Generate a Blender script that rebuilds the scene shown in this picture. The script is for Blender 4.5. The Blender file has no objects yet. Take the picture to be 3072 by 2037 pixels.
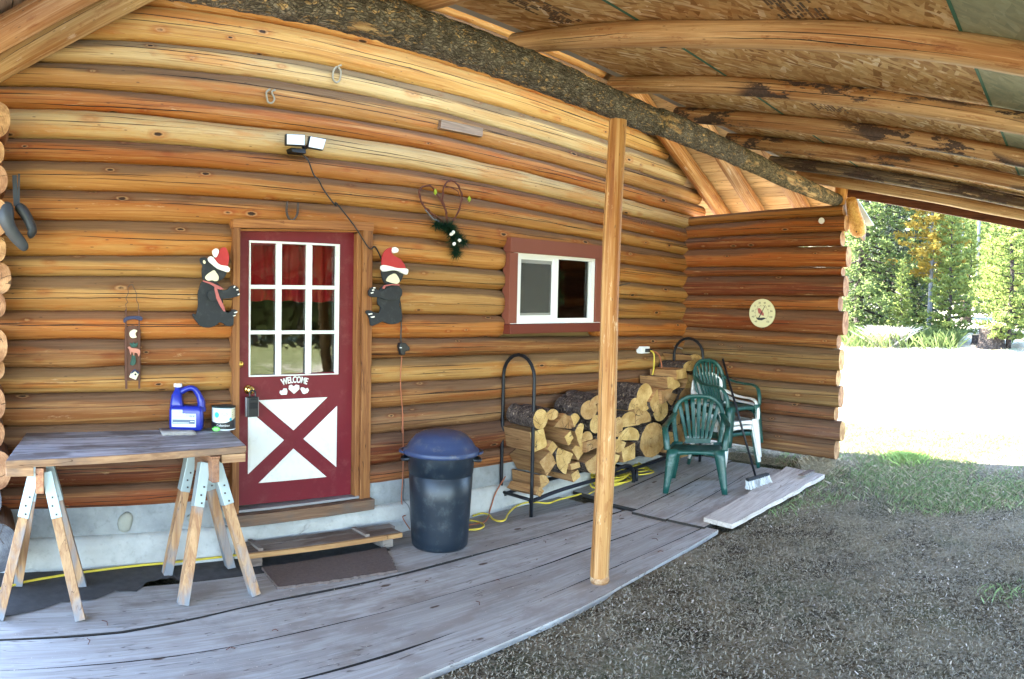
import bpy, bmesh, math, random
from mathutils import Vector, Matrix, noise
from math import radians, sin, cos, pi, hypot
random.seed(7)
S = bpy.context.scene
COL = S.collection

# ------------------------------------------------------------------ camera
# The photograph is a phone panorama: verticals stay straight, level lines bow.
# A central cylindrical lens of the same angle shows the same place.
EYE = Vector((0.0, -4.7915, 1.78))
TX, TY = -0.04019, 0.00708
HEAD = (1536.0 + 49.83) / 2100.0
def tilt(v):
    x, y, z = v
    y, z = cos(TX) * y - sin(TX) * z, sin(TX) * y + cos(TX) * z
    x, z = cos(TY) * x + sin(TY) * z, -sin(TY) * x + cos(TY) * z
    return Vector((x, y, z))
cam_d = bpy.data.cameras.new('camera')
cam = bpy.data.objects.new('camera', cam_d)
COL.objects.link(cam)
fw, rt, up = tilt((sin(HEAD), cos(HEAD), 0)), tilt((cos(HEAD), -sin(HEAD), 0)), tilt((0, 0, 1))
cam.matrix_world = Matrix(((rt.x, up.x, -fw.x, EYE.x), (rt.y, up.y, -fw.y, EYE.y), (rt.z, up.z, -fw.z, EYE.z), (0, 0, 0, 1)))
cam_d.type = 'PANO'
cam_d.panorama_type = 'CENTRAL_CYLINDRICAL'
HF = 3072.0 / 2100.0 / 2
VF = 2037.0 / 2100.0 / 2
cam_d.central_cylindrical_range_u_min = -HF
cam_d.central_cylindrical_range_u_max = HF
cam_d.central_cylindrical_range_v_min = -VF
cam_d.central_cylindrical_range_v_max = VF
cam_d.central_cylindrical_radius = 1.0
cam_d.clip_start = 0.05
cam_d.clip_end = 2000
S.camera = cam

# ------------------------------------------------------------------ world, sun, exposure
SUN = Vector((0.07, 0.74, 0.69)).normalized()
W = bpy.data.worlds.new('World')
S.world = W
W.use_nodes = True
wn = W.node_tree
sky = wn.nodes.new('ShaderNodeTexSky')
sky.sky_type = 'NISHITA'
sky.sun_disc = False
sky.sun_elevation = math.asin(SUN.z)
sky.sun_rotation = math.atan2(SUN.x, SUN.y)
sky.altitude = 1500
wn.links.new(sky.outputs[0], wn.nodes['Background'].inputs[0])
wn.nodes['Background'].inputs[1].default_value = 0.15
sd = bpy.data.lights.new('sun', 'SUN')
sd.energy = 5.0
sd.angle = radians(0.5)
sd.color = (1.0, 0.95, 0.88)
so = bpy.data.objects.new('sun', sd)
COL.objects.link(so)
so.rotation_euler = SUN.to_track_quat('Z', 'Y').to_euler()
S.view_settings.view_transform = 'Standard'
S.view_settings.look = 'None'
S.view_settings.exposure = 4.3
S.view_settings.gamma = 1.0
S.render.engine = 'CYCLES'
S.cycles.use_denoising = True
S.cycles.max_bounces = 7
S.cycles.diffuse_bounces = 3
S.cycles.glossy_bounces = 3
S.cycles.transmission_bounces = 4
S.cycles.transparent_max_bounces = 8
S.cycles.sample_clamp_indirect = 6.0

# ------------------------------------------------------------------ node helpers
class NT:
    def __init__(s, name, rough=0.7, spec=0.3, metal=0.0):
        s.m = bpy.data.materials.new(name)
        s.m.use_nodes = True
        s.t = s.m.node_tree
        s.b = s.t.nodes['Principled BSDF']
        s.b.inputs['Roughness'].default_value = rough
        s.b.inputs['Specular IOR Level'].default_value = spec
        s.b.inputs['Metallic'].default_value = metal
        s.tc = s.t.nodes.new('ShaderNodeTexCoord')
    def put(s, sock, v):
        if hasattr(v, 'is_output'): s.t.links.new(v, sock)
        elif isinstance(v, (tuple, list)) and len(v) == 3 and sock.type == 'RGBA': sock.default_value = (*v, 1)
        elif sock.type == 'RGBA' and isinstance(v, (int, float)): sock.default_value = (v, v, v, 1)
        else: sock.default_value = v
    def math(s, op, a, b=0.0, clamp=False):
        n = s.t.nodes.new('ShaderNodeMath'); n.operation = op; n.use_clamp = clamp
        s.put(n.inputs[0], a); s.put(n.inputs[1], b)
        return n.outputs[0]
    def vmul(s, v, k):
        n = s.t.nodes.new('ShaderNodeVectorMath'); n.operation = 'MULTIPLY'
        s.put(n.inputs[0], v); s.put(n.inputs[1], k)
        return n.outputs[0]
    def vadd(s, a, b):
        n = s.t.nodes.new('ShaderNodeVectorMath'); n.operation = 'ADD'
        s.put(n.inputs[0], a); s.put(n.inputs[1], b)
        return n.outputs[0]
    def obj(s, randomise=True):
        v = s.tc.outputs['Object']
        if randomise:
            oi = s.t.nodes.new('ShaderNodeObjectInfo')
            c = s.t.nodes.new('ShaderNodeCombineXYZ')
            for i, k in enumerate((37.0, 53.0, 71.0)): s.put(c.inputs[i], s.math('MULTIPLY', oi.outputs['Random'], k))
            v = s.vadd(v, c.outputs[0])
        return v
    def ocol(s):
        return s.t.nodes.new('ShaderNodeObjectInfo').outputs['Color']
    def rand(s):
        return s.t.nodes.new('ShaderNodeObjectInfo').outputs['Random']
    def attr(s, name):
        n = s.t.nodes.new('ShaderNodeAttribute'); n.attribute_name = name
        return n
    def noise(s, v, scale=1.0, detail=4, rough=0.55, dist=0.0):
        n = s.t.nodes.new('ShaderNodeTexNoise')
        s.put(n.inputs['Vector'], v); n.inputs['Scale'].default_value = scale
        n.inputs['Detail'].default_value = detail; n.inputs['Roughness'].default_value = rough
        n.inputs['Distortion'].default_value = dist
        return n.outputs[0]
    def noisec(s, v, scale=1.0, detail=2):
        n = s.t.nodes.new('ShaderNodeTexNoise')
        s.put(n.inputs['Vector'], v); n.inputs['Scale'].default_value = scale; n.inputs['Detail'].default_value = detail
        return n.outputs[1]
    def voro(s, v, scale=1.0, feat='F1', rnd=1.0):
        n = s.t.nodes.new('ShaderNodeTexVoronoi'); n.feature = feat
        s.put(n.inputs['Vector'], v); n.inputs['Scale'].default_value = scale
        n.inputs['Randomness'].default_value = rnd
        return n
    def ramp(s, f, stops, mode='LINEAR'):
        n = s.t.nodes.new('ShaderNodeValToRGB'); n.color_ramp.interpolation = mode
        e = n.color_ramp.elements
        while len(e) < len(stops): e.new(0.5)
        for i, (p, c) in enumerate(stops):
            e[i].position = p
            e[i].color = (c, c, c, 1) if isinstance(c, (int, float)) else (*c, 1)
        s.put(n.inputs[0], f)
        return n.outputs[0]
    def mix(s, f, a, b, mode='MIX'):
        n = s.t.nodes.new('ShaderNodeMix'); n.data_type = 'RGBA'; n.blend_type = mode
        s.put(n.inputs[0], f); s.put(n.inputs[6], a); s.put(n.inputs[7], b)
        return n.outputs[2]
    def step(s, v, a, b):
        n = s.t.nodes.new('ShaderNodeMapRange'); n.interpolation_type = 'SMOOTHSTEP'
        s.put(n.inputs[0], v); n.inputs[1].default_value = a; n.inputs[2].default_value = b
        return n.outputs[0]
    def hsv(s, c, h=0.5, sat=1.0, val=1.0):
        n = s.t.nodes.new('ShaderNodeHueSaturation')
        s.put(n.inputs['Hue'], h); s.put(n.inputs['Saturation'], sat); s.put(n.inputs['Value'], val); s.put(n.inputs['Color'], c)
        return n.outputs[0]
    def base(s, c): s.put(s.b.inputs['Base Color'], c); return s
    def rough(s, c): s.put(s.b.inputs['Roughness'], c); return s
    def bump(s, h, strength=0.3, dist=0.01):
        n = s.t.nodes.new('ShaderNodeBump')
        n.inputs['Strength'].default_value = strength; n.inputs['Distance'].default_value = dist
        s.put(n.inputs['Height'], h)
        s.t.links.new(n.outputs[0], s.b.inputs['Normal'])
        return s

def plain(name, c, rough=0.6, spec=0.3, metal=0.0, var=0.18, scale=6.0, bump=0.0, dirt=None):
    n = NT(name, rough, spec, metal)
    v = n.obj()
    f = n.noise(v, scale, 5, 0.6)
    col = n.hsv(c, val=n.math('ADD', n.math('MULTIPLY', f, var * 2), 1 - var))
    if dirt:
        col = n.mix(n.math('MULTIPLY', n.step(n.noise(v, scale * 2.3, 6, 0.7), 0.5, 0.72), dirt[1]), col, dirt[0])
    n.base(col)
    if bump: n.bump(n.noise(v, scale * 8, 4), bump, 0.004)
    return n.m

# ---- peeled, oiled logs: tint comes from each log's own object colour
def checks(n, v, fz, count=3, width=0.0026, amp=0.030):
    """long drying checks: thin dark lines that wander along the length at a height of their own"""
    sp = n.t.nodes.new('ShaderNodeSeparateXYZ'); n.put(sp.inputs[0], n.tc.outputs['Object'])
    r = n.rand(); out = None
    for k in range(count):
        c = n.math('MULTIPLY', n.math('SUBTRACT', n.math('FRACT', n.math('MULTIPLY', r, 17.3 + 29.7 * k)), 0.6), fz)
        cm = n.t.nodes.new('ShaderNodeCombineXYZ')
        n.put(cm.inputs[0], n.math('MULTIPLY', sp.outputs[0], 0.55)); n.put(cm.inputs[1], n.math('MULTIPLY', r, 90.0 + 31 * k))
        w = n.math('MULTIPLY', n.math('SUBTRACT', n.noise(cm.outputs[0], 1.0, 4, 0.6), 0.5), amp * 2)
        d = n.math('ABSOLUTE', n.math('SUBTRACT', sp.outputs[2], n.math('ADD', c, w)))
        gm = n.noise(n.vadd(cm.outputs[0], (7.0 + k, 3, 0)), 1.6, 2)
        wd = n.math('MULTIPLY', n.step(gm, 0.44, 0.62), width)
        m = n.math('LESS_THAN', d, wd)
        out = m if out is None else n.math('MAXIMUM', out, m)
    return out
def make_log_mat(name, shade_stain=1.0, knots=1.0, dull=(0.075, 0.043, 0.026)):
    n = NT(name, 0.6, 0.25)
    v = n.obj()
    warp = n.vadd(v, n.vmul(n.noisec(n.vmul(v, (0.8, 3, 3)), 1.0, 2), (0.0, 0.05, 0.05)))
    broad = n.noise(n.vmul(warp, (0.32, 9, 9)), 1.0, 4, 0.55)
    streak = n.noise(n.vmul(warp, (0.7, 46, 46)), 1.0, 6, 0.7)
    fine = n.noise(n.vmul(warp, (2.2, 210, 210)), 1.0, 3, 0.6)
    patch = n.noise(n.vmul(v, (0.9, 7, 7)), 1.0, 6, 0.68)
    worn = n.noise(n.vmul(v, (3.5, 26, 26)), 1.0, 6, 0.75)
    tint = n.ocol()
    dark = n.mix(1.0, tint, (0.80, 0.62, 0.44), 'MULTIPLY')
    pale = n.mix(0.38, tint, (0.68, 0.42, 0.16))
    col = n.mix(n.step(broad, 0.36, 0.62), dark, tint)
    col = n.mix(n.math('MULTIPLY', n.step(streak, 0.47, 0.70), 0.75), col, pale)
    red = n.mix(1.0, tint, (0.92, 0.56, 0.30), 'MULTIPLY')
    col = n.mix(n.math('MULTIPLY', n.step(patch, 0.52, 0.64), 0.65), col, red)
    col = n.mix(n.math('MULTIPLY', n.step(worn, 0.62, 0.68), 0.35), col, (0.66, 0.46, 0.26))
    col = n.mix(n.math('MULTIPLY', n.step(fine, 0.42, 0.7), 0.22), col, n.mix(1.0, col, (0.55, 0.42, 0.3), 'MULTIPLY'))
    lines = n.noise(n.vmul(warp, (0.30, 105, 105)), 1.0, 2, 0.4)
    col = n.mix(n.math('MULTIPLY', n.step(lines, 0.62, 0.67), 0.5), col, n.mix(1.0, col, (0.45, 0.28, 0.18), 'MULTIPLY'))
    col = n.mix(n.math('MULTIPLY', n.step(n.noise(n.vmul(v, (14, 60, 60)), 1.0, 5, 0.8), 0.62, 0.72), 0.5), col, n.mix(1.0, col, (0.35, 0.25, 0.2), 'MULTIPLY'))
    # shade of the upper side painted in as a dusty weathered band, ragged edge
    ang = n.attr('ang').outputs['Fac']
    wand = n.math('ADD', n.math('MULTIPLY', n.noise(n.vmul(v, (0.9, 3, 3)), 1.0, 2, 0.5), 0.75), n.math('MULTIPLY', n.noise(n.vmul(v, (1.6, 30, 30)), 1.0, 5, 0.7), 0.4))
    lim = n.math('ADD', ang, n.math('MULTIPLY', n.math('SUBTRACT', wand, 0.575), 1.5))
    grey = n.math('MULTIPLY', n.step(lim, 0.12, 0.46), shade_stain)
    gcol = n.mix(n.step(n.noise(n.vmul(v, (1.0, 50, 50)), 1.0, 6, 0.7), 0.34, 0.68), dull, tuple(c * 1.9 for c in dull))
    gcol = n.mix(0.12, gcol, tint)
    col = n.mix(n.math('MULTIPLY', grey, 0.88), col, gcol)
    crack = checks(n, v, 0.10)
    # knots with a drawn-out halo
    vk = n.voro(n.vmul(v, (4.2, 10.5, 10.5)), 1.0)
    d = vk.outputs['Distance']
    sk = n.t.nodes.new('ShaderNodeSeparateColor'); n.put(sk.inputs[0], vk.outputs['Color'])
    gate = n.math('MULTIPLY', n.math('LESS_THAN', sk.outputs[0], 0.34), knots)
    dn = n.math('ADD', d, n.math('MULTIPLY', n.math('SUBTRACT', n.noise(v, 60, 2), 0.5), 0.07))
    dn = n.math('DIVIDE', dn, n.math('ADD', 0.6, n.math('MULTIPLY', sk.outputs[1], 0.7)))
    kn = n.math('MULTIPLY', n.math('SUBTRACT', 1.0, n.step(dn, 0.085, 0.14)), gate)
    ring = n.math('MULTIPLY', n.math('SUBTRACT', 1.0, n.step(dn, 0.13, 0.20)), gate)
    halo = n.math('MULTIPLY', n.math('MULTIPLY', n.math('SUBTRACT', 1.0, n.step(dn, 0.12, 0.42)), 0.7), gate)
    col = n.mix(halo, col, n.mix(1.0, col, (0.74, 0.42, 0.24), 'MULTIPLY'))
    col = n.mix(n.math('MULTIPLY', ring, 0.4), col, (0.60, 0.36, 0.16))
    col = n.mix(kn, col, (0.045, 0.020, 0.010))
    # little nicks and nail stains
    nk = n.voro(n.vmul(v, (5.5, 22, 22)), 1.0).outputs['Distance']
    col = n.mix(n.math('MULTIPLY', n.math('SUBTRACT', 1.0, n.step(nk, 0.05, 0.09)), 0.75), col, (0.07, 0.035, 0.02))
    col = n.mix(crack, col, (0.015, 0.009, 0.006))
    n.base(col)
    n.rough(n.math('ADD', 0.58, n.math('MULTIPLY', grey, 0.3)))
    h = n.math('ADD', n.math('MULTIPLY', streak, 0.7), n.math('MULTIPLY', patch, 1.2))
    h = n.math('SUBTRACT', n.math('SUBTRACT', h, n.math('MULTIPLY', crack, 2.0)), n.math('MULTIPLY', kn, 0.5))
    n.bump(h, 1.0, 0.010)
    return n.m

def make_bark(name, lo, mid, hi, scale=1.0, peel=0.0):
    n = NT(name, 0.85, 0.15)
    v = n.obj()
    vw = n.vadd(n.vmul(v, (1.0, 1.9, 1.9)), n.vmul(n.noisec(v, 9), (0.10, 0.10, 0.10)))
    c = n.voro(vw, 34 * scale)
    e = n.voro(vw, 30 * scale, 'DISTANCE_TO_EDGE').outputs[0]
    f = n.noise(v, 14, 6, 0.7)
    sep = n.t.nodes.new('ShaderNodeSeparateColor'); n.put(sep.inputs[0], c.outputs['Color'])
    col = n.ramp(sep.outputs[0], [(0.0, lo), (0.5, mid), (0.82, mid), (0.93, hi), (1.0, tuple(min(1, x * 1.5) for x in hi))])
    col = n.mix(n.step(f, 0.35, 0.7), n.mix(1.0, col, (0.45, 0.42, 0.4), 'MULTIPLY'), col)
    col = n.mix(n.math('SUBTRACT', 1.0, n.step(e, 0.0, 0.10)), col, tuple(x * 0.5 for x in lo))
    h = n.math('ADD', n.math('MULTIPLY', n.step(e, 0.0, 0.25), 0.8), n.math('MULTIPLY', f, 0.6))
    if peel:
        pm = n.math('MULTIPLY', n.step(n.noise(n.vmul(v, (1.6, 6, 6)), 1.0, 7, 0.7), 0.64 - peel * 0.2, 0.68 - peel * 0.2), 0.85)
        g = n.noise(n.vmul(v, (3, 50, 50)), 1.0, 4)
        col = n.mix(pm, col, n.mix(n.step(g, 0.4, 0.65), (0.32, 0.18, 0.08), (0.54, 0.36, 0.18)))
        h = n.mix(pm, h, 0.25)
    n.base(col)
    n.bump(h, 0.9, 0.012)
    return n.m

# ---- rafter poles: peeled pale wood with bark remnants
def make_pole_mat(name, bark=0.5, shade_stain=0.35):
    n = NT(name, 0.6, 0.3)
    v = n.obj()
    broad = n.noise(n.vmul(v, (0.5, 9, 9)), 1.0, 5, 0.6)
    streak = n.noise(n.vmul(v, (1.0, 60, 60)), 1.0, 6, 0.7)
    worn = n.noise(n.vmul(v, (4, 16, 16)), 1.0, 7, 0.75)
    tint = n.ocol()
    col = n.mix(n.step(broad, 0.36, 0.62), n.mix(1.0, tint, (0.66, 0.46, 0.30), 'MULTIPLY'), tint)
    col = n.mix(n.math('MULTIPLY', n.step(streak, 0.50, 0.64), 0.7), col, n.mix(0.5, col, (0.80, 0.56, 0.30)))
    col = n.mix(n.math('MULTIPLY', n.step(streak, 0.50, 0.34), 0.6), col, n.mix(1.0, col, (0.55, 0.42, 0.30), 'MULTIPLY'))
    col = n.mix(n.math('MULTIPLY', n.step(worn, 0.56, 0.62), 0.55), col, n.mix(1.0, col, (0.60, 0.38, 0.26), 'MULTIPLY'))
    col = n.mix(n.math('MULTIPLY', n.step(worn, 0.40, 0.34), 0.45), col, (0.80, 0.60, 0.40))
    bm = None
    if bark:
        bm = n.math('MULTIPLY', n.step(n.noise(n.vmul(v, (2.6, 8, 8)), 1.0, 8, 0.75), 0.62 - bark * 0.2, 0.63 - bark * 0.2), n.step(n.noise(n.vmul(v, (0.7, 2, 2)), 1.0, 1), 0.42, 0.48))
        col = n.mix(bm, col, n.mix(n.noise(v, 60, 3), (0.022, 0.015, 0.013), (0.12, 0.075, 0.06)))
    crack = checks(n, v, 0.07, 2, 0.0020, 0.03)
    vk = n.voro(n.vmul(v, (2.6, 6, 6)), 1.0).outputs['Distance']
    kn = n.math('SUBTRACT', 1.0, n.step(vk, 0.05, 0.085))
    nk = n.voro(n.vmul(v, (9, 30, 30)), 1.0).outputs['Distance']
    col = n.mix(n.math('MULTIPLY', n.math('SUBTRACT', 1.0, n.step(nk, 0.06, 0.12)), 0.6), col, (0.09, 0.05, 0.03))
    col = n.mix(kn, col, (0.06, 0.03, 0.018))
    col = n.mix(crack, col, (0.02, 0.012, 0.008))
    n.base(col)
    h = n.math('ADD', n.math('MULTIPLY', streak, 0.5), n.math('MULTIPLY', worn, 0.4))
    if bark: h = n.math('ADD', h, n.math('MULTIPLY', bm, 0.9))
    h = n.math('SUBTRACT', h, n.math('MULTIPLY', crack, 1.5))
    n.bump(h, 0.8, 0.007)
    return n.m

# ---- sawn boards: grain along local x, per-board tint attribute 'tint' (0..1)
def make_board_mat(name, lo, hi, grey=None, knots=1.0, rough=0.7, scratch=0.0, axis=0, amount=0.5, bumpk=0.35, shade=(0.55, 0.42, 0.32)):
    n = NT(name, rough, 0.25)
    v = n.obj()
    tint = n.attr('tint').outputs['Fac']
    comb = n.t.nodes.new('ShaderNodeCombineXYZ')
    n.put(comb.inputs[0], n.math('MULTIPLY', tint, 19.0)); n.put(comb.inputs[2], n.math('MULTIPLY', tint, 31.0))
    v = n.vadd(v, comb.outputs[0])
    def st(k, w):
        return tuple(k if i == axis else w for i in range(3))
    grain = n.noise(n.vmul(v, st(1.1, 22)), 1.0, 6, 0.65, 1.2)
    fine = n.noise(n.vmul(v, st(4, 130)), 1.0, 4, 0.6)
    blot = n.noise(n.vmul(v, st(2.0, 5)), 1.0, 5, 0.6)
    col = n.mix(n.step(grain, 0.33, 0.68), lo, hi)
    col = n.hsv(col, val=n.math('ADD', 0.82, n.math('MULTIPLY', tint, 0.36)))
    col = n.mix(n.math('MULTIPLY', n.step(fine, 0.45, 0.7), 0.3), col, n.mix(1.0, col, shade, 'MULTIPLY'))
    if grey:
        col = n.mix(n.math('MULTIPLY', n.step(blot, 0.56 - amount * 0.25, 0.72 - amount * 0.25), 0.85), col, grey)
    vk = n.voro(n.vmul(v, st(1.7, 4.2)), 1.0).outputs['Distance']
    vk = n.math('ADD', vk, n.math('MULTIPLY', n.math('SUBTRACT', n.noise(v, 30, 2), 0.5), 0.06))
    kn = n.math('MULTIPLY', n.math('SUBTRACT', 1.0, n.step(vk, 0.05, 0.085)), knots)
    col = n.mix(kn, col, n.mix(1.0, col, (0.28, 0.2, 0.15), 'MULTIPLY'))
    cr = n.math('ABSOLUTE', n.math('SUBTRACT', n.noise(n.vmul(v, st(0.7, 10)), 1.0, 3, 0.5), 0.5))
    crack = n.math('MULTIPLY', n.math('SUBTRACT', 1.0, n.step(cr, 0.001, 0.005)), 0.8)
    col = n.mix(crack, col, n.mix(1.0, col, (0.3, 0.25, 0.22), 'MULTIPLY'))
    if scratch:
        spk = n.voro(v, 42).outputs['Distance']
        col = n.mix(n.math('MULTIPLY', n.math('SUBTRACT', 1.0, n.step(spk, 0.05, 0.10)), scratch), col, (0.65, 0.62, 0.58))
        dk = n.noise(v, 2.3, 6, 0.7)
        col = n.mix(n.math('MULTIPLY', n.step(dk, 0.52, 0.75), 0.5), col, n.mix(1.0, col, (0.5, 0.46, 0.42), 'MULTIPLY'))
    n.base(col)
    n.bump(n.math('SUBTRACT', n.math('ADD', n.math('MULTIPLY', grain, 0.6), n.math('MULTIPLY', fine, 0.4)), crack), bumpk, 0.005)
    return n.m

def make_osb(name, green=0.0):
    n = NT(name, 0.75, 0.25)
    v = n.tc.outputs['Object']
    w = n.vmul(n.noisec(v, 3.0), (0.07, 0.07, 0))
    col = None
    h = None
    for i, (rot, sx, sy, off) in enumerate(((0.35, 7, 33, 0.0), (-0.35, 6, 28, 7.0), (0.9, 10, 36, 13.0))):
        mp = n.t.nodes.new('ShaderNodeMapping')
        mp.inputs['Rotation'].default_value = (0, 0, rot); mp.inputs['Location'].default_value = (off, off * 1.3, 0)
        n.put(mp.inputs['Vector'], n.vadd(v, w))
        vv = n.vmul(mp.outputs[0], (sx, sy, 1))
        vo = n.voro(vv, 1.0)
        sep = n.t.nodes.new('ShaderNodeSeparateColor'); n.put(sep.inputs[0], vo.outputs['Color'])
        c = n.ramp(sep.outputs[0], [(0.0, (0.25, 0.12, 0.04)), (0.2, (0.38, 0.20, 0.075)), (0.55, (0.50, 0.31, 0.13)), (0.85, (0.58, 0.39, 0.19)), (1.0, (0.70, 0.56, 0.38))])
        if col is None: col, h = c, sep.outputs[1]
        else:
            m = n.step(sep.outputs[2], 0.45, 0.5)
            col = n.mix(m, col, c); h = n.mix(m, h, sep.outputs[1])
    col = n.mix(n.math('MULTIPLY', n.step(n.noise(v, 2.2, 5, 0.65), 0.45, 0.62), 0.5), col, n.mix(1.0, col, (0.78, 0.60, 0.42), 'MULTIPLY'))
    g = n.noise(n.vmul(v, (30, 30, 30)), 1.0, 3)
    col = n.hsv(col, val=n.math('ADD', 0.75, n.math('MULTIPLY', g, 0.5)))
    if green: col = n.mix(green, col, n.mix(n.noise(v, 12, 4), (0.16, 0.22, 0.16), (0.30, 0.36, 0.27)))
    n.base(col)
    n.bump(h, 0.35, 0.003)
    return n.m
def L(r, g, b): # sRGB 0-255 -> linear
    return tuple(((c / 255 + 0.055) / 1.055) ** 2.4 if c > 10 else c / 3294.0 for c in (r, g, b))

M = {}
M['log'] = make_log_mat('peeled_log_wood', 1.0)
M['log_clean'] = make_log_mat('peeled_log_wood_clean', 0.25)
M['log_end'] = None
def make_end(name, lo, hi, ring=75):
    n = NT(name, 0.7, 0.2)
    v = n.obj(False)
    w = n.vadd(v, n.vmul(n.noisec(v, 6), (0.02, 0.02, 0.02)))
    ln = n.t.nodes.new('ShaderNodeVectorMath'); ln.operation = 'LENGTH'; n.put(ln.inputs[0], n.vmul(w, (0, 1, 1)))
    r = n.math('SINE', n.math('MULTIPLY', ln.outputs['Value'], ring * 6.28))
    f = n.noise(n.obj(), 9, 5, 0.65)
    col = n.mix(n.step(f, 0.35, 0.7), lo, hi)
    col = n.mix(n.math('MULTIPLY', n.step(r, 0.2, 1.0), 0.25), col, n.mix(1.0, col, (0.6, 0.45, 0.3), 'MULTIPLY'))
    col = n.hsv(col, h=n.math('ADD', 0.490, n.math('MULTIPLY', n.rand(), 0.02)), val=n.math('ADD', 0.66, n.math('MULTIPLY', n.rand(), 0.5)))
    col = n.mix(n.math('MULTIPLY', n.step(n.noise(n.obj(), 28, 4, 0.7), 0.56, 0.70), 0.4), col, n.mix(1.0, col, (0.5, 0.4, 0.32), 'MULTIPLY'))
    ce = n.voro(n.vadd(n.obj(), n.vmul(n.noisec(v, 12), (0.03, 0.03, 0.03))), 9, 'DISTANCE_TO_EDGE').outputs[0]
    cg_ = n.math('MULTIPLY', n.math('SUBTRACT', 1.0, n.step(ce, 0.008, 0.022)), n.step(n.noise(n.obj(), 7, 2), 0.5, 0.56))
    col = n.mix(n.math('MULTIPLY', cg_, 0.85), col, (0.05, 0.028, 0.014))
    n.base(col); n.bump(n.math('SUBTRACT', n.noise(n.obj(), 70, 4), cg_), 0.6, 0.005)
    return n.m
M['log_end'] = make_end('log_end_grain', L(140, 98, 66), L(200, 155, 112))
M['log_end_old'] = make_end('old_log_end_grain', (0.10, 0.10, 0.11), (0.24, 0.24, 0.25))
M['fire_end'] = make_end('firewood_end_grain', (0.58, 0.36, 0.13), (0.80, 0.57, 0.27), 60)
M['bark_beam'] = make_bark('lodgepole_bark', (0.13, 0.108, 0.088), (0.29, 0.25, 0.205), (0.50, 0.33, 0.17), 1.25, 0.2)
M['bark_pale'] = make_bark('worn_bark', (0.12, 0.095, 0.06), (0.30, 0.24, 0.15), (0.50, 0.35, 0.17), 1.2, 0.50)
M['fire_bark'] = make_bark('firewood_bark', (0.07, 0.050, 0.045), (0.19, 0.145, 0.125), (0.30, 0.23, 0.17), 0.8)
M['pole'] = make_pole_mat('rafter_pole_wood', 0.55)
M['pole_plain'] = make_pole_mat('plain_pole_wood', 0.0)
M['osb'] = make_osb('oriented_strand_board')
M['osb_green'] = make_osb('green_edged_strand_board', 0.75)
M['deck'] = make_board_mat('weathered_deck_boards', (0.31, 0.285, 0.26), (0.43, 0.405, 0.375), (0.27, 0.23, 0.20), 1.0, 0.75, 0.6, amount=0.25, shade=(0.7, 0.66, 0.62))
M['loose'] = make_board_mat('pale_slab_board', (0.42, 0.36, 0.31), (0.60, 0.54, 0.48), None, 0.8, 0.75, 0.2, shade=(0.75, 0.68, 0.6))
M['ceil'] = make_board_mat('pine_soffit_boards', (0.50, 0.29, 0.12), (0.66, 0.44, 0.22), None, 1.0, 0.55, 0.0, axis=1)
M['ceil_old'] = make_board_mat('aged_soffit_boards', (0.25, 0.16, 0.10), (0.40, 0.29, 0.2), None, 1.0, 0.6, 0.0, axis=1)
M['trim'] = make_board_mat('stained_door_trim', (0.17, 0.060, 0.020), (0.32, 0.14, 0.048), None, 0.3, 0.5, axis=2)
M['trimh'] = make_board_mat('stained_door_head_trim', (0.20, 0.070, 0.022), (0.37, 0.16, 0.05), None, 0.3, 0.5, axis=0)
M['sill_wood'] = make_board_mat('worn_sill_wood', (0.13, 0.07, 0.04), (0.26, 0.15, 0.09), (0.12, 0.09, 0.07), 0.5, 0.75)
M['fascia'] = make_board_mat('brown_fascia', (0.10, 0.032, 0.014), (0.17, 0.06, 0.025), None, 0.4, 0.6, axis=1)
M['sawh'] = make_board_mat('sawhorse_lumber', (0.34, 0.17, 0.08), (0.55, 0.33, 0.16), (0.24, 0.22, 0.21), 1.2, 0.65, axis=2, amount=0.35)
def grey_feet(mat):
    t = mat.node_tree; b = t.nodes['Principled BSDF']; src = b.inputs['Base Color'].links[0].from_socket
    tc = t.nodes.new('ShaderNodeTexCoord'); sp = t.nodes.new('ShaderNodeSeparateXYZ'); t.links.new(tc.outputs['Object'], sp.inputs[0])
    nz = t.nodes.new('ShaderNodeTexNoise'); nz.inputs['Scale'].default_value = 1.0; mp = t.nodes.new('ShaderNodeMapping'); mp.inputs['Scale'].default_value = (14, 14, 5); t.links.new(tc.outputs['Object'], mp.inputs[0]); t.links.new(mp.outputs[0], nz.inputs['Vector'])
    a = t.nodes.new('ShaderNodeMath'); a.operation = 'MULTIPLY_ADD'; a.inputs[1].default_value = 0.7; t.links.new(nz.outputs[0], a.inputs[0]); t.links.new(sp.outputs[2], a.inputs[2])
    mr = t.nodes.new('ShaderNodeMapRange'); mr.inputs[1].default_value = 0.50; mr.inputs[2].default_value = 0.38; t.links.new(a.outputs[0], mr.inputs[0])
    mx = t.nodes.new('ShaderNodeMix'); mx.data_type = 'RGBA'; t.links.new(mr.outputs[0], mx.inputs[0]); t.links.new(src, mx.inputs[6]); mx.inputs[7].default_value = (0.20, 0.205, 0.215, 1); t.links.new(mx.outputs[2], b.inputs['Base Color'])
grey_feet(M['sawh'])
M['sawb'] = make_board_mat('sawhorse_beam_lumber', (0.30, 0.13, 0.07), (0.48, 0.25, 0.13), (0.2, 0.12, 0.09), 1.2, 0.65, axis=1, amount=0.4)
M['tabletop'] = make_board_mat('worn_grey_tabletop', (0.19, 0.18, 0.19), (0.46, 0.45, 0.47), (0.12, 0.10, 0.09), 0.6, 0.6, 0.3, amount=0.4, shade=(0.6, 0.55, 0.55))
M['tableedge'] = make_board_mat('table_edge_wood', (0.28, 0.15, 0.08), (0.50, 0.30, 0.16), (0.2, 0.13, 0.09), 1.4, 0.6, amount=0.3)
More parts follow.
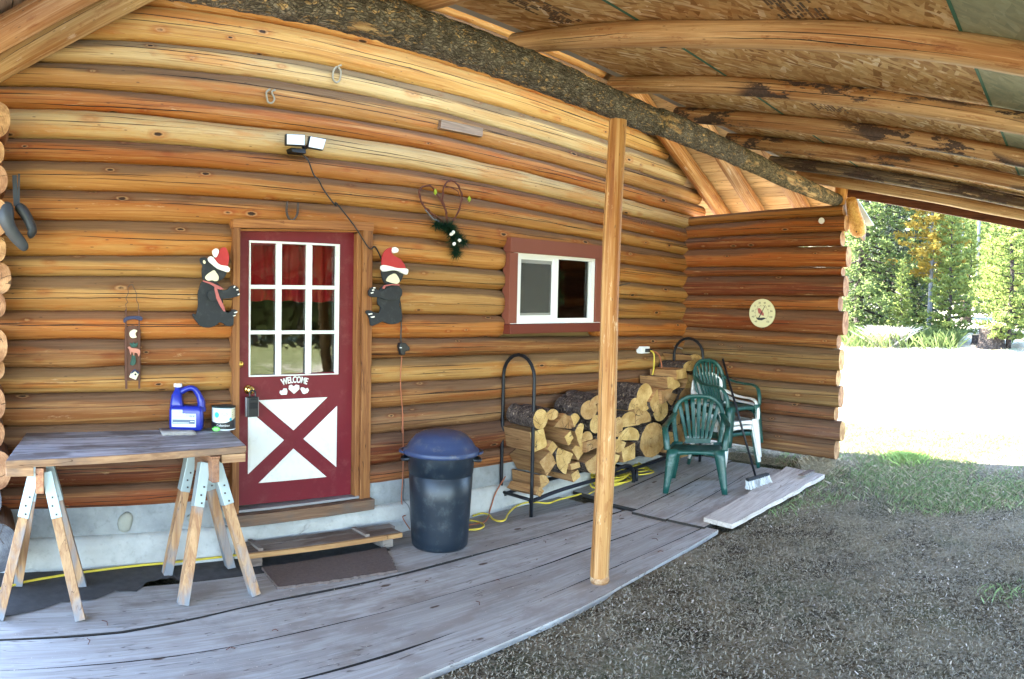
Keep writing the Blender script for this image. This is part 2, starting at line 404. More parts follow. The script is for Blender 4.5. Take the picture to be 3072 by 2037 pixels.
M['step'] = make_board_mat('dark_step_boards', (0.10, 0.068, 0.052), (0.19, 0.135, 0.105), (0.25, 0.21, 0.18), 0.6, 0.75)
M['stepedge'] = make_board_mat('orange_step_edge', (0.30, 0.15, 0.06), (0.42, 0.24, 0.1), None, 0.6, 0.75)
M['split'] = make_board_mat('split_firewood', (0.26, 0.125, 0.05), (0.46, 0.26, 0.11), None, 0.4, 0.75, axis=1, bumpk=0.7)
M['oldblock'] = make_board_mat('old_grey_block', (0.16, 0.10, 0.06), (0.28, 0.18, 0.11), None, 1.0, 0.75)
M['door_red'] = plain('crimson_door_paint', (0.135, 0.007, 0.015), 0.45, 0.4, 0, 0.22, 4, 0.15, dirt=((0.20, 0.06, 0.06), 0.4))
M['white_paint'] = plain('white_paint', (0.70, 0.70, 0.66), 0.5, 0.4, 0, 0.08, 5, dirt=((0.45, 0.42, 0.36), 0.35))
M['cream_paint'] = plain('cream_paint', (0.62, 0.60, 0.53), 0.55, 0.35, 0, 0.08, 3)
M['rust_paint'] = plain('rust_brown_trim_paint', (0.205, 0.062, 0.038), 0.6, 0.3, 0, 0.10, 4)
M['rust_dark'] = plain('dark_rust_sill_paint', (0.135, 0.026, 0.014), 0.6, 0.3, 0, 0.10, 4)
M['vinyl'] = plain('white_vinyl', (0.80, 0.81, 0.82), 0.4, 0.5, 0, 0.03, 3)
M['black_paint'] = plain('charcoal_black_paint', (0.020, 0.023, 0.027), 0.6, 0.3, 0, 0.35, 9, dirt=((0.07, 0.075, 0.08), 0.35))
M['black_plastic'] = plain('black_plastic', (0.012, 0.013, 0.015), 0.45, 0.5, 0, 0.2)
M['black_metal'] = plain('black_tube_steel', (0.006, 0.007, 0.010), 0.45, 0.35, 0, 0.3, 12)
M['santa_red'] = plain('santa_red_paint', (0.42, 0.035, 0.035), 0.6, 0.3, 0, 0.15, 14)
M['ivory'] = plain('ivory_paint', (0.72, 0.66, 0.46), 0.6, 0.3, 0, 0.08)
M['white_fur'] = plain('white_trim_paint', (0.82, 0.80, 0.74), 0.7, 0.2, 0, 0.06, 20)
M['brass'] = plain('brass', (0.72, 0.48, 0.14), 0.25, 0.5, 1.0, 0.1)
M['steel'] = plain('galvanised_bracket', (0.38, 0.44, 0.43), 0.5, 0.5, 0.35, 0.12, 10)
M['joint'] = plain('joint_shade_dirt', (0.040, 0.035, 0.031), 0.95, 0.05)
M['iron'] = plain('rusty_grey_iron', (0.09, 0.07, 0.06), 0.75, 0.3, 0.3, 0.3, 20)
M['threshold'] = plain('aluminium_threshold', (0.28, 0.27, 0.27), 0.6, 0.4, 0.2, 0.2)
M['bin'] = plain('dark_teal_bin_plastic', (0.006, 0.012, 0.020), 0.40, 0.5, 0, 0.25, 5, dirt=((0.05, 0.06, 0.065), 0.6))
M['binlid'] = plain('blue_bin_lid_plastic', (0.026, 0.043, 0.105), 0.42, 0.5, 0, 0.25, 5, dirt=((0.13, 0.125, 0.125), 0.75))
M['chair_green'] = plain('green_chair_plastic', (0.005, 0.055, 0.044), 0.38, 0.5, 0, 0.2, 5, dirt=((0.11, 0.18, 0.16), 0.6))
M['chair_white'] = plain('white_chair_plastic', (0.72, 0.71, 0.68), 0.4, 0.5, 0, 0.08, 4, dirt=((0.4, 0.38, 0.34), 0.3))
M['jug'] = plain('royal_blue_jug_plastic', (0.010, 0.022, 0.27), 0.32, 0.5, 0, 0.12)
M['label_grey'] = plain('silver_label', (0.42, 0.46, 0.52), 0.5, 0.4, 0, 0.08)
M['label_dark'] = plain('slate_label', (0.09, 0.13, 0.19), 0.5, 0.4)
M['can_white'] = plain('coffee_can_white', (0.70, 0.74, 0.76), 0.35, 0.5, 0, 0.05)
M['can_black'] = plain('coffee_can_black', (0.015, 0.014, 0.018), 0.35, 0.5)
M['can_cream'] = plain('coffee_can_cream', (0.62, 0.58, 0.40), 0.35, 0.5)
M['teal'] = plain('teal_print', (0.03, 0.42, 0.55), 0.4, 0.4)
M['lime'] = plain('lime_green_plastic', (0.14, 0.78, 0.08), 0.35, 0.5, 0, 0.1)
M['paper'] = plain('newsprint', (0.36, 0.33, 0.30), 0.8, 0.1, 0, 0.4, 30, dirt=((0.10, 0.10, 0.10), 0.7))
M['yellow_cord'] = plain('yellow_cord', (0.62, 0.47, 0.05), 0.5, 0.4, 0, 0.1)
M['orange_cord'] = plain('orange_cord', (0.34, 0.11, 0.05), 0.6, 0.3, 0, 0.2)
M['rope'] = plain('tan_rope', (0.30, 0.25, 0.17), 0.85, 0.1, 0, 0.3, 40)
M['vine'] = plain('grapevine', (0.13, 0.045, 0.03), 0.8, 0.2, 0, 0.3, 30)
M['leather'] = plain('blue_grey_leather', (0.035, 0.040, 0.046), 0.5, 0.4, 0, 0.4, 14, 0.3)
M['plaque'] = plain('brown_plaque', (0.11, 0.052, 0.035), 0.75, 0.2, 0, 0.2, 20)
M['navy_resin'] = plain('navy_resin', (0.015, 0.022, 0.07), 0.4, 0.5, 0, 0.4, 60, 0.4)
M['coral_resin'] = plain('coral_resin', (0.48, 0.19, 0.13), 0.5, 0.4, 0, 0.15, 30)
M['green_resin'] = plain('dark_green_resin', (0.02, 0.07, 0.05), 0.5, 0.4, 0, 0.4, 60, 0.4)
M['dial'] = plain('cream_dial', (0.68, 0.66, 0.42), 0.5, 0.3, 0, 0.04)
M['pink_print'] = plain('faded_red_print', (0.42, 0.12, 0.11), 0.6, 0.3, 0, 0.3, 60)
M['lamp_lens'] = plain('frosted_white_lens', (0.80, 0.84, 0.88), 0.3, 0.5, 0, 0.03)
M['curtain'] = plain('red_curtain', (0.50, 0.022, 0.035), 0.85, 0.1, 0, 0.15, 12)
M['room'] = plain('dim_interior_panel', (0.16, 0.10, 0.04), 0.7, 0.3, 0, 0.3, 2)
M['mop'] = plain('white_broom_bristle', (0.62, 0.63, 0.64), 0.9, 0.1, 0, 0.2, 60, 0.8)
M['mat'] = plain('brown_carpet_mat', (0.14, 0.105, 0.09), 0.95, 0.05, 0, 0.3, 45, 0.9, dirt=((0.19, 0.16, 0.15), 0.5))
M['felt'] = plain('grey_roof_metal', (0.25, 0.25, 0.23), 0.5, 0.4)
M['stone'] = plain('river_stone', (0.34, 0.33, 0.27), 0.8, 0.2, 0, 0.3, 9, 0.5)
def concrete(name, lo, hi):
    n = NT(name, 0.85, 0.2); v = n.obj(False)
    f = n.noise(v, 2.2, 7, 0.65); g = n.noise(v, 22, 5, 0.65)
    col = n.mix(n.step(f, 0.32, 0.68), lo, hi)
    col = n.mix(n.math('MULTIPLY', n.step(g, 0.52, 0.7), 0.35), col, n.mix(1.0, col, (0.6, 0.58, 0.55), 'MULTIPLY'))
    vd = n.vadd(v, n.vmul(n.noisec(v, 3), (0.35, 0.35, 0.35)))
    e = n.voro(vd, 0.9, 'DISTANCE_TO_EDGE').outputs[0]
    ck = n.math('SUBTRACT', 1.0, n.step(e, 0.002, 0.010))
    ck = n.math('MULTIPLY', ck, n.step(n.noise(v, 0.9, 2), 0.5, 0.56)); col = n.mix(n.math('MULTIPLY', ck, 0.6), col, (0.05, 0.05, 0.048))
    n.base(col); n.bump(n.math('SUBTRACT', n.math('ADD', f, n.math('MULTIPLY', g, 0.5)), ck), 0.6, 0.015)
    return n.m
M['conc_up'] = concrete('grey_foundation', (0.21, 0.215, 0.21), (0.36, 0.365, 0.35))
M['conc_lo'] = concrete('pale_footing', (0.36, 0.35, 0.32), (0.52, 0.51, 0.47))
def make_glass():
    m = bpy.data.materials.new('window_glass'); m.use_nodes = True; t = m.node_tree
    for x in list(t.nodes): t.nodes.remove(x)
    o = t.nodes.new('ShaderNodeOutputMaterial'); mx = t.nodes.new('ShaderNodeMixShader')
    tr = t.nodes.new('ShaderNodeBsdfTransparent'); gl = t.nodes.new('ShaderNodeBsdfGlossy')
    gl.inputs['Roughness'].default_value = 0.02
    tc = t.nodes.new('ShaderNodeTexCoord'); nz = t.nodes.new('ShaderNodeTexNoise'); nz.inputs['Scale'].default_value = 7.0
    bp = t.nodes.new('ShaderNodeBump'); bp.inputs['Strength'].default_value = 0.04; bp.inputs['Distance'].default_value = 0.02
    t.links.new(tc.outputs['Object'], nz.inputs['Vector']); t.links.new(nz.outputs[0], bp.inputs['Height']); t.links.new(bp.outputs[0], gl.inputs['Normal'])
    fr = t.nodes.new('ShaderNodeFresnel'); fr.inputs['IOR'].default_value = 1.58
    t.links.new(fr.outputs[0], mx.inputs[0]); t.links.new(tr.outputs[0], mx.inputs[1]); t.links.new(gl.outputs[0], mx.inputs[2])
    t.links.new(mx.outputs[0], o.inputs[0])
    tr.inputs[0].default_value = (0.85, 0.88, 0.86, 1)
    return m
M['glass'] = make_glass()
def make_screen():
    n = NT('insect_screen_mesh', 0.8, 0.2); n.base((0.10, 0.10, 0.09))
    n.b.inputs['Alpha'].default_value = 0.55
    return n.m
M['screen'] = make_screen()
def make_ground():
    n = NT('dry_litter_ground', 0.95, 0.08); v = n.tc.outputs['Object']
    b = n.noise(v, 1.9, 9, 0.75); c = n.noise(v, 30, 6, 0.8); e = n.noise(v, 85, 4, 0.75); g = n.noise(v, 0.8, 5, 0.6)
    col = n.mix(n.step(b, 0.36, 0.64), (0.060, 0.043, 0.026), (0.27, 0.215, 0.135))
    col = n.mix(n.math('MULTIPLY', n.step(c, 0.46, 0.62), 0.6), col, (0.44, 0.37, 0.25))
    col = n.mix(n.math('MULTIPLY', n.step(c, 0.46, 0.36), 0.7), col, (0.042, 0.031, 0.022))
    col = n.mix(n.math('MULTIPLY', n.step(e, 0.60, 0.67), 0.8), col, (0.46, 0.42, 0.35))
    big = n.noise(v, 0.75, 4, 0.6)
    col = n.mix(n.math('MULTIPLY', n.step(big, 0.46, 0.60), 0.55), col, n.mix(1.0, col, (0.50, 0.44, 0.36), 'MULTIPLY'))
    col = n.mix(n.math('MULTIPLY', n.step(n.noise(v, 1.3, 6, 0.7), 0.52, 0.62), 0.35), col, n.mix(c, (0.05, 0.06, 0.025), (0.20, 0.21, 0.11)))
    sx = n.t.nodes.new('ShaderNodeSeparateXYZ'); n.put(sx.inputs[0], v)
    ny_ = n.math('MULTIPLY', sx.outputs[1], -1.0)
    far = n.step(sx.outputs[0], 5.6, 7.4)
    gm = n.math('MULTIPLY', n.step(g, 0.42, 0.60), far)
    col = n.mix(n.math('MULTIPLY', gm, 0.5), col, n.mix(c, (0.04, 0.085, 0.02), (0.14, 0.17, 0.07)))
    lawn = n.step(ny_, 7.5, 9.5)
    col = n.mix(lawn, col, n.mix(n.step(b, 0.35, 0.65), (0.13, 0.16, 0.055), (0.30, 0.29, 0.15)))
    sun = n.math('MULTIPLY', n.step(sx.outputs[0], 7.6, 8.4), n.step(ny_, 16.0, 12.0))  # ground painted paler past the roof's shadow edge, to brighten the sunlit side
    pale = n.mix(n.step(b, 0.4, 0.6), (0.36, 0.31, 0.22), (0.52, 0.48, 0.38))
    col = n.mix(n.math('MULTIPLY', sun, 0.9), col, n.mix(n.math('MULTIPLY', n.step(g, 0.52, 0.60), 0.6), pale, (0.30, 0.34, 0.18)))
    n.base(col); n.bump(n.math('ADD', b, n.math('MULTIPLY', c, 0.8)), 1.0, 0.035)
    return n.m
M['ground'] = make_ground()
def foliage(name, lo, hi, sc=3.0, tr=0.58):
    n = NT(name, 0.65, 0.2); v = n.obj()
    n.base(n.mix(n.noise(v, sc, 4, 0.7), lo, hi))
    c_ = n.b.inputs['Base Color'].links[0].from_socket
    tl = n.t.nodes.new('ShaderNodeBsdfTranslucent'); n.put(tl.inputs[0], c_)
    mx = n.t.nodes.new('ShaderNodeMixShader'); mx.inputs[0].default_value = tr
    n.t.links.new(n.b.outputs[0], mx.inputs[1]); n.t.links.new(tl.outputs[0], mx.inputs[2])
    n.t.links.new(mx.outputs[0], n.t.nodes['Material Output'].inputs[0])
    return n.m
M['needle'] = foliage('pine_needles', (0.075, 0.115, 0.032), (0.155, 0.195, 0.070))
M['needle_dark'] = foliage('spruce_needles', (0.042, 0.060, 0.045), (0.105, 0.125, 0.090))
M['needle_yellow'] = foliage('yellowing_needles', (0.26, 0.18, 0.03), (0.42, 0.31, 0.07), 1.5)
M['needle_far'] = foliage('forest_edge_needles', (0.018, 0.036, 0.010), (0.065, 0.085, 0.022))
M['needle_bright'] = foliage('young_pine_needles', (0.13, 0.18, 0.04), (0.24, 0.28, 0.09))
M['garland'] = foliage('garland_green', (0.012, 0.04, 0.02), (0.03, 0.09, 0.045), 30)
M['grass'] = foliage('short_green_grass', (0.06, 0.12, 0.03), (0.32, 0.38, 0.18), 50, 0.3)
M['tuft'] = foliage('bright_tuft_grass', (0.16, 0.26, 0.05), (0.42, 0.52, 0.20), 40, 0.5)
M['straw'] = foliage('dry_straw', (0.20, 0.15, 0.085), (0.52, 0.45, 0.33), 45, 0.2)
M['chip'] = foliage('pale_wood_chips', (0.30, 0.22, 0.15), (0.72, 0.64, 0.54), 30, 0.0)
M['duff'] = foliage('grey_brown_litter', (0.035, 0.024, 0.016), (0.50, 0.42, 0.30), 70, 0.0)
M['trunk'] = make_bark('tree_bark', (0.04, 0.03, 0.026), (0.09, 0.075, 0.065), (0.13, 0.1, 0.08), 0.35)
M['trunk_pale'] = plain('bleached_dead_trunk', (0.16, 0.16, 0.165), 0.8, 0.2, 0, 0.3, 5)
M['soil'] = plain('dark_damp_soil', (0.085, 0.08, 0.076), 0.9, 0.1, 0, 0.5, 14, 0.9)
# ------------------------------------------------------------------ mesh helpers
class MB:
    """collects faces; build() links them as ONE mesh object"""
    def __init__(s): s.v = []; s.f = []; s.mi = []; s.ang = {}; s.tint = []; s.sm = []
    def add(s, vs, fs, mi=0, tint=None, smooth=False, ang=None):
        b = len(s.v); s.v += [Vector(p) for p in vs]
        for f in fs:
            s.f.append(tuple(b + i for i in f)); s.mi.append(mi); s.sm.append(smooth)
        t = random.random() if tint is None else tint
        s.tint += [t] * len(vs)
        if ang:
            for i, a in enumerate(ang): s.ang[b + i] = a
        return s
    def box(s, lo, hi, mi=0, tint=None, mat=None):
        x0, y0, z0 = lo; x1, y1, z1 = hi
        vs = [(x0, y0, z0), (x1, y0, z0), (x1, y1, z0), (x0, y1, z0), (x0, y0, z1), (x1, y0, z1), (x1, y1, z1), (x0, y1, z1)]
        if mat: vs = [mat @ Vector(p) for p in vs]
        return s.add(vs, [(0, 3, 2, 1), (4, 5, 6, 7), (0, 1, 5, 4), (1, 2, 6, 5), (2, 3, 7, 6), (3, 0, 4, 7)], mi, tint)
    def bar(s, p0, p1, w, h, side=(1, 0, 0), mi=0, tint=None, ends=None):
        p0, p1 = Vector(p0), Vector(p1); d = (p1 - p0).normalized()
        a = Vector(side); a = (a - d * a.dot(d)).normalized(); b = d.cross(a)
        w1, h1 = (ends or (w, h))
        vs = [p + a * (i * ww / 2) + b * (j * hh / 2) for p, ww, hh in ((p0, w, h), (p1, w1, h1)) for i, j in ((-1, -1), (1, -1), (1, 1), (-1, 1))]
        return s.add(vs, [(0, 1, 2, 3), (7, 6, 5, 4), (0, 4, 5, 1), (1, 5, 6, 2), (2, 6, 7, 3), (3, 7, 4, 0)], mi, tint)
    def prism(s, pts, y0, y1, mi=0, mside=None, tint=None):
        """outline in (x,z) extruded from y0 (front) to y1 (back)"""
        n = len(pts)
        area = sum(pts[i][0] * pts[(i + 1) % n][1] - pts[(i + 1) % n][0] * pts[i][1] for i in range(n))
        if area < 0: pts = pts[::-1]
        vs = [(p[0], y0, p[1]) for p in pts] + [(p[0], y1, p[1]) for p in pts]
        s.add(vs, [tuple(range(n)), tuple(reversed(range(n, 2 * n)))], mi, tint)
        b = len(s.v) - 2 * n
        for i in range(n):
            j = (i + 1) % n
            s.f.append((b + i, b + n + i, b + n + j, b + j)); s.mi.append(mi if mside is None else mside); s.sm.append(False)
        return s
    def tube(s, pts, r, seg=10, mi=0, cap=True, closed=False, flat=1.0, mcap=None):
        pts = [Vector(p) for p in pts]; n = len(pts)
        rr = r if isinstance(r, (list, tuple)) else [r] * n
        base = len(s.v); vs = []; prev = None
        for i, p in enumerate(pts):
            if closed: d = pts[(i + 1) % n] - pts[i - 1]
            else: d = pts[min(i + 1, n - 1)] - pts[max(i - 1, 0)]
            d = d.normalized() if d.length > 1e-9 else Vector((0, 0, 1))
            if prev is None:
                a = d.cross(Vector((0, 0, 1)))
                if a.length < 1e-3: a = d.cross(Vector((0, 1, 0)))
                a.normalize()
            else:
                a = prev - d * prev.dot(d); a.normalize()
            prev = a; b = d.cross(a)
            for k in range(seg):
                t = 2 * pi * k / seg
                vs.append(p + a * (cos(t) * rr[i]) + b * (sin(t) * rr[i] * flat))
        fs = []
        m = n if closed else n - 1
        for i in range(m):
            for k in range(seg):
                q = (i + 1) % n
                fs.append((i * seg + k, i * seg + (k + 1) % seg, q * seg + (k + 1) % seg, q * seg + k))
        s.add(vs, fs, mi, None, True)
        if cap and not closed:
            c = mi if mcap is None else mcap
            s.f.append(tuple(base + k for k in reversed(range(seg)))); s.mi.append(c); s.sm.append(False)
            s.f.append(tuple(base + (n - 1) * seg + k for k in range(seg))); s.mi.append(c); s.sm.append(False)
        return s
    def lathe(s, prof, c, seg=32, mi=0, tilt_=None):
        vs = []; n = len(prof)
        for r, z in prof:
            for k in range(seg):
                t = 2 * pi * k / seg
                vs.append((c[0] + r * cos(t), c[1] + r * sin(t), c[2] + z))
        fs = [(i * seg + k, i * seg + (k + 1) % seg, (i + 1) * seg + (k + 1) % seg, (i + 1) * seg + k) for i in range(n - 1) for k in range(seg)]
        fs.append(tuple(reversed(range(seg)))); fs.append(tuple((n - 1) * seg + k for k in range(seg)))
        return s.add(vs, fs, mi, None, True)
    def build(s, name, mats, parent=None, color=None, bevel=0.0, sub=0, loc=None, autosmooth=None):
        me = bpy.data.meshes.new(name)
        org = Vector(loc) if loc is not None else (Vector((0, 0, 0)))
        me.from_pydata([tuple(p - org) for p in s.v], [], s.f)
        mats = mats if isinstance(mats, (list, tuple)) else [mats]
        for m in mats: me.materials.append(m)
        me.polygons.foreach_set('material_index', s.mi)
        me.polygons.foreach_set('use_smooth', s.sm)
        at = me.attributes.new('tint', 'FLOAT', 'POINT'); at.data.foreach_set('value', s.tint)
        if s.ang:
            at = me.attributes.new('ang', 'FLOAT', 'POINT'); at.data.foreach_set('value', [s.ang.get(i, 0.0) for i in range(len(s.v))])
        me.update()
        o = bpy.data.objects.new(name, me); COL.objects.link(o)
        if parent is not None:
            o.parent = parent
            o.location = org
        else: o.location = org
        if color: o.color = (*color, 1)
        if bevel:
            b = o.modifiers.new('bevel', 'BEVEL'); b.width = bevel; b.segments = 2; b.limit_method = 'ANGLE'; b.angle_limit = radians(40)
        if sub:
            b = o.modifiers.new('sub', 'SUBSURF'); b.levels = sub; b.render_levels = sub
        return o
def tag(o, label=None, cat=None, group=None, kind=None):
    if label: o['label'] = label
    if cat: o['category'] = cat
    if group: o['group'] = group
    if kind: o['kind'] = kind
    return o
def thing(name, label, cat, loc=(0, 0, 0), rz=0.0, group=None, kind=None):
    o = bpy.data.objects.new(name, None); COL.objects.link(o)
    o.location = loc; o.rotation_euler = (0, 0, rz); o.empty_display_size = 0.1
    return tag(o, label, cat, group, kind)
def struct(name, mb, mat, **k):
    o = mb.build(name, mat, **k); o['kind'] = 'structure'; return o
def copy_tree(o, parent=None):
    c = o.copy(); COL.objects.link(c); c.parent = parent
    for ch in list(o.children): copy_tree(ch, c)
    return c
def smooth_path(pts, n=6, closed=False):
    pts = [Vector(p) for p in pts]; out = []; m = len(pts)
    rng = range(m) if closed else range(m - 1)
    for i in rng:
        if closed: a, b, c, d = pts[i - 1], pts[i], pts[(i + 1) % m], pts[(i + 2) % m]
        else: a, b, c, d = pts[max(i - 1, 0)], pts[i], pts[i + 1], pts[min(i + 2, m - 1)]
        for k in range(n):
            t = k / n
            out.append(0.5 * ((2 * b) + (c - a) * t + (2 * a - 5 * b + 4 * c - d) * t * t + (3 * b - a - 3 * c + d) * t ** 3))
    if not closed: out.append(pts[-1])
    return out
def lerp(tab, x):
    if x <= tab[0][0]: return tab[0][1]
    for (a, b), (c, d) in zip(tab, tab[1:]):
        if x <= c: return b + (d - b) * (x - a) / (c - a)
    return tab[-1][1]
def N1(x, y=0.0, z=0.0): return noise.noise(Vector((x, y, z)))

def zf(x):            # the porch floor is level, then climbs with the ground past x = 5.2
    return 0.0 if x < 5.2 else (0.077 * (x - 5.2) if x < 7.4 else 0.17 + 0.05 * (x - 7.4))
def ground_z(x, y):
    z = zf(min(x, 7.4)) - (0.060 if y > -2.02 + 0.07 * max(0, x - 3) * 0.5 and x < 7.2 else 0.020)
    if y < -2.5: z *= 1.0
    if x > 7.4:
        d = x - 7.4
        z += (0.085 * d + 0.0012 * max(0, d - 20) ** 2) * max(0.0, min(1.0, (y + 17) / 10))
    if 6.9 < x < 8.4: z += 0.085 * math.exp(-((x - 7.55) / 0.28) ** 2) * max(0.0, min(1.0, (y + 2.5) / 0.6))
    z += 0.012 * N1(x * 1.3, y * 1.3, 3) + 0.05 * N1(x * 0.25, y * 0.25, 8) * min(1, hypot(x - 4, y + 1) / 12)
    return z

# a log whose local x runs along it; centre, half height and half depth may change along the length
def log_obj(name, stations, mat, parent, rot=None, seg=26, color=(0.6, 0.33, 0.12), endmat=None, wob=0.045, seed=0.0, round0=0.0, round1=0.0, depthk=1.0):
    """stations: list of (x, cy, cz, hz, hy) in the log's own frame; origin = mid of the first/last"""
    x0, x1 = stations[0][0], stations[-1][0]
    mb = MB(); vs = []; an = []
    for (x, cy, cz, hz, hy) in stations:
        k = 1.0
        if round0 and x - x0 < round0: k = math.sqrt(max(0.0, 1 - (1 - (x - x0) / round0) ** 2)) * 0.45 + 0.55
        if round1 and x1 - x < round1: k = min(k, math.sqrt(max(0.0, 1 - (1 - (x1 - x) / round1) ** 2)) * 0.45 + 0.55)
        for j in range(seg):
            t = 2 * pi * j / seg
            w = 1 + wob * N1(x * 1.7 + seed, cos(t) * 1.2, sin(t) * 1.2 + seed) + wob * 0.5 * N1(x * 7 + seed, cos(t) * 3, sin(t) * 3)
            c_, s_ = cos(t), sin(t); c_ = math.copysign(abs(c_) ** 0.78, c_); q_ = math.copysign(abs(s_) ** 0.88, s_)
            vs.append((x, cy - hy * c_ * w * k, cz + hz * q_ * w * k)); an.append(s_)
    n = len(stations)
    fs = [(i * seg + j, (i + 1) * seg + j, (i + 1) * seg + (j + 1) % seg, i * seg + (j + 1) % seg) for i in range(n - 1) for j in range(seg)]
    mid = Vector(((x0 + x1) / 2, stations[n // 2][1], stations[n // 2][2]))
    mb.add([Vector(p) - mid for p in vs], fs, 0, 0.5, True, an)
    # end caps as their own faces
    for i, rev in ((0, False), (n - 1, True)):
        ring = [Vector(vs[i * seg + j]) - mid for j in range(seg)]
        f = tuple(range(seg)); mb.add(ring, [f if not rev else tuple(reversed(f))], 1, 0.5, False, [0.0] * seg)
    o = mb.build(name, [mat, endmat or M['log_end']], parent, color)
    if rot is None: o.location = mid
    else:
        o.rotation_euler = rot.to_euler(); o.location = rot @ mid
    return o
def pole(name, p0, p1, r0, r1, mat, parent, color=(0.6, 0.4, 0.2), wob=0.05, step=0.1, endmat=None, bend=0.0, seg=16, seed=None, fine=0.0):
    p0, p1 = Vector(p0), Vector(p1); L_ = (p1 - p0).length; d = (p1 - p0) / L_
    q = d.to_track_quat('X', 'Z'); seed = random.random() * 50 if seed is None else seed
    st = []; n = max(3, int(L_ / step))
    mb = MB(); vs = []; an = []
    for i in range(n + 1):
        f = i / n; x = -L_ / 2 + L_ * f; r = r0 + (r1 - r0) * f
        oy = bend * sin(pi * f) + 0.02 * N1(x * 0.8 + seed); oz = 0.015 * N1(x * 0.7 + seed + 9)
        for j in range(seg):
            t = 2 * pi * j / seg
            w = 1 + wob * N1(x * 2 + seed, cos(t), sin(t)) + fine * N1(x * 16 + seed, cos(t) * 5, sin(t) * 5)
            vs.append((x, oy - r * cos(t) * w, oz + r * sin(t) * w)); an.append(sin(t))
    fs = [(i * seg + j, (i + 1) * seg + j, (i + 1) * seg + (j + 1) % seg, i * seg + (j + 1) % seg) for i in range(n) for j in range(seg)]
    mb.add(vs, fs, 0, 0.5, True, an)
    for i, rev in ((0, False), (n, True)):
        ring = [vs[i * seg + j] for j in range(seg)]; f = tuple(range(seg))
        mb.add(ring, [f if not rev else tuple(reversed(f))], 1, 0.5, False, [0.0] * seg)
    o = mb.build(name, [mat, endmat or M['log_end']], parent, color)
    o.rotation_mode = 'QUATERNION'; o.rotation_quaternion = q; o.location = (p0 + p1) / 2
    return o

# ------------------------------------------------------------------ terrain and deck
def axis_pts(segs):
    out = []
    for a, b, n in segs: out += [a + (b - a) * i / n for i in range(n)]
    out.append(segs[-1][1]); return out
gx = axis_pts([(-90, -8, 12), (-8, 12, 100), (12, 40, 42), (40, 160, 16)])
gy = axis_pts([(-110, -30, 12), (-30, -8, 26), (-8, 4, 70), (4, 30, 22), (30, 110, 12)])
g = MB()
vs = [(x, y, ground_z(x, y)) for y in gy for x in gx]
nx = len(gx)
fs = [(j * nx + i, j * nx + i + 1, (j + 1) * nx + i + 1, (j + 1) * nx + i) for j in range(len(gy) - 1) for i in range(nx - 1)]
g.add(vs, fs, 0, 0.5, True)
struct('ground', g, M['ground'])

def plank(mb, x0, x1, ya, yb, top, th=0.035, n=26, seed=0.0, tint=None, gap=0.007, amp=0.02, outer=False):
    """board along x with wandering long edges; ya,yb,top are functions of x"""
    vs = []
    for i in range(n + 1):
        x = x0 + (x1 - x0) * i / n
        a = ya(x) + amp * N1(x * 1.1, seed) + gap; b = yb(x) + amp * N1(x * 1.1, seed + 7.3) - gap; z = top(x) + 0.004 * N1(x, seed + 3)
        vs += [(x, a, z), (x, b, z), (x, b, z - th), (x, a, z - th)]
    fs = []
    for i in range(n):
        q = i * 4; r = q + 4
        fs += [(q, r, r + 1, q + 1)[::-1], (q + 1, r + 1, r + 2, q + 2)[::-1], (q + 2, r + 2, r + 3, q + 3)[::-1], (q + 3, r + 3, r, q)[::-1]]
    fs += [(0, 1, 2, 3)[::-1], (n * 4, n * 4 + 1, n * 4 + 2, n * 4 + 3)]
    k0 = len(mb.mi); mb.add([(x, y, z) for x, y, z in vs], fs, 0, tint)
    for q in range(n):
        mb.mi[k0 + 4 * q + 1] = 1  # board sides darkened to paint in the gap shade, besides dirty edges
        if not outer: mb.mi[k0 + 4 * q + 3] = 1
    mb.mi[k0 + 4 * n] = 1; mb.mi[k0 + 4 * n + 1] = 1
d = MB()
Y = [-0.46, -0.90, -1.355, -1.79, -2.06]
random.seed(3)
edges = [lambda x: -0.46, lambda x: lerp([(-1, -1.08), (0.7, -1.06), (1.6, -0.90), (5.4, -0.89)], x), lambda x: lerp([(-1, -1.42), (2, -1.345), (5.4, -1.366)], x),
         lambda x: lerp([(-1, -1.80), (2, -1.80), (3.6, -1.765), (5.4, -1.73)], x), lambda x: lerp([(-1, -2.12), (2, -2.08), (3.4, -2.02), (5.3, -1.885)], x)]
for i in range(4):
    plank(d, -1.2, 5.16 + 0.06 * random.uniform(-1, 1), edges[i + 1], edges[i], lambda x, i=i: 0.0 - 0.004 * i % 0.006, seed=i * 5.1, tint=(0.55, 0.75, 0.35, 0.62)[i], outer=(i == 3))
plank(d, 2.9, 5.1, lambda x: -0.46, lambda x: -0.06, lambda x: -0.012, seed=31, tint=0.1)
# second bay, lifted and slewed, climbing with the ground
def sec(u0, u1):
    a = lambda x: -0.36 - u1 * 0.001 - 0.03 * (x - 5) ; return a
ys2 = [-0.10, -0.52, -0.97, -1.36, -1.74]
x0s = [5.28, 5.20, 5.10, 5.12]
for i in range(4):
    plank(d, x0s[i], 7.2 - 0.1 * (i == 0) - 0.05 * i, lambda x, i=i: ys2[i + 1] + 0.035 * (x - 6.2), lambda x, i=i: ys2[i] + 0.035 * (x - 6.2), lambda x: zf(x) + 0.012 + 0.012 * max(0, 5.6 - x), seed=60 + i * 4, tint=(0.15, 0.3, 0.5, 0.65)[i], amp=0.02)
struct('deck', d, [M['deck'], M['joint']])
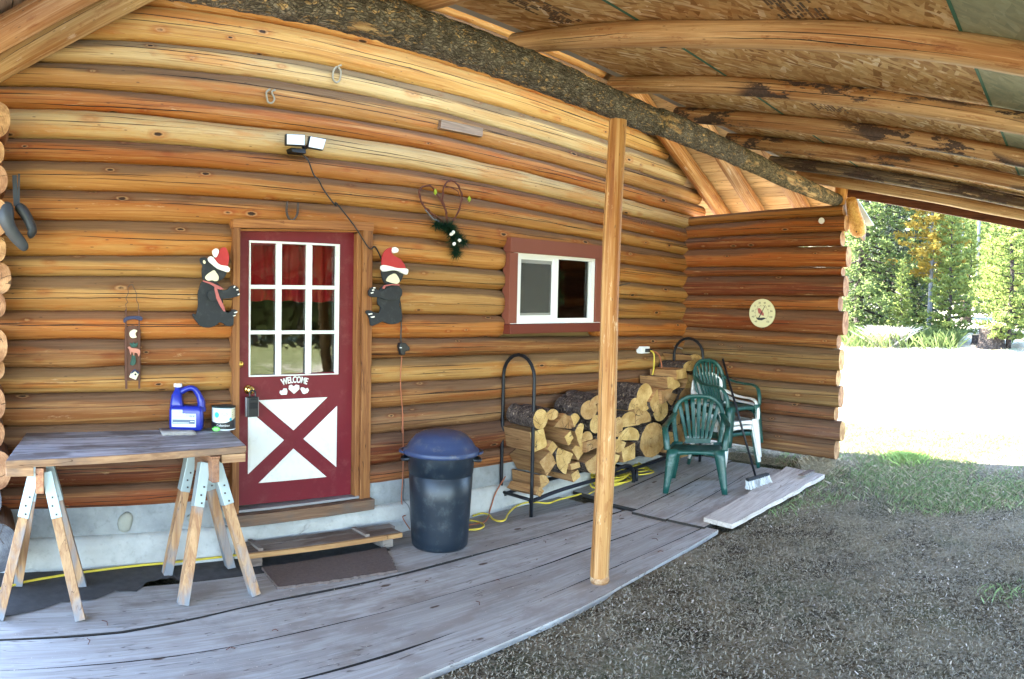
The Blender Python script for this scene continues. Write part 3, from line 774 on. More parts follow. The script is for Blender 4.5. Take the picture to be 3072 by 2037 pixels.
# bare soil strip between footing and boards, ragged edge over the first board
so_ = MB(); # dark strips painting the gap shade between boards, with packed joint dirt
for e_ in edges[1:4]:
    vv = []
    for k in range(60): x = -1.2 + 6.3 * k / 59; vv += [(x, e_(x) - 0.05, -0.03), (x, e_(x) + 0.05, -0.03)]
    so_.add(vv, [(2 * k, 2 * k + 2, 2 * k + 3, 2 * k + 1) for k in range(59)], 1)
rim = [(-1.2, -0.86), (0.0, -0.84), (0.1, -0.80), (0.34, -0.70), (0.46, -0.62), (0.68, -0.60), (0.82, -0.50), (0.95, -0.53), (1.05, -0.40), (1.22, -0.36), (1.45, -0.47), (1.9, -0.46), (2.4, -0.47), (3.0, -0.44)]
pp = []
for (a, b), (c, e) in zip(rim, rim[1:]):
    for k in range(5):
        t = k / 5; pp.append((a + (c - a) * t, b + (e - b) * t + 0.018 * N1(a * 9 + t * 5, 2)))
pp.append(rim[-1])
vs = []
for x, y in pp: vs += [(x, y, 0.006 if x < 1.25 else -0.012), (x, 0.05, 0.006 if x < 1.25 else -0.012)]
so_.add(vs, [(2 * i, 2 * i + 2, 2 * i + 3, 2 * i + 1) for i in range(len(pp) - 1)])
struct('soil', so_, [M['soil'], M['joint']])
# measured outlines of flat things on the wall, (x, z) in metres
D = {"bearL":{"head":[[1.488,2.147], [1.503,2.154], [1.53,2.154], [1.55,2.142], [1.574,2.122], [1.628,2.086], [1.677,2.062], [1.682,2.045], [1.664,2.015], [1.628,1.994], [1.602,1.984], [1.544,1.986], [1.514,2.0], [1.504,2.025], [1.502,2.07], [1.506,2.1], [1.491,2.118]], "body":[[1.509,1.987], [1.553,1.992], [1.61,1.989], [1.646,1.952], [1.665,1.906], [1.665,1.83], [1.684,1.779], [1.711,1.773], [1.729,1.788], [1.742,1.795], [1.772,1.786], [1.763,1.763], [1.747,1.741], [1.745,1.695], [1.729,1.676], [1.693,1.678], [1.666,1.695], [1.639,1.701], [1.613,1.682], [1.577,1.667], [1.537,1.665], [1.497,1.678], [1.475,1.701], [1.445,1.74], [1.442,1.763], [1.466,1.757], [1.473,1.782], [1.481,1.828], [1.479,1.903], [1.492,1.949]], "arm":[[1.606,1.934], [1.647,1.929], [1.687,1.934], [1.709,1.953], [1.732,1.965], [1.752,1.962], [1.775,1.944], [1.775,1.929], [1.783,1.908], [1.778,1.891], [1.746,1.882], [1.71,1.871], [1.665,1.868], [1.62,1.859], [1.567,1.854], [1.545,1.879], [1.549,1.921]], "muzzle":[[1.588,2.067], [1.606,2.05], [1.623,2.023], [1.619,1.998], [1.597,1.991], [1.575,1.997], [1.544,1.993], [1.523,2.012], [1.535,2.034], [1.561,2.053]], "hat":[[1.658,2.229], [1.676,2.222], [1.692,2.189], [1.699,2.159], [1.692,2.117], [1.683,2.096], [1.636,2.103], [1.592,2.144], [1.609,2.173], [1.627,2.207], [1.64,2.223]], "hat_trim":[[1.552,2.161], [1.574,2.158], [1.592,2.137], [1.61,2.117], [1.636,2.103], [1.686,2.096], [1.702,2.075], [1.69,2.056], [1.659,2.062], [1.61,2.079], [1.574,2.105], [1.548,2.126], [1.541,2.148]], "pompom":[[1.596,2.218], [1.617,2.207], [1.614,2.182], [1.598,2.156], [1.58,2.168], [1.574,2.201]], "ear":[[1.513,2.136], [1.526,2.127], [1.525,2.112], [1.513,2.111], [1.506,2.124]], "ribbon":[[1.507,1.995], [1.566,1.982], [1.62,1.96], [1.664,1.937], [1.638,1.932], [1.611,1.939], [1.629,1.884], [1.665,1.813], [1.675,1.779], [1.661,1.781], [1.634,1.817], [1.607,1.871], [1.592,1.934], [1.593,1.951], [1.553,1.973], [1.507,1.987]], "claws":[[[1.734,1.953], [1.745,1.961], [1.75,1.956], [1.739,1.945]], [[1.757,1.937], [1.773,1.939], [1.771,1.931], [1.758,1.928]], [[1.766,1.903], [1.78,1.908], [1.781,1.901], [1.77,1.895]], [[1.745,1.773], [1.765,1.78], [1.766,1.773], [1.747,1.767]], [[1.738,1.75], [1.752,1.755], [1.754,1.75], [1.74,1.745]]], "eye":[[1.55,2.09], [1.561,2.093], [1.565,2.084], [1.559,2.076], [1.55,2.078]]},"bearR":{"head":[[2.974,2.116], [3.035,2.131], [3.108,2.122], [3.175,2.1], [3.168,2.063], [3.139,2.025], [3.081,2.014], [3.015,2.014], [2.986,2.044]], "body":[[3.008,2.005], [3.095,2.014], [3.155,1.995], [3.171,1.952], [3.164,1.903], [3.154,1.847], [3.182,1.779], [3.179,1.73], [3.146,1.702], [3.08,1.692], [3.028,1.704], [2.992,1.713], [2.942,1.691], [2.892,1.679], [2.881,1.721], [2.87,1.751], [2.841,1.787], [2.869,1.802], [2.912,1.788], [2.962,1.782], [2.979,1.825], [2.953,1.849], [2.949,1.891], [2.966,1.964]], "arm":[[2.987,1.962], [3.037,1.985], [3.11,1.993], [3.163,1.977], [3.164,1.921], [3.112,1.892], [3.025,1.887], [2.952,1.903], [2.888,1.905], [2.856,1.919], [2.859,1.961], [2.89,1.983], [2.916,1.969], [2.951,1.958]], "muzzle":[[3.083,2.096], [3.109,2.088], [3.139,2.043], [3.121,2.017], [3.081,2.017], [3.037,2.027], [3.009,2.038], [3.029,2.07], [3.057,2.086]], "hat":[[3.053,2.299], [3.054,2.259], [3.084,2.234], [3.136,2.215], [3.174,2.18], [3.189,2.138], [3.108,2.14], [3.034,2.149], [2.973,2.155], [2.965,2.188], [2.975,2.242], [3.003,2.28]], "hat_trim":[[2.973,2.158], [3.034,2.152], [3.108,2.14], [3.197,2.14], [3.212,2.121], [3.198,2.092], [3.16,2.1], [3.108,2.119], [3.057,2.119], [2.984,2.107], [2.956,2.121], [2.955,2.145]], "pompom":[[3.057,2.296], [3.082,2.304], [3.112,2.29], [3.105,2.265], [3.069,2.257], [3.052,2.271]], "ribbon":[[2.994,2.001], [3.059,2.011], [3.14,2.013], [3.14,2.002], [3.066,2.004], [3.008,1.993], [2.994,1.971], [2.976,1.977]], "claws":[[[2.891,1.98], [2.912,1.982], [2.912,1.973], [2.894,1.971]], [[2.879,1.962], [2.9,1.965], [2.902,1.956], [2.884,1.953]], [[2.868,1.938], [2.893,1.944], [2.895,1.935], [2.874,1.93]], [[2.859,1.774], [2.887,1.778], [2.887,1.769], [2.863,1.766]], [[2.88,1.751], [2.909,1.756], [2.907,1.746], [2.888,1.742]]]},"lite":{"lite_outer":[[1.895,2.298], [2.647,2.308], [2.648,1.299], [1.9,1.3]], "lite_inner":[[1.906,2.282], [2.614,2.293], [2.619,1.306], [1.91,1.311]]},"vbars":[[[2.112,2.294], [2.158,2.294], [2.161,1.305], [2.117,1.302]], [[2.363,2.299], [2.412,2.293], [2.413,1.306], [2.366,1.303]]], "hbars":[[[1.904,1.976], [2.648,1.987], [2.645,1.957], [1.903,1.946]], [[1.904,1.642], [2.645,1.64], [2.644,1.614], [1.901,1.612]]], "curtain":[[1.952,2.298], [2.687,2.312], [2.688,1.882], [1.956,1.861]], "tri":[[[1.979,1.124], [2.56,1.122], [2.271,0.882]], [[1.899,1.01], [1.96,1.007], [2.193,0.813], [1.902,0.577]], [[2.647,1.05], [2.647,0.567], [2.356,0.811]], [[2.272,0.743], [2.562,0.498], [1.987,0.504]]], "hearts":[[[2.27,1.16], [2.226,1.198], [2.228,1.225], [2.25,1.232], [2.267,1.217], [2.287,1.231], [2.314,1.224], [2.316,1.195]], [[2.164,1.156], [2.151,1.172], [2.155,1.19], [2.175,1.189], [2.184,1.205], [2.209,1.204], [2.216,1.182], [2.21,1.157]], [[2.357,1.155], [2.344,1.16], [2.325,1.194], [2.33,1.208], [2.353,1.206], [2.363,1.195], [2.386,1.202], [2.397,1.183], [2.386,1.164]]], "welcome":[[2.159,1.246], [2.181,1.274], [2.273,1.286], [2.348,1.272], [2.39,1.257], [2.372,1.23], [2.273,1.251], [2.177,1.225]], "knob":[[1.897,1.211], [1.91,1.196]], "deadbolt":[[1.83,1.395]], "lockbox":[[1.849,1.167], [1.938,1.164], [1.939,1.016], [1.85,1.02]], "slab":[[1.802,2.374], [2.779,2.421], [2.782,0.334], [1.811,0.35]], "trimpts":[[1.747,2.431], [2.861,2.476], [2.847,1.258], [1.773,2.397], [2.747,2.42], [2.869,0.26], [2.74,0.36], [1.782,0.259], [1.781,0.373]], "win":{"trim_top":[[4.366,2.494], [5.673,2.531], [5.679,2.391], [4.37,2.358]], "trim_l":[[4.365,2.354], [4.476,2.359], [4.477,1.7], [4.361,1.696]], "sill":[[4.371,1.692], [5.675,1.727], [5.634,1.634], [4.331,1.605]], "frame":[[4.422,2.38], [5.584,2.407], [5.599,1.73], [4.472,1.704]], "paneL":[[4.528,2.342], [4.966,2.347], [4.965,1.76], [4.53,1.754]], "paneR":[[5.059,2.354], [5.512,2.362], [5.524,1.777], [5.075,1.766]]},"plaque":{"board":[[0.962,1.659], [0.986,1.677], [1.02,1.682], [1.053,1.673], [1.072,1.651], [1.073,1.299], [0.962,1.301]], "railL":[[0.961,1.79], [0.973,1.79], [0.979,1.245], [0.963,1.246]], "railR":[[1.055,1.79], [1.065,1.79], [1.069,1.243], [1.056,1.244]], "banner":[[0.949,1.725], [0.971,1.741], [1.016,1.746], [1.061,1.745], [1.08,1.732], [1.072,1.713], [1.023,1.724], [0.971,1.714], [0.953,1.697]], "moon":[[1.023,1.653], [1.047,1.644], [1.033,1.629], [1.035,1.611], [1.042,1.6], [1.012,1.594], [0.994,1.611], [0.996,1.638]], "moose":[[0.979,1.531], [0.994,1.536], [1.005,1.527], [1.031,1.523], [1.057,1.518], [1.066,1.505], [1.064,1.483], [1.055,1.467], [1.05,1.483], [1.042,1.49], [1.027,1.492], [1.024,1.476], [1.018,1.474], [1.015,1.494], [1.005,1.498], [1.0,1.48], [0.995,1.498], [0.99,1.516]], "antler":[[0.994,1.564], [1.012,1.556], [1.02,1.567], [1.031,1.555], [1.05,1.563], [1.042,1.534], [1.005,1.531]], "tree":[[1.01,1.476], [1.027,1.479], [1.037,1.439], [1.031,1.417], [1.016,1.406], [0.998,1.414], [1.005,1.447]], "house":[[1.005,1.362], [1.031,1.377], [1.058,1.354], [1.035,1.307], [0.99,1.326]], "roof":[[0.994,1.355], [1.024,1.384], [1.06,1.358], [1.05,1.347], [1.028,1.367], [1.005,1.351]], "wire":[[0.971,1.79], [0.973,1.826], [0.98,1.841], [0.975,1.863], [0.982,1.903], [0.989,1.943], [1.008,1.961], [1.027,1.943], [1.042,1.892], [1.047,1.856], [1.053,1.827], [1.061,1.79]]},"wreath":{"loopL":[[3.648,2.537], [3.597,2.562], [3.508,2.603], [3.433,2.645], [3.384,2.688], [3.365,2.735], [3.352,2.777], [3.369,2.813], [3.423,2.834], [3.472,2.837], [3.51,2.81], [3.535,2.783], [3.593,2.711], [3.633,2.641], [3.648,2.542]], "loopR":[[3.648,2.542], [3.62,2.664], [3.593,2.721], [3.591,2.795], [3.602,2.851], [3.639,2.896], [3.677,2.91], [3.723,2.901], [3.763,2.866], [3.79,2.814], [3.797,2.785], [3.786,2.723], [3.749,2.638], [3.699,2.572], [3.661,2.539]], "loopR2":[[3.603,2.839], [3.647,2.849], [3.705,2.839], [3.744,2.819], [3.758,2.78]], "twig":[[3.403,2.637], [3.484,2.571], [3.534,2.556], [3.598,2.523]], "loopL2":[[3.357,2.811], [3.34,2.756], [3.359,2.71], [3.391,2.66], [3.453,2.598], [3.547,2.558], [3.623,2.535]], "green":[[3.649,2.517], [3.51,2.529], [3.573,2.52], [3.688,2.491], [3.754,2.446], [3.82,2.401], [3.716,2.372], [3.731,2.298], [3.657,2.443]], "berries":[[3.666,2.469], [3.647,2.452], [3.735,2.409], [3.678,2.374], [3.624,2.483], [3.683,2.43]]},"flood":{"headL":[[2.115,3.06], [2.272,3.072], [2.271,2.989], [2.116,2.978]], "headR":[[2.312,3.07], [2.451,3.064], [2.425,2.976], [2.295,2.982]], "base":[[2.176,2.976], [2.298,2.98], [2.301,2.946], [2.189,2.947]], "cord":[[2.29,2.942], [2.328,2.904], [2.385,2.807], [2.417,2.768], [2.472,2.702], [2.566,2.587]], "shoe":[[2.175,2.593], [2.168,2.528], [2.182,2.478], [2.208,2.458], [2.236,2.472], [2.257,2.511], [2.261,2.59]]},"cord2":[[2.562,2.607], [2.726,2.443], [2.858,2.284], [2.974,2.173], [3.178,1.903], [3.194,1.817], [3.201,1.692], [3.199,1.574], [3.208,1.542]], "cord3":[[3.209,1.435], [3.205,1.265], [3.212,1.142], [3.23,0.982], [3.23,0.798], [3.236,0.959], [3.246,0.471], [3.235,0.269], [3.252,0.16], [3.278,0.116]], "adapter":[[3.174,1.543], [3.223,1.542], [3.269,1.504], [3.266,1.479], [3.224,1.47], [3.225,1.442], [3.187,1.443], [3.167,1.512]], "rope1":[[2.026,3.387], [1.997,3.362], [2.001,3.32], [2.015,3.29], [2.045,3.293], [2.06,3.327], [2.038,3.367], [2.067,3.387]], "rope2":[[2.572,3.637], [2.544,3.602], [2.539,3.544], [2.568,3.517], [2.597,3.541], [2.607,3.606], [2.584,3.639], [2.612,3.654]], "block":[[3.553,3.398], [4.014,3.41], [4.008,3.333], [3.547,3.325]], "outlet":[[6.411,1.455], [6.616,1.465], [6.62,1.383], [6.47,1.394]], "outcord":[[6.551,1.421], [6.588,1.38], [6.58,1.299], [6.575,1.211], [6.562,1.421], [6.659,1.364], [6.71,1.294], [6.726,1.212]]}
# ------------------------------------------------------------------ the cabin
cabin = thing('log_cabin', 'honey coloured log cabin wall with crimson door and gabled roof', 'cabin')
XS = (-0.1, 0.53, 1.82, 3.42, 6.59, 7.6)
def row(a, b, c, e): return [(0.53, a), (1.82, b), (3.42, c), (6.59, e)]
SEAM = [row(4.95, 4.95, 4.95, 4.95), row(4.74, 4.74, 4.74, 4.74), row(4.53, 4.53, 4.53, 4.53), row(4.32, 4.33, 4.32, 4.31), row(4.11, 4.12, 4.11, 4.10),
    row(3.89, 3.888, 3.902, 3.893), row(3.62, 3.656, 3.667, 3.689), row(3.46, 3.477, 3.490, 3.452), row(3.297, 3.276, 3.290, 3.267), row(3.147, 3.127, 3.156, 3.10),
    row(2.952, 2.946, 2.966, 2.93), row(2.80, 2.799, 2.819, 2.755), row(2.606, 2.603, 2.622, 2.60), row(2.40, 2.411, 2.412, 2.384), row(2.157, 2.18, 2.201, 2.188),
    row(2.019, 2.02, 2.02, 2.0), row(1.783, 1.78, 1.778, 1.783), row(1.585, 1.58, 1.579, 1.579), row(1.391, 1.40, 1.415, 1.422), row(1.216, 1.21, 1.212, 1.188),
    row(0.993, 1.0, 1.012, 1.0), row(0.78, 0.79, 0.804, 0.81), row(0.562, 0.555, 0.553, 0.55), row(0.405, 0.40, 0.388, 0.37)]
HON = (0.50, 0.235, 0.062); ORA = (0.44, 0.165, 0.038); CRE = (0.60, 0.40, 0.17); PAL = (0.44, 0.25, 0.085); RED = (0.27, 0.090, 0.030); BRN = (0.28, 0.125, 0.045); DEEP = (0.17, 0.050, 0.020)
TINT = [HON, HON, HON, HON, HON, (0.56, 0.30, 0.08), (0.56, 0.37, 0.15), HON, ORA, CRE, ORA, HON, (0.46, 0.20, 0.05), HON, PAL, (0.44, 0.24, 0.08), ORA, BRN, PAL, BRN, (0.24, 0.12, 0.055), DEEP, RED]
random.seed(11)
def wall_log(i, xa, xb, ra=0.0, rb=0.0, col=None):
    st = []; top, bot = SEAM[i], SEAM[i + 1]
    n = max(6, int((xb - xa) / 0.09))
    fat = random.uniform(-0.012, 0.012)
    xs = [xa + (xb - xa) * k / n for k in range(n + 1)]
    if ra: xs = [xa + ra * t for t in (0, 0.08, 0.25, 0.5, 0.75)] + [x for x in xs if x > xa + ra]
    if rb: xs = [x for x in xs if x < xb - rb] + [xb - rb * t for t in (0.75, 0.5, 0.25, 0.08, 0)]
    for x in xs:
        zt, zb = lerp(top, x) + 0.006 * N1(x * 2.3, i), lerp(bot, x) + 0.006 * N1(x * 2.3, i + 1)
        hz = (zt - zb) / 2
        st.append((x, 0.035, (zt + zb) / 2, hz * 1.03, 0.072 + hz * 0.26 + fat))
    c = col or TINT[i]; j = random.uniform(0.84, 0.98)
    return log_obj('log', st, M['log_clean'] if i in (5, 9) else M['log'], cabin, color=tuple(min(1, q * j) for q in c), seed=i * 3.7, round0=ra, round1=rb, endmat=M['log_end'])
for i in range(23):
    zmid = (lerp(SEAM[i], 3) + lerp(SEAM[i + 1], 3)) / 2
    xa, xb = (-0.02, 7.62)
    if zmid > 3.2:
        xa = max(-0.3, (zmid - 3.18) / 0.578 - 0.46); xb = min(7.8, (7.30 - zmid) / 0.53 + 0.32)
    if i <= 12: wall_log(i, xa, xb)
    elif i <= 16:
        wall_log(i, xa, 1.80, 0, 0.03); wall_log(i, 2.84, 4.40, 0.03, 0.10); wall_log(i, 5.72, xb, 0.05)
    else:
        wall_log(i, xa, 1.80, 0, 0.03); wall_log(i, 2.84, xb, 0.03)
# red-brown stain patch on the pale gable log and an orange pitch pocket
# wing wall across the right end of the porch
WS = [(3.071, 3.141), (2.962, 3.02), (2.805, 2.845), (2.66, 2.675), (2.447, 2.436), (2.326, 2.335), (2.091, 2.107), (1.938, 1.94), (1.70, 1.668), (1.547, 1.509), (1.31, 1.269), (1.115, 1.087), (0.92, 0.849), (0.735, 0.693), (0.52, 0.47), (0.33, 0.255)]
WE = [-2.09, -2.12, -2.08, -2.16, -2.10, -2.14, -2.08, -2.15, -2.08, -2.12, -2.09, -2.13, -2.08, -2.16, -2.10]
R90 = Matrix.Rotation(-pi / 2, 4, 'Z')
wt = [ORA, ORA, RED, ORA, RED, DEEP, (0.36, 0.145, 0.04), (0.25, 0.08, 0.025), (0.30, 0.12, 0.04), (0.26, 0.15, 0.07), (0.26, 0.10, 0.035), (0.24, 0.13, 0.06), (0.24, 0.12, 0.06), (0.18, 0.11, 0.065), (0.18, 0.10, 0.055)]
for i in range(15):
    a, b = WS[i], WS[i + 1]; st = []
    L0, L1 = -0.25, -WE[i]          # local x = -y
    if i == 0: L0 = 0.06
    gapk = 0.985 if i in (2, 3, 4, 6, 8, 12) else 1.03
    for k in range(26):
        x = L0 + (L1 - L0) * k / 25; f = max(0, min(1, x / 2.09))
        zt = a[0] + (a[1] - a[0]) * f; zb = b[0] + (b[1] - b[0]) * f; hz = (zt - zb) / 2
        kk = gapk if x > 1.5 or 0.7 < x < 0.95 else 1.04
        st.append((x, 7.475, (zt + zb) / 2, hz * (kk + 0.03 * N1(x * 2.5, i * 3.3)), 0.055 + hz * 0.35))
    log_obj('log', st, M['log'], cabin, rot=R90, color=tuple(q * random.uniform(0.78, 0.95) for q in wt[i]), seed=40 + i * 2.9, wob=0.03)
# side wall behind the corner and the far side wall, seen only edge-on
LZ = [2.98, 2.79, 2.61, 2.37, 2.18, 1.99, 1.82, 1.56, 1.41, 1.20, 1.0, 0.79, 0.56, 0.31]
LR = [0.115, 0.085, 0.10, 0.125, 0.09, 0.105, 0.085, 0.12, 0.085, 0.125, 0.10, 0.13, 0.11, 0.16]
LX = [0.065, 0.055, 0.06, 0.04, 0.06, 0.075, 0.06, 0.03, 0.05, 0.01, 0.03, 0.04, 0.0, 0.045]
LY = [0.36, 0.30, 0.33, 0.37, 0.30, 0.28, 0.31, 0.40, 0.27, 0.42, 0.36, 0.46, 0.34, 0.50]
for i, z in enumerate(LZ):
    st = [(x, LX[i] + 0.0, z, LR[i], LR[i]) for x in [-3.0 + (3.0 + LY[i]) * k / 24 for k in range(25)]]
    log_obj('log', st, M['log'], cabin, rot=R90, color=tuple(q * 0.8 for q in random.choice((RED, BRN, ORA, BRN))), seed=90 + i, wob=0.04, endmat=M['log_end_old'] if i in (12, 13) else M['log_end'])
sw = MB()
for i in range(14):
    sw.box((7.40, 0.25, 0.2 + i * 0.21), (7.62, 6.8, 0.395 + i * 0.21))
sw.box((-0.3, 6.6, 0), (7.6, 6.8, 3.3)); sw.box((-0.12, 3.0, 0), (0.12, 6.6, 3.2))
sw.build('side_wall', M['oldblock'], cabin)
bk = MB(); bk.box((0.1, 0.10, 0.3), (1.78, 0.14, 3.3)); bk.box((2.86, 0.10, 0.3), (4.4, 0.14, 3.3)); bk.box((5.72, 0.10, 0.3), (7.5, 0.14, 3.3)); bk.box((1.78, 0.10, 2.44), (2.86, 0.14, 3.3)); bk.box((4.4, 0.10, 2.44), (5.72, 0.14, 3.3)); bk.box((4.4, 0.10, 0.3), (5.72, 0.14, 1.68))
bk.build('wall_lining', M['room'], cabin)
rm = MB(); rm.box((0.3, 2.4, 0.3), (7.3, 2.5, 3.3)); rm.box((0.3, 0.15, 0.2), (7.3, 2.5, 0.3)); rm.box((0.3, 0.15, 3.3), (7.3, 2.5, 3.36)); rm.box((0.3, 0.15, 0.3), (0.4, 2.4, 3.3)); rm.box((7.2, 0.15, 0.3), (7.3, 2.4, 3.3))
rm.build('interior_wall', M['room'], cabin)
# foundation: grey upper band, paler footing that steps out
def rough_band(x0, x1, prof, mat, name, seed):
    mb = MB(); n = int((x1 - x0) / 0.05); m = len(prof); vs = []
    for i in range(n + 1):
        x = x0 + (x1 - x0) * i / n
        for j, (y, z) in enumerate(prof):
            k = 0.022 * N1(x * 2.1, z * 5 + seed) + 0.008 * N1(x * 9, z * 20 + seed)
            zz_ = z + (0.5 * k if 0 < j < m - 1 else 0)
            if 1.72 < x < 2.95: zz_ = min(zz_, 0.222)
            vs.append((x, y + (k if 0 < j < m - 1 else 0), zz_))
    fs = [(i * m + j, i * m + j + 1, (i + 1) * m + j + 1, (i + 1) * m + j) for i in range(n) for j in range(m - 1)]
    mb.add(vs, fs, 0, 0.5, True); return mb.build(name, mat, cabin)
rough_band(-0.4, 7.5, [(0.06, 0.43), (-0.01, 0.425), (-0.025, 0.40), (-0.03, 0.35), (-0.035, 0.30), (-0.04, 0.25), (-0.045, 0.205), (0.0, 0.19)][::-1], M['conc_up'], 'foundation_wall', 1)
rough_band(-0.4, 7.5, [(0.0, 0.225), (-0.055, 0.22), (-0.085, 0.20), (-0.10, 0.16), (-0.10, 0.12), (-0.105, 0.08), (-0.11, 0.03), (-0.11, -0.10)][::-1], M['conc_lo'], 'footing', 2)
for (x, z, a, b) in ((0.98, 0.30, 0.055, 0.075), (1.47, 0.29, 0.04, 0.035), (1.74, 0.30, 0.06, 0.035)):
    mb = MB(); pr = [(0.001, -0.03)] + [(a * cos(t), 0.03 * sin(t)) for t in [-1.2 + 2.6 * k / 7 for k in range(8)]] + [(0.001, 0.03)]
    mb.lathe(pr, (0, 0, 0), 16)
    for v in mb.v:
        v.x, v.y, v.z = v.x * (1 + 0.25 * N1(v.x * 30, v.y * 30)), -v.z * 1.1, v.y * b / a
    o = mb.build('embedded_stone', M['stone'], cabin); o.location = (x, -0.04, z); o.rotation_euler = (0, 0.3, 0)

# ---- door
def quadmap(q):
    """unit square -> the door's slightly racked outline"""
    (a, b, c, e) = [Vector((p[0], 0, p[1])) for p in q]      # TL TR BR BL
    return lambda s_, t_, y=0.0: (lambda P: (P.x, y, P.z))((a * (1 - s_) + b * s_) * t_ + (e * (1 - s_) + c * s_) * (1 - t_))
slab = D['slab']; dm = quadmap(slab)
door = MB(); 
def holed(mb, dmap, outer, holes, y0, y1, mi=0):
    """front skin with rectangular holes on a grid"""
    xs = sorted({outer[0], outer[2], *[h[0] for h in holes], *[h[2] for h in holes]}); ys = sorted({outer[1], outer[3], *[h[1] for h in holes], *[h[3] for h in holes]})
    for i in range(len(xs) - 1):
        for j in range(len(ys) - 1):
            cx, cy = (xs[i] + xs[i + 1]) / 2, (ys[j] + ys[j + 1]) / 2
            if any(h[0] < cx < h[2] and h[1] < cy < h[3] for h in holes): continue
            p = [dmap(a, b, y) for y in (y0, y1) for a, b in ((xs[i], ys[j]), (xs[i + 1], ys[j]), (xs[i + 1], ys[j + 1]), (xs[i], ys[j + 1]))]
            mb.add(p, [(0, 1, 2, 3), (7, 6, 5, 4), (0, 4, 5, 1), (1, 5, 6, 2), (2, 6, 7, 3), (3, 7, 4, 0)], mi, 0.5)
# glazed opening in slab coordinates
def inv(p):
    t = (p[1] - 0.342) / (2.3975 - 0.342); s_ = (p[0] - 1.806) / 0.974; return s_, t
lo_ = [inv(p) for p in D['lite']['lite_outer']]
hx0, hx1, hy1, hy0 = lo_[0][0] + 0.008, lo_[1][0] - 0.008, lo_[0][1] - 0.006, lo_[3][1] + 0.006
holed(door, dm, (0, 0, 1, 1), [(hx0, hy0, hx1, hy1)], -0.02, 0.025)
dobj = door.build('door', M['door_red'], cabin)
def sub(name, mb, mat, parent=None, **k): return mb.build(name, mat, parent or dobj, **k)
# white glazing frame and bars: three by three panes
fr = MB(); o_, i_ = D['lite']['lite_outer'], D['lite']['lite_inner']
TLo, TRo, BRo, BLo = o_; TLi, TRi, BRi, BLi = [(i_[0][0], i_[0][1]), (i_[1][0], i_[1][1]), (i_[2][0], i_[2][1]), (i_[3][0], i_[3][1])]
fr.prism([TLo, TRo, TRi, TLi], -0.034, -0.012); fr.prism([TRo, BRo, BRi, TRi], -0.034, -0.012); fr.prism([BRo, BLo, BLi, BRi], -0.034, -0.012); fr.prism([BLo, TLo, TLi, BLi], -0.034, -0.012)
sub('glazing_frame', fr, M['white_paint'])
for q in D['vbars']:
    b = MB(); b.prism([(q[0][0], q[0][1] - 0.006), (q[1][0], q[1][1] - 0.006), (q[2][0], q[2][1] + 0.006), (q[3][0], q[3][1] + 0.006)], -0.031, -0.008); sub('glazing_bar', b, M['white_paint'], bevel=0.004)
for q in D['hbars']:
    b = MB(); b.prism([(q[0][0] + 0.006, q[0][1]), (q[1][0] - 0.01, q[1][1]), (q[2][0] - 0.01, q[2][1]), (q[3][0] + 0.006, q[3][1])], -0.0285, -0.0085); sub('glazing_bar', b, M['white_paint'], bevel=0.004)
b = MB(); b.prism([(TLi[0] - 0.004, TLi[1] + 0.004), (TRi[0] + 0.02, TRi[1] + 0.004), (BRi[0] + 0.02, BRi[1] - 0.004), (BLi[0] - 0.004, BLi[1] - 0.004)], -0.006, -0.002); sub('pane', b, M['glass'])
# curtain with folds
cu = MB(); vs = []; n = 60
for i in range(n + 1):
    x = 1.86 + 0.86 * i / n
    for z in (2.36, 2.1, 1.862): vs.append((x, 0.075 + 0.018 * sin(i * 0.9) + 0.01 * sin(i * 0.37 + z * 3), z + (0.006 * sin(i * 0.5) if z < 2 else 0)))
cu.add(vs, [(i * 3 + j, i * 3 + j + 1, i * 3 + 4 + j, i * 3 + 3 + j) for i in range(n) for j in range(2)], 0, 0.5, True); sub('curtain', cu, M['curtain'])
# crossbuck: four white raised triangles
for q in D['tri']:
    b = MB(); b.prism([tuple(p) for p in q], -0.026, -0.018)
    cx = sum(p[0] for p in q) / len(q); cz = sum(p[1] for p in q) / len(q)
    b.prism([(cx + (p[0] - cx) * 0.86, cz + (p[1] - cz) * 0.86) for p in q], -0.032, -0.026); sub('triangle_panel', b, M['white_paint'] , bevel=0.003)
# WELCOME cut-out and hearts
def text_mesh(body, size, mat, name, parent, extr=0.003, bold=0.0, bevel=0.0):
    cu_ = bpy.data.curves.new(name, 'FONT'); cu_.body = body; cu_.size = size; cu_.extrude = extr; cu_.align_x = 'CENTER'; cu_.align_y = 'CENTER'; cu_.offset = bold
    tmp = bpy.data.objects.new('tmp', cu_); COL.objects.link(tmp)
    dg = bpy.context.evaluated_depsgraph_get(); me = bpy.data.meshes.new_from_object(tmp.evaluated_get(dg))
    bpy.data.objects.remove(tmp); bpy.data.curves.remove(cu_)
    me.materials.clear(); me.materials.append(mat); o = bpy.data.objects.new(name, me); COL.objects.link(o); o.parent = parent; return o
wl = text_mesh('WELCOME', 0.068, M['white_paint'], 'welcome_letters', dobj, 0.004, 0.0014)
w_ = max(v.co.x for v in wl.data.vertices) - min(v.co.x for v in wl.data.vertices)
for v in wl.data.vertices:
    x = v.co.x / w_ * 0.222; R_ = 0.33; a = x / R_
    rr = R_ + v.co.y * (1.0 if True else 1)
    v.co = Vector((2.275 + rr * sin(a), -0.028 - v.co.z, 1.2665 - R_ + rr * cos(a)))
ul = MB(); n = 14; pts = []
for k in range(n + 1): a = -0.345 + 0.69 * k / n; pts.append((2.275 + 0.345 * sin(a) * 1.0, 1.2665 - 0.33 + 0.30 * cos(a)))
for q in D['hearts']:
    b = MB(); b.prism([tuple(p) for p in q], -0.030, -0.02); sub('heart', b, M['white_paint'], bevel=0.003)
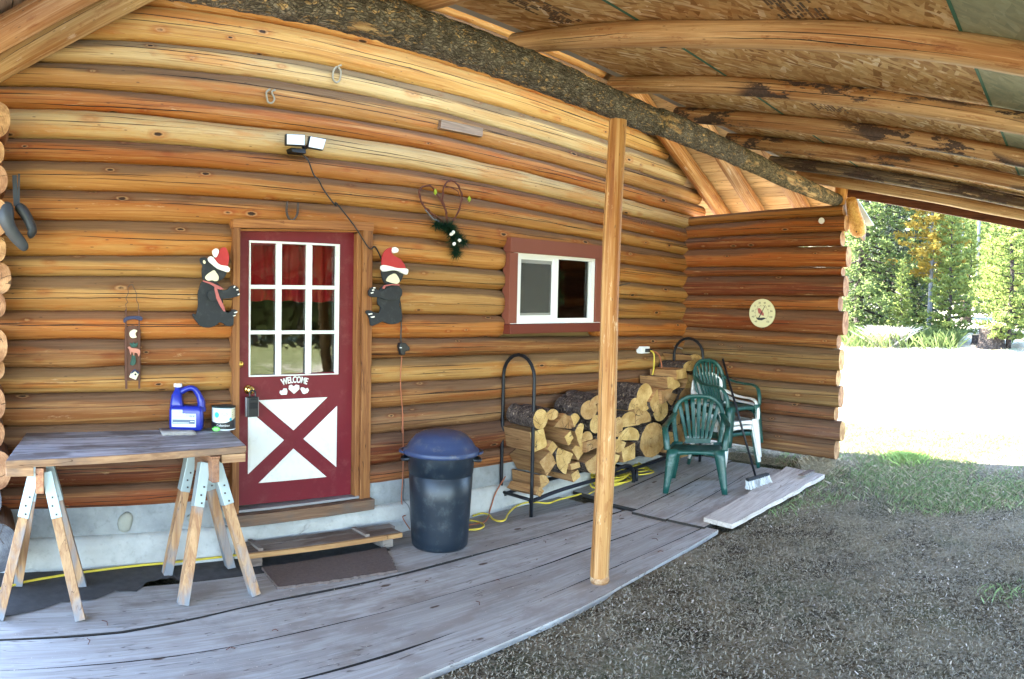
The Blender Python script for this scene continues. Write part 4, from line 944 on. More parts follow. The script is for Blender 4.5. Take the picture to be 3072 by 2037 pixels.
# hardware
kb = MB(); kb.lathe([(0.001, 0.0), (0.034, 0.0), (0.036, 0.008), (0.022, 0.014), (0.014, 0.018), (0.014, 0.035), (0.028, 0.042), (0.031, 0.055), (0.026, 0.066), (0.012, 0.070), (0.001, 0.070)], (0, 0, 0), 24)
for v in kb.v: v.x, v.y, v.z = v.x, -v.z, v.y
k_ = sub('door_knob', kb, M['brass']); k_.location = (1.898, -0.02, 1.207)
kb = MB(); kb.lathe([(0.001, 0.0), (0.028, 0.0), (0.030, 0.006), (0.022, 0.016), (0.018, 0.018), (0.001, 0.018)], (0, 0, 0), 24)
for v in kb.v: v.x, v.y, v.z = v.x, -v.z, v.y
k_ = sub('deadbolt', kb, M['brass']); k_.location = (1.832, -0.02, 1.395)
lockb = thing('key_lockbox', 'black key lockbox hanging from the brass door knob', 'lockbox', (1.894, -0.09, 1.02))
b = MB(); b.box((-0.043, -0.045, -0.002), (0.043, 0.0, 0.145)); b.build('case', M['black_plastic'], lockb, bevel=0.008)
for s_ in (-1, 1): b = MB(); b.box((s_ * 0.0457 - 0.0022, -0.035, 0.0), (s_ * 0.0457 + 0.0022, -0.008, 0.14)); b.build('side_rail', M['threshold'], lockb)
b = MB(); b.tube(smooth_path([(-0.02, -0.03, 0.143), (-0.022, -0.03, 0.175), (0.0, -0.03, 0.192), (0.022, -0.03, 0.175), (0.02, -0.03, 0.143)]), 0.006, 8); b.build('shackle', M['black_plastic'], lockb)
b = MB(); b.box((-0.034, -0.049, 0.06), (0.034, -0.0455, 0.105)); b.box((-0.02, -0.048, 0.122), (0.02, -0.0455, 0.134)); b.build('shutter', M['black_metal'], lockb, bevel=0.002)
# trim, jambs, threshold, sill
def pr(name, pts, y0, y1, mat, parent=cabin, **k):
    b = MB(); b.prism(pts, y0, y1); return b.build(name, mat, parent, **k)
pr('door_trim', [(1.745, 2.376), (1.745, 2.436), (2.915, 2.489), (2.915, 2.424)], -0.095, -0.01, M['trimh'], bevel=0.003)
pr('door_stop', [(1.80, 2.36), (1.80, 2.374), (2.83, 2.423), (2.83, 2.41)], -0.055, -0.01, M['trimh'])
pr('door_trim', [(1.752, 0.235), (1.748, 2.374), (1.80, 2.376), (1.806, 0.235)], -0.095, -0.01, M['trim'], bevel=0.003)
pr('door_trim', [(2.826, 0.235), (2.822, 2.42), (2.908, 2.424), (2.918, 0.235)], -0.095, -0.01, M['trim'], bevel=0.003)
pr('door_jamb', [(2.786, 0.33), (2.78, 2.40), (2.82, 2.41), (2.825, 0.33)], -0.075, 0.03, M['trim'], bevel=0.003)
pr('door_jamb', [(1.803, 0.33), (1.80, 2.36), (1.8065, 2.36), (1.810, 0.33)], -0.04, 0.03, M['trim'])
b = MB(); b.box((1.806, -0.085, 0.312), (2.826, 0.03, 0.332)); b.build('threshold', M['threshold'], cabin, bevel=0.004)
b = MB(); b.box((1.75, -0.15, 0.225), (2.93, 0.03, 0.309)); b.build('door_sill', M['sill_wood'], cabin, bevel=0.006)
b = MB(); b.box((1.80, 0.03, 0.30), (2.84, 0.10, 0.36)); b.build('door_frame', M['sill_wood'], cabin)

# ---- window
win = MB(); fo = D['win']['frame']; wob_ = None
xl, xr = 4.47, 5.592; zt_l, zt_r, zb_l, zb_r = 2.378, 2.408, 1.703, 1.730
def wq(x0, z0, x1, z1):
    """rectangle in racked window coordinates 0..1"""
    P = lambda s_, t_: (xl + (xr - xl) * s_, (zb_l + (zb_r - zb_l) * s_) * (1 - t_) + (zt_l + (zt_r - zt_l) * s_) * t_)
    return [P(x0, z0), P(x1, z0), P(x1, z1), P(x0, z1)]
def wbar(mb, r, y0, y1): mb.prism(wq(*r), y0, y1)
fa, fb = 0.045, 0.07
for r in ((0, 0, fa, 1), (1 - fa, 0, 1, 1), (fa, 0, 1 - fa, fb), (fa, 1 - fb, 1 - fa, 1)): wbar(win, r, -0.085, 0.02)
win.prism([(4.425, 2.357), (4.47, 2.359), (4.47, 2.382), (4.425, 2.380)], -0.108, -0.05)
wobj = win.build('window', M['vinyl'], cabin)
m_ = MB(); wbar(m_, (0.455, fb, 0.515, 1 - fb), -0.078, 0.01); m_.build('meeting_rail', M['vinyl'], wobj, bevel=0.004)
m_ = MB()
for r in ((fa, fb, fa + 0.022, 1 - fb), (0.44, fb, 0.4545, 1 - fb), (fa + 0.022, fb, 0.44, fb + 0.045), (fa + 0.022, 1 - fb - 0.035, 0.44, 1 - fb)): wbar(m_, r, -0.066, -0.04)
m_.build('sliding_sash', M['vinyl'], wobj)
for r in ((fa + 0.022, 1 - fb - 0.085, 0.44, 1 - fb - 0.036), (fa + 0.022, fb + 0.046, 0.44, fb + 0.08)): m_ = MB(); wbar(m_, r, -0.0635, -0.055); m_.build('screen_rail', M['felt'], wobj)
m_ = MB(); wbar(m_, (fa + 0.022, fb + 0.081, 0.44, 1 - fb - 0.086), -0.060, -0.0595); m_.build('insect_screen', M['screen'], wobj)
m_ = MB(); wbar(m_, (fa + 0.022, fb, 0.44, 1 - fb), -0.040, -0.036); m_.build('pane', M['glass'], wobj)
m_ = MB(); wbar(m_, (0.516, fb, 1 - fa, 1 - fb), -0.040, -0.036); m_.build('pane', M['glass'], wobj)
m_ = MB(); wbar(m_, (0.90, fb, 0.955, 1 - fb), 0.05, 0.06); m_.build('inner_curtain', plain('grey_green_curtain', (0.22, 0.28, 0.27), 0.8), wobj)
pr('window_trim', [(4.366, 2.358), (4.366, 2.494), (5.78, 2.534), (5.78, 2.395)], -0.112, -0.01, M['rust_paint'], bevel=0.003)
pr('window_trim', [(4.365, 1.70), (4.366, 2.3565), (4.468, 2.3575), (4.468, 1.703)], -0.106, -0.01, M['rust_paint'], bevel=0.003)
pr('window_trim', [(5.596, 1.732), (5.596, 2.392), (5.70, 2.394), (5.70, 1.734)], -0.106, -0.01, M['rust_paint'], bevel=0.003)
b = MB(); b.box((4.345, -0.15, 1.612), (5.76, -0.01, 1.699)); 
for v in b.v: v.z += (v.x - 4.345) * 0.020
b.build('window_sill', M['rust_dark'], cabin, bevel=0.004)
b = MB(); b.box((4.38, -0.135, 1.7045), (5.70, -0.05, 1.7085))
for v in b.v: v.z += (v.x - 4.38) * 0.020
b.build('sill_flashing', M['vinyl'], cabin)

# ---- gable roof: rafters, soffit boards
for (y, r, seed, cl) in ((-0.22, 0.10, 1, HON), (-0.74, 0.095, 2, (0.55, 0.30, 0.12)), (-1.36, 0.105, 3, (0.50, 0.26, 0.10)), (0.5, 0.1, 4, HON), (1.8, 0.1, 5, HON)):
    zl = lambda x: 3.18 + 0.578 * x + r * 1.155 + 0.0
    zr = lambda x: 7.30 - 0.53 * x + r * 1.13
    if y > -1.0 or y < -5: pole('rafter', (-0.6, y, zl(-0.6)), (3.72, y, zl(3.72)), r, r * 0.9, M['pole_plain'], cabin, color=(cl[0] * 0.95 + 0.06, cl[1] + 0.09, cl[2] + 0.06) if y == -0.22 else cl, seed=seed * 7.0)
    pole('rafter', (3.6, y, zr(3.6)), (8.3, y, zr(8.3)), r * 0.9, r, M['pole_plain'], cabin, color=cl, seed=seed * 9.0)
def soffit(side, y0, y1, mat, name):
    mb = MB(); a = random.random()
    if side > 0: f = lambda x: 7.30 - 0.53 * x + 0.232; xs0, xs1, sl = 3.70, 8.42, 0.53
    else: f = lambda x: 3.18 + 0.578 * x + 0.235; xs0, xs1, sl = -0.75, 3.69, 0.578
    stepx = 0.155; x = xs0
    while x < xs1 - 0.01:
        x2 = min(x + stepx - 0.007, xs1)
        vs = [(x, y0, f(x)), (x2, y0, f(x2)), (x2, y1, f(x2)), (x, y1, f(x))]; vs += [(p[0], p[1], p[2] + 0.03) for p in vs]
        mb.add(vs, [(0, 3, 2, 1), (4, 5, 6, 7), (0, 1, 5, 4), (1, 2, 6, 5), (2, 3, 7, 6), (3, 0, 4, 7)])
        x += stepx
    vs = [(xs0, y0, f(xs0) + 0.031), (xs1, y0, f(xs1) + 0.031), (xs1, y1, f(xs1) + 0.031), (xs0, y1, f(xs0) + 0.031)]; vs += [(p[0], p[1], p[2] + 0.05) for p in vs]
    mb.add(vs, [(0, 3, 2, 1), (4, 5, 6, 7), (0, 1, 5, 4), (1, 2, 6, 5), (2, 3, 7, 6), (3, 0, 4, 7)], 1)
    return mb.build(name, [mat, M['felt']], cabin)
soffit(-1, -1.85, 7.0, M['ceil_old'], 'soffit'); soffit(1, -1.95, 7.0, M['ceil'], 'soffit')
# rafter tail poking out by the wing wall's head, gutter edge and rake board
b = MB(); p0_, p1_ = Vector((7.42, -2.18, 3.20)), Vector((7.75, -2.18, 2.82)); b.tube([p0_.lerp(p1_, t) for t in (0, .2, .4, .6, .78, .9, .97, 1)], [0.06, 0.07, 0.085, 0.10, 0.105, 0.09, 0.06, 0.02], 20, flat=0.7); b.build('rafter_tail', M['pole_plain'], cabin, (0.66, 0.38, 0.11))
b = MB(); b.bar((7.60, -2.05, 3.10), (8.36, -2.05, 2.93), 0.03, 0.17, (0, 1, 0)); b.build('rake_board', M['oldblock'], cabin)
b = MB(); b.bar((7.70, -2.10, 3.27), (8.42, -2.10, 3.05), 0.10, 0.012, (0, 1, 0)); b.build('drip_edge', M['felt'], cabin)
for (u0, v0) in ((7.50, -2.09),):
    pass

# ------------------------------------------------------------------ porch roof
roof = thing('porch_roof', 'lean-to porch roof of strand board panels laid over peeled pole rafters', 'roof')
zs = lambda y: 3.452 + 0.175 * (y + 1.88)
def panel(x0, x1, y0, y1, mat):
    mb = MB(); vs = [(x0, y0, zs(y0)), (x1, y0, zs(y0)), (x1, y1, zs(y1)), (x0, y1, zs(y1))]; vs += [(p[0], p[1], p[2] + 0.012) for p in vs]
    mb.add(vs, [(0, 3, 2, 1), (4, 5, 6, 7), (0, 1, 5, 4), (1, 2, 6, 5), (2, 3, 7, 6), (3, 0, 4, 7)]); return mb.build('roof_panel', mat, roof)
gapp = 0.004
random.seed(5)
for j, (y0, y1) in enumerate(((-1.72, -2.565), (-2.57, -4.225), (-4.23, -5.45), (-5.455, -6.9), (-6.905, -7.6))):
    off = (0.0, 0.9, 0.0, 0.9, 0.0)[j]
    xe = [-1.6] + [x for x in [-1.6 + off + 2.44 * k for k in range(5)] if -1.5 < x < 7.6] + [7.66]
    for a, b_ in zip(xe, xe[1:]):
        panel(a + gapp / 2, b_ - gapp / 2, y0, y1, M['osb_green'] if j >= 2 else M['osb'])
b = MB(); vs = [(-1.7, -1.6, zs(-1.6) + 0.016), (7.72, -1.6, zs(-1.6) + 0.016), (7.72, -7.65, zs(-7.65) + 0.016), (-1.7, -7.65, zs(-7.65) + 0.016)]; vs += [(p[0], p[1], p[2] + 0.04) for p in vs]
b.add(vs, [(0, 1, 2, 3), (7, 6, 5, 4), (0, 4, 5, 1), (1, 5, 6, 2), (2, 6, 7, 3), (3, 7, 4, 0)]); b.build('roofing_sheet', M['felt'], roof)
# green sealed panel joints
for (x0, x1, y) in ((-1.6, 7.6, -2.567), (-1.6, 7.6, -4.227)):
    b = MB(); b.box((x0, y - 0.008, zs(y) - 0.0035), (x1, y + 0.008, zs(y) - 0.0015)); b.build('joint_seal', plain('green_edge_paint', (0.05, 0.13, 0.09), 0.7), roof)
# panel grade stamps: rows of short unreadable ink bars
def stamp(cx, cy, w, h, rows, seed):
    rnd = random.Random(seed); b = MB()
    for r in range(rows):
        yy = cy + h * (r / rows - 0.5); x = cx - w / 2
        while x < cx + w / 2:
            l = rnd.uniform(0.01, 0.07)
            if rnd.random() < 0.75: b.box((x, yy, zs(yy) - 0.0032), (min(x + l, cx + w / 2), yy + h / rows * 0.45, zs(yy) - 0.0012))
            x += l + rnd.uniform(0.006, 0.02)
    b.build('grade_stamp', M['sill_wood'], roof)
stamp(2.66, -2.13, 0.45, 0.20, 10, 1); stamp(2.88, -3.50, 0.34, 0.26, 11, 2); stamp(4.3, -3.05, 0.42, 0.24, 10, 3)
# rafter poles: (x, radius at wall end, radius at eave end, tint, bark?)
RF = [(0.7, .075, .07, 0, 0), (2.02, .085, .08, 0, 0), (2.95, .062, .075, 0, 0), (3.9, .058, .065, 1, 1), (4.75, .062, .062, 2, 1), (5.6, .062, .058, 2, 1), (6.5, .058, .060, 3, 2), (7.2, .062, .06, 1, 0), (7.48, .04, .045, 2, 1)]
RC = [(0.48, 0.31, 0.16), (0.46, 0.30, 0.155), (0.40, 0.24, 0.12), (0.14, 0.115, 0.09)]
for k, (x, r0, r1, c, bk_) in enumerate(RF):
    y0, y1 = (-1.62, -7.5)
    r_ = max(r0, r1)
    pole('rafter', (x, y0, zs(y0) - r0 - 0.002), (x, y1, zs(y1) - r1 - 0.002), r0, r1, M['pole'] if bk_ == 1 or bk_ == 2 else M['pole_plain'], roof, color=RC[c], wob=0.07, seed=k * 11.3, seg=18)
b = MB(); b.bar((7.64, -1.98, zs(-1.98) - 0.085), (7.64, -7.5, zs(-7.5) - 0.085), 0.04, 0.15, (1, 0, 0)); b.build('fascia_board', M['fascia'], roof, bevel=0.003)
b = MB(); b.bar((7.595, -1.98, zs(-1.98) - 0.02), (7.595, -7.5, zs(-7.5) - 0.02), 0.05, 0.035, (1, 0, 0)); b.build('edge_strip', M['sill_wood'], roof)
b = MB(); b.box((-1.7, -7.62, zs(-7.6) - 0.15), (7.68, -7.58, zs(-7.6) + 0.01)); b.build('fascia_board', M['fascia'], roof)
BP = [(-1.6, 3.18, .102), (1.0, 3.185, .100), (2.0, 3.182, .098), (3.0, 3.170, .095), (4.0, 3.158, .090), (5.0, 3.162, .085), (6.0, 3.160, .086), (7.0, 3.175, .078), (7.52, 3.20, .070)]
def beam():
    mb = MB(); vs = []; fs = []; seg = 44; n = 300
    for i in range(n + 1):
        x = -1.6 + 9.12 * i / n; z = lerp([(p[0], p[1]) for p in BP], x); r = lerp([(p[0], p[2]) for p in BP], x)
        bare = 1 if N1(x * 1.3, 4.4) > 0.25 or x > 6.0 else 0
        for j in range(seg):
            t = 2 * pi * j / seg; c, s_ = cos(t), sin(t)
            w = 1 + 0.07 * N1(x * 2, c, s_) + (0.09 if x < 5.6 else 0.04) * N1(x * 15, c * 4, s_ * 4) + 0.07 * N1(x * 38, c * 10, s_ * 10)
            vs.append((x - 3, -1.92 - 0.012 * x * (x > 4) * 0.9 - r * c * w, z - 3.1 + r * s_ * w))
    fs = [(i * seg + j, (i + 1) * seg + j, (i + 1) * seg + (j + 1) % seg, i * seg + (j + 1) % seg) for i in range(n) for j in range(seg)]
    mb.add(vs, fs, 0, .5, True)
    for i in range(int(n * 0.74), n):
        for j in range(seg): mb.mi[i * seg + j] = 1
    mb.add([vs[n * seg + j] for j in range(seg)], [tuple(range(seg))], 2); mb.add([vs[j] for j in range(seg)], [tuple(reversed(range(seg)))], 2)
    o = mb.build('bark_beam', [M['bark_beam'], M['bark_pale'], M['log_end']], roof); o.location = (3, 0, 3.1)
beam()
pole('strut', (7.50, -2.02, 3.11), (7.55, -2.02, 3.36), 0.07, 0.075, M['pole_plain'], roof, color=(0.66, 0.36, 0.11), seed=2.0)
# post
post = thing('porch_post', 'peeled round post standing at the deck edge under the bark beam', 'post', (3.625, -1.855, 0.0))
o = pole('pole', (0.0, 0, 0.045), (-0.125, -0.145, 3.035), 0.064, 0.056, M['pole_plain'], post, color=(0.44, 0.225, 0.075), wob=0.04, seed=4.0, seg=24)
b = MB(); b.lathe([(0.001, 0.0), (0.060, 0.0), (0.066, 0.012), (0.065, 0.03), (0.062, 0.05), (0.001, 0.05)], (0, 0, -0.002), 24); b.build('worn_foot', M['pole_plain'], post, (0.50, 0.36, 0.22))
b = MB(); b.tube([(0.05, -0.02, 1.99), (0.16, -0.06, 2.02), (0.165, -0.06, 2.015)], 0.004, 6); b.build('nail', M['iron'], post)
M['leaf_yellow'] = plain('yellow_green_leaf', (0.30, 0.38, 0.03), 0.6)
# ------------------------------------------------------------------ things on the wall
def poly_part(name, pts, y0, y1, mat, parent, bevel=0.002):
    b = MB(); b.prism([tuple(p) for p in pts], y0, y1); return b.build(name, mat, parent, bevel=bevel)
def smooth2(pts, n=4):
    return [(p.x, p.z) for p in smooth_path([(a, 0, c) for a, c in pts], n, True)]
def bear(q, label, eye=True):
    cx = sum(p[0] for p in q['body']) / len(q['body']); cz = min(p[1] for p in q['body'])
    t = thing('bear_cutout', label, 'wall ornament', (0, 0, 0), group='painted wooden bears beside the door')
    poly_part('body', smooth2(q['body'], 3), -0.118, -0.100, M['black_paint'], t)
    poly_part('head', smooth2(q['head'], 3), -0.134, -0.116, M['black_paint'], t)
    poly_part('arm', smooth2(q['arm'], 3), -0.134, -0.1185, M['black_paint'], t)
    poly_part('muzzle', smooth2(q['muzzle'], 3), -0.140, -0.1345, M['ivory'], t)
    poly_part('hat', smooth2(q['hat'], 3), -0.146, -0.1305, M['santa_red'], t)
    poly_part('hat_trim', smooth2(q['hat_trim'], 3), -0.155, -0.1335, M['white_fur'], t)
    poly_part('pompom', smooth2(q['pompom'], 3), -0.156, -0.134, M['white_fur'], t)
    if 'ear' in q: poly_part('inner_ear', smooth2(q['ear'], 2), -0.137, -0.1345, M['ivory'], t)
    for c in q['claws']: poly_part('claw', c, -0.140, -0.1345 if c[0][1] > cz + 0.25 else -0.1185, M['white_fur'], t, 0.001)
    poly_part('ribbon', q['ribbon'], -0.1385, -0.1355, M['pink_print'], t, 0.0)
    return t
bear(D['bearL'], 'black wooden bear in a red santa hat facing right, left of the door')
bear(D['bearR'], 'black wooden bear in a red santa hat facing left, right of the door')
# flood light
fl = thing('flood_light', 'black twin-head flood light with white lenses above the door', 'light')
def head(q, y0, lens_in):
    h = MB(); h.prism([tuple(p) for p in q], y0 - 0.03, y0); o = h.build('lamp_head', M['black_plastic'], fl, bevel=0.006)
    cx = sum(p[0] for p in q) / 4; cz = sum(p[1] for p in q) / 4
    l = MB(); l.prism([(cx + (p[0] - cx) * 0.90, cz + (p[1] - cz) * 0.86) for p in q], y0 - 0.034, y0 - 0.0305); l.build('lens', M['lamp_lens'], o)
head(D['flood']['headL'], -0.14, 0); head(D['flood']['headR'], -0.13, 0)
poly_part('mount', D['flood']['base'], -0.125, -0.04, M['black_plastic'], fl)
b = MB(); b.tube([(2.26, -0.13, 3.03), (2.30, -0.09, 2.99), (2.34, -0.13, 3.02)], 0.016, 8); b.build('bracket', M['black_plastic'], fl)
# black cord from the flood light down past the door to the adapter, then orange-brown lead
pts = [(p[0], -0.085 - 0.02 * (i % 2), p[1]) for i, p in enumerate(D['flood']['cord'])] + [(p[0], -0.12, p[1]) for p in D['cord2'][:3]] + [(2.935, -0.09, 2.30), (3.03, -0.07, 2.17), (3.16, -0.07, 1.98)] + [(p[0], -0.08, p[1]) for p in D['cord2'][4:]]
b = MB(); b.tube(smooth_path(pts, 5), 0.0055, 7)
o = b.build('power_cord', M['black_plastic']); tag(o, 'thin black cord slanting from the flood light down past the right bear', 'cord')
ad = thing('plug_adapter', 'black plug adapter dangling on the wall under the right bear', 'adapter')
poly_part('body', D['adapter'], -0.115, -0.07, M['black_plastic'], ad, 0.008)
b = MB(); b.box((3.165, -0.118, 1.5), (3.185, -0.116, 1.506)); b.build('label', M['vinyl'], ad)
pts = [(p[0], -0.075 if 0 < i < 9 else -0.085, p[1]) for i, p in enumerate(D['cord3'])]
b = MB(); b.tube(smooth_path(pts + [(3.20, -0.15, 0.12), (3.26, -0.17, 0.02)], 5), 0.0045, 7)
o = b.build('power_cord', M['orange_cord']); tag(o, 'faded orange cord hanging from the black adapter down behind the trash bin', 'cord')
# horseshoe
hs = thing('horseshoe', 'rusty open-end-up horseshoe nailed on the log over the door', 'horseshoe')
pts = [(p[0], -0.078, p[1]) for p in D['flood']['shoe']]
b = MB(); b.tube(smooth_path(pts, 5), 0.0125, 8, flat=0.6); b.build('shoe', M['iron'], hs)
for p in (pts[1], pts[5]): b = MB(); b.lathe([(0.001, 0), (0.006, 0), (0.006, 0.003), (0.001, 0.003)], (p[0], -0.088, p[2]), 8); b.build('nail', M['black_metal'], hs)
for nm, lab in (('rope1', 'small tan rope ring tied on a nail, lower and left of the pair'), ('rope2', 'small tan rope ring tied on a nail, upper and right of the pair')):
    pts = [(p[0], -0.082, p[1]) for p in D[nm]]
    b = MB(); b.tube(smooth_path(pts, 4), 0.0075, 7); o = b.build('rope_ring', M['rope']); tag(o, lab, 'rope ring', 'rope rings on the upper logs')
q = D['block']; b = MB(); b.prism([tuple(p) for p in q], -0.105, -0.045)
o = b.build('wood_block', M['oldblock'], bevel=0.004); tag(o, 'short weathered board nailed high on the log wall', 'board')
# leather holder on the left
lh = thing('stirrup_cover', 'grey leather stirrup cover hanging from a strap on the left log ends', 'stirrup cover', (0.2, -0.30, 2.35))
b = MB(); b.bar((0.005, 0.03, 0.30), (0.012, 0.0, 0.10), 0.03, 0.008, (1, 0, 0)); b.bar((0.035, 0.04, 0.31), (0.03, 0.0, 0.10), 0.012, 0.012, (1, 0, 0)); b.build('strap', M['leather'], lh)
b = MB(); b.tube(smooth_path([(-0.045, -0.03, 0.12), (-0.055, -0.05, 0.06), (-0.05, -0.06, -0.01), (-0.01, -0.06, -0.08), (0.05, -0.05, -0.15), (0.075, -0.045, -0.185)], 5), [0.012, 0.03, 0.042, 0.05, 0.052, 0.054, 0.056, 0.056, 0.055, 0.054, 0.052, 0.05, 0.048, 0.046, 0.045, 0.043, 0.042, 0.041, 0.04, 0.038, 0.036, 0.034, 0.03, 0.025, 0.02, 0.01][:26], 14, flat=0.75)
b.build('toe_cup', M['leather'], lh)
b = MB(); b.tube(smooth_path([(0.02, 0.04, 0.11), (0.06, 0.03, 0.07), (0.10, 0.02, 0.0), (0.115, 0.0, -0.06), (0.09, -0.02, -0.09)], 4), [0.03, 0.05, 0.055, 0.06, 0.06, 0.06, 0.058, 0.056, 0.055, 0.054, 0.052, 0.05, 0.046, 0.04, 0.035, 0.03, 0.01], 12, flat=0.6)
b.build('side_flap', M['leather'], lh)
# heart wreath
wr = thing('vine_wreath', 'heart shaped grapevine wreath with a green and white spray on the wall', 'wreath', (0, 0, 0))
b = MB()
for k, nm in enumerate(('loopL', 'loopR', 'loopL2', 'loopR2')):
    pts = [(p[0], -0.085 - 0.008 * k, p[1]) for p in D['wreath'][nm]]
    b.tube(smooth_path(pts, 5), 0.0065 if k < 2 else 0.004, 7)
    if k < 2: b.tube([(p.x + 0.007 * sin(i), p.y - 0.006, p.z + 0.006 * cos(i * 1.3)) for i, p in enumerate(smooth_path(pts, 5))], 0.004, 6)
b.build('vine', M['vine'], wr)
b = MB(); b.tube(smooth_path([(p[0], -0.105, p[1]) for p in D['wreath']['twig']], 4), [0.006] * 6 + [0.008] * 7, 7); b.build('pale_twig', M['trunk_pale'], wr)
random.seed(21); b = MB(); gp = D['wreath']['green']
spine = [Vector((p[0], -0.11, p[1])) for p in (gp[0], gp[1])], [Vector((p[0], -0.11, p[1])) for p in (gp[0], gp[3], gp[5])], [Vector((p[0], -0.11, p[1])) for p in (gp[0], gp[6], gp[7])]
for sp in spine:
    path = smooth_path(sp, 14)
    for i, p in enumerate(path):
        for k in range(40):
            d_ = Vector((random.gauss(0, 1), random.gauss(0, 0.6) - 0.2, random.gauss(0, 1) - 0.5)).normalized() * random.uniform(0.04, 0.10)
            a = Vector((random.gauss(0, 1), random.gauss(0, 1), random.gauss(0, 1))).normalized() * 0.0028
            b.add([p - a, p + a, p + d_], [(0, 1, 2)], 0)
b.build('evergreen_spray', M['garland'], wr)
for p in D['wreath']['berries'][:4]:
    b = MB(); b.lathe([(0.001, -0.016), (0.012, -0.011), (0.017, 0), (0.012, 0.011), (0.001, 0.016)], (p[0], -0.15, p[1]), 9)
    for v in b.v: v += Vector((0.005 * N1(v.x * 90, v.z * 90), 0, 0.005 * N1(v.z * 90, v.x * 90)))
    b.build('berry', M['white_fur'], wr)
for (x, z) in ((3.50, 2.79), (3.865, 2.775)):
    b = MB(); b.lathe([(0.001, -0.025), (0.014, -0.01), (0.016, 0.005), (0.001, 0.028)], (x, -0.11, z), 8); b.build('leaf', M['leaf_yellow'], wr)
# plaque with ornaments
pq = thing('welcome_plaque', 'tall narrow brown plaque with moon, moose and birdhouse hung on wire', 'plaque')
Q = D['plaque']
poly_part('board', Q['board'], -0.098, -0.085, M['plaque'], pq)
poly_part('rail', Q['railL'], -0.104, -0.0985, M['plaque'], pq); poly_part('rail', Q['railR'], -0.104, -0.0985, M['plaque'], pq)
bn = poly_part('banner', smooth2(Q['banner'], 3), -0.122, -0.105, M['navy_resin'], pq, 0.003)
poly_part('moon', smooth2(Q['moon'], 3), -0.112, -0.099, M['ivory'], pq, 0.003)
poly_part('moose', smooth2(Q['moose'], 2), -0.114, -0.099, M['coral_resin'], pq, 0.003)
poly_part('antler', smooth2(Q['antler'], 2), -0.110, -0.099, M['green_resin'], pq)
poly_part('tree', smooth2(Q['tree'], 3), -0.112, -0.0985, M['green_resin'], pq)
poly_part('birdhouse', Q['house'], -0.118, -0.099, M['ivory'], pq, 0.003); poly_part('birdhouse_roof', Q['roof'], -0.124, -0.1185, M['navy_resin'], pq)
b = MB(); cx, cz = Q['house'][1][0], sum(p[1] for p in Q['house']) / 5; b.prism([(cx + 0.008 * cos(t), cz + 0.008 * sin(t)) for t in [k * pi / 4 for k in range(8)]], -0.1195, -0.1182); b.build('entry_hole', M['black_plastic'], pq)
b = MB(); b.tube(smooth_path([(p[0] + 0.004 * (-1) ** i, -0.09, p[1]) for i, p in enumerate(Q['wire'])], 6), 0.0022, 5); b.build('wire', M['iron'], pq)
# outlet on the wall
ou = thing('outlet_box', 'small white outlet box with plugs on the wall above the firewood', 'outlet')
b = MB(); b.box((6.44, -0.10, 1.385), (6.60, -0.02, 1.465)); b.build('box', M['vinyl'], ou, bevel=0.004)
b = MB(); b.box((6.50, -0.145, 1.40), (6.59, -0.1005, 1.44)); b.build('plug', M['black_plastic'], ou, bevel=0.006)
b = MB(); b.tube(smooth_path([(6.60, -0.03, 1.45), (6.85, -0.05, 1.475), (7.1, -0.05, 1.47), (7.36, -0.06, 1.42)], 5), 0.006, 6); b.build('cable', M['felt'], ou)
b = MB(); b.tube(smooth_path([(6.55, -0.14, 1.42), (6.555, -0.19, 1.38), (6.56, -0.19, 1.22), (6.55, -0.17, 1.10)], 5), 0.009, 8)
tag(b.build('power_cord', M['yellow_cord']), 'short yellow cord dropping from the outlet box behind the firewood', 'cord')
b = MB(); b.tube(smooth_path([(6.58, -0.14, 1.42), (6.68, -0.17, 1.37), (6.73, -0.18, 1.25), (6.74, -0.17, 1.14)], 5), 0.009, 8)
tag(b.build('power_cord', M['orange_cord']), 'short orange cord dropping from the outlet box behind the firewood', 'cord')
# thermometer, faces -x
th = thing('dial_thermometer', 'round cream dial thermometer hung on the wing wall', 'thermometer', (7.375, -1.15, 1.89))
def disc_x(mb, r, x0, x1, seg=48, cy=0, cz=0):
    vs = [(x, cy + r * cos(2 * pi * k / seg), cz + r * sin(2 * pi * k / seg)) for x in (x0, x1) for k in range(seg)]
    mb.add(vs, [tuple(range(seg)), tuple(reversed(range(seg, 2 * seg)))] + [(k, seg + k, seg + (k + 1) % seg, (k + 1) % seg) for k in range(seg)], 0, 0.5)
b = MB(); disc_x(b, 0.168, -0.02, 0.0); b.build('dial', M['dial'], th, bevel=0.004)
b = MB()
for k in range(12):
    a = radians(225 - k * 24.5); r0, r1 = 0.085, 0.098
    b.bar((-0.0215, -r0 * cos(a), r0 * sin(a)), (-0.0215, -r1 * cos(a), r1 * sin(a)), 0.004, 0.001, (0, sin(a), cos(a)))
for k in range(26):
    a0, a1 = radians(225 - k * 10.3), radians(225 - (k + 1) * 10.3)
    b.bar((-0.0213, -0.086 * cos(a0), 0.086 * sin(a0)), (-0.0213, -0.086 * cos(a1), 0.086 * sin(a1)), 0.0016, 0.001, (0, cos(a0), sin(a0)))
b.build('scale_marks', M['sill_wood'], th)
for k, t in enumerate(('-60', '-40', '-20', '0', '20', '40', '60', '80', '100', '120')):
    a = radians(232 - k * 31.5)
    o = text_mesh(t, 0.030, M['black_plastic'], 'number', th, 0.0004)
    o.rotation_euler = (pi / 2, 0, -pi / 2); o.location = (-0.0210, -0.125 * cos(a), 0.125 * sin(a))
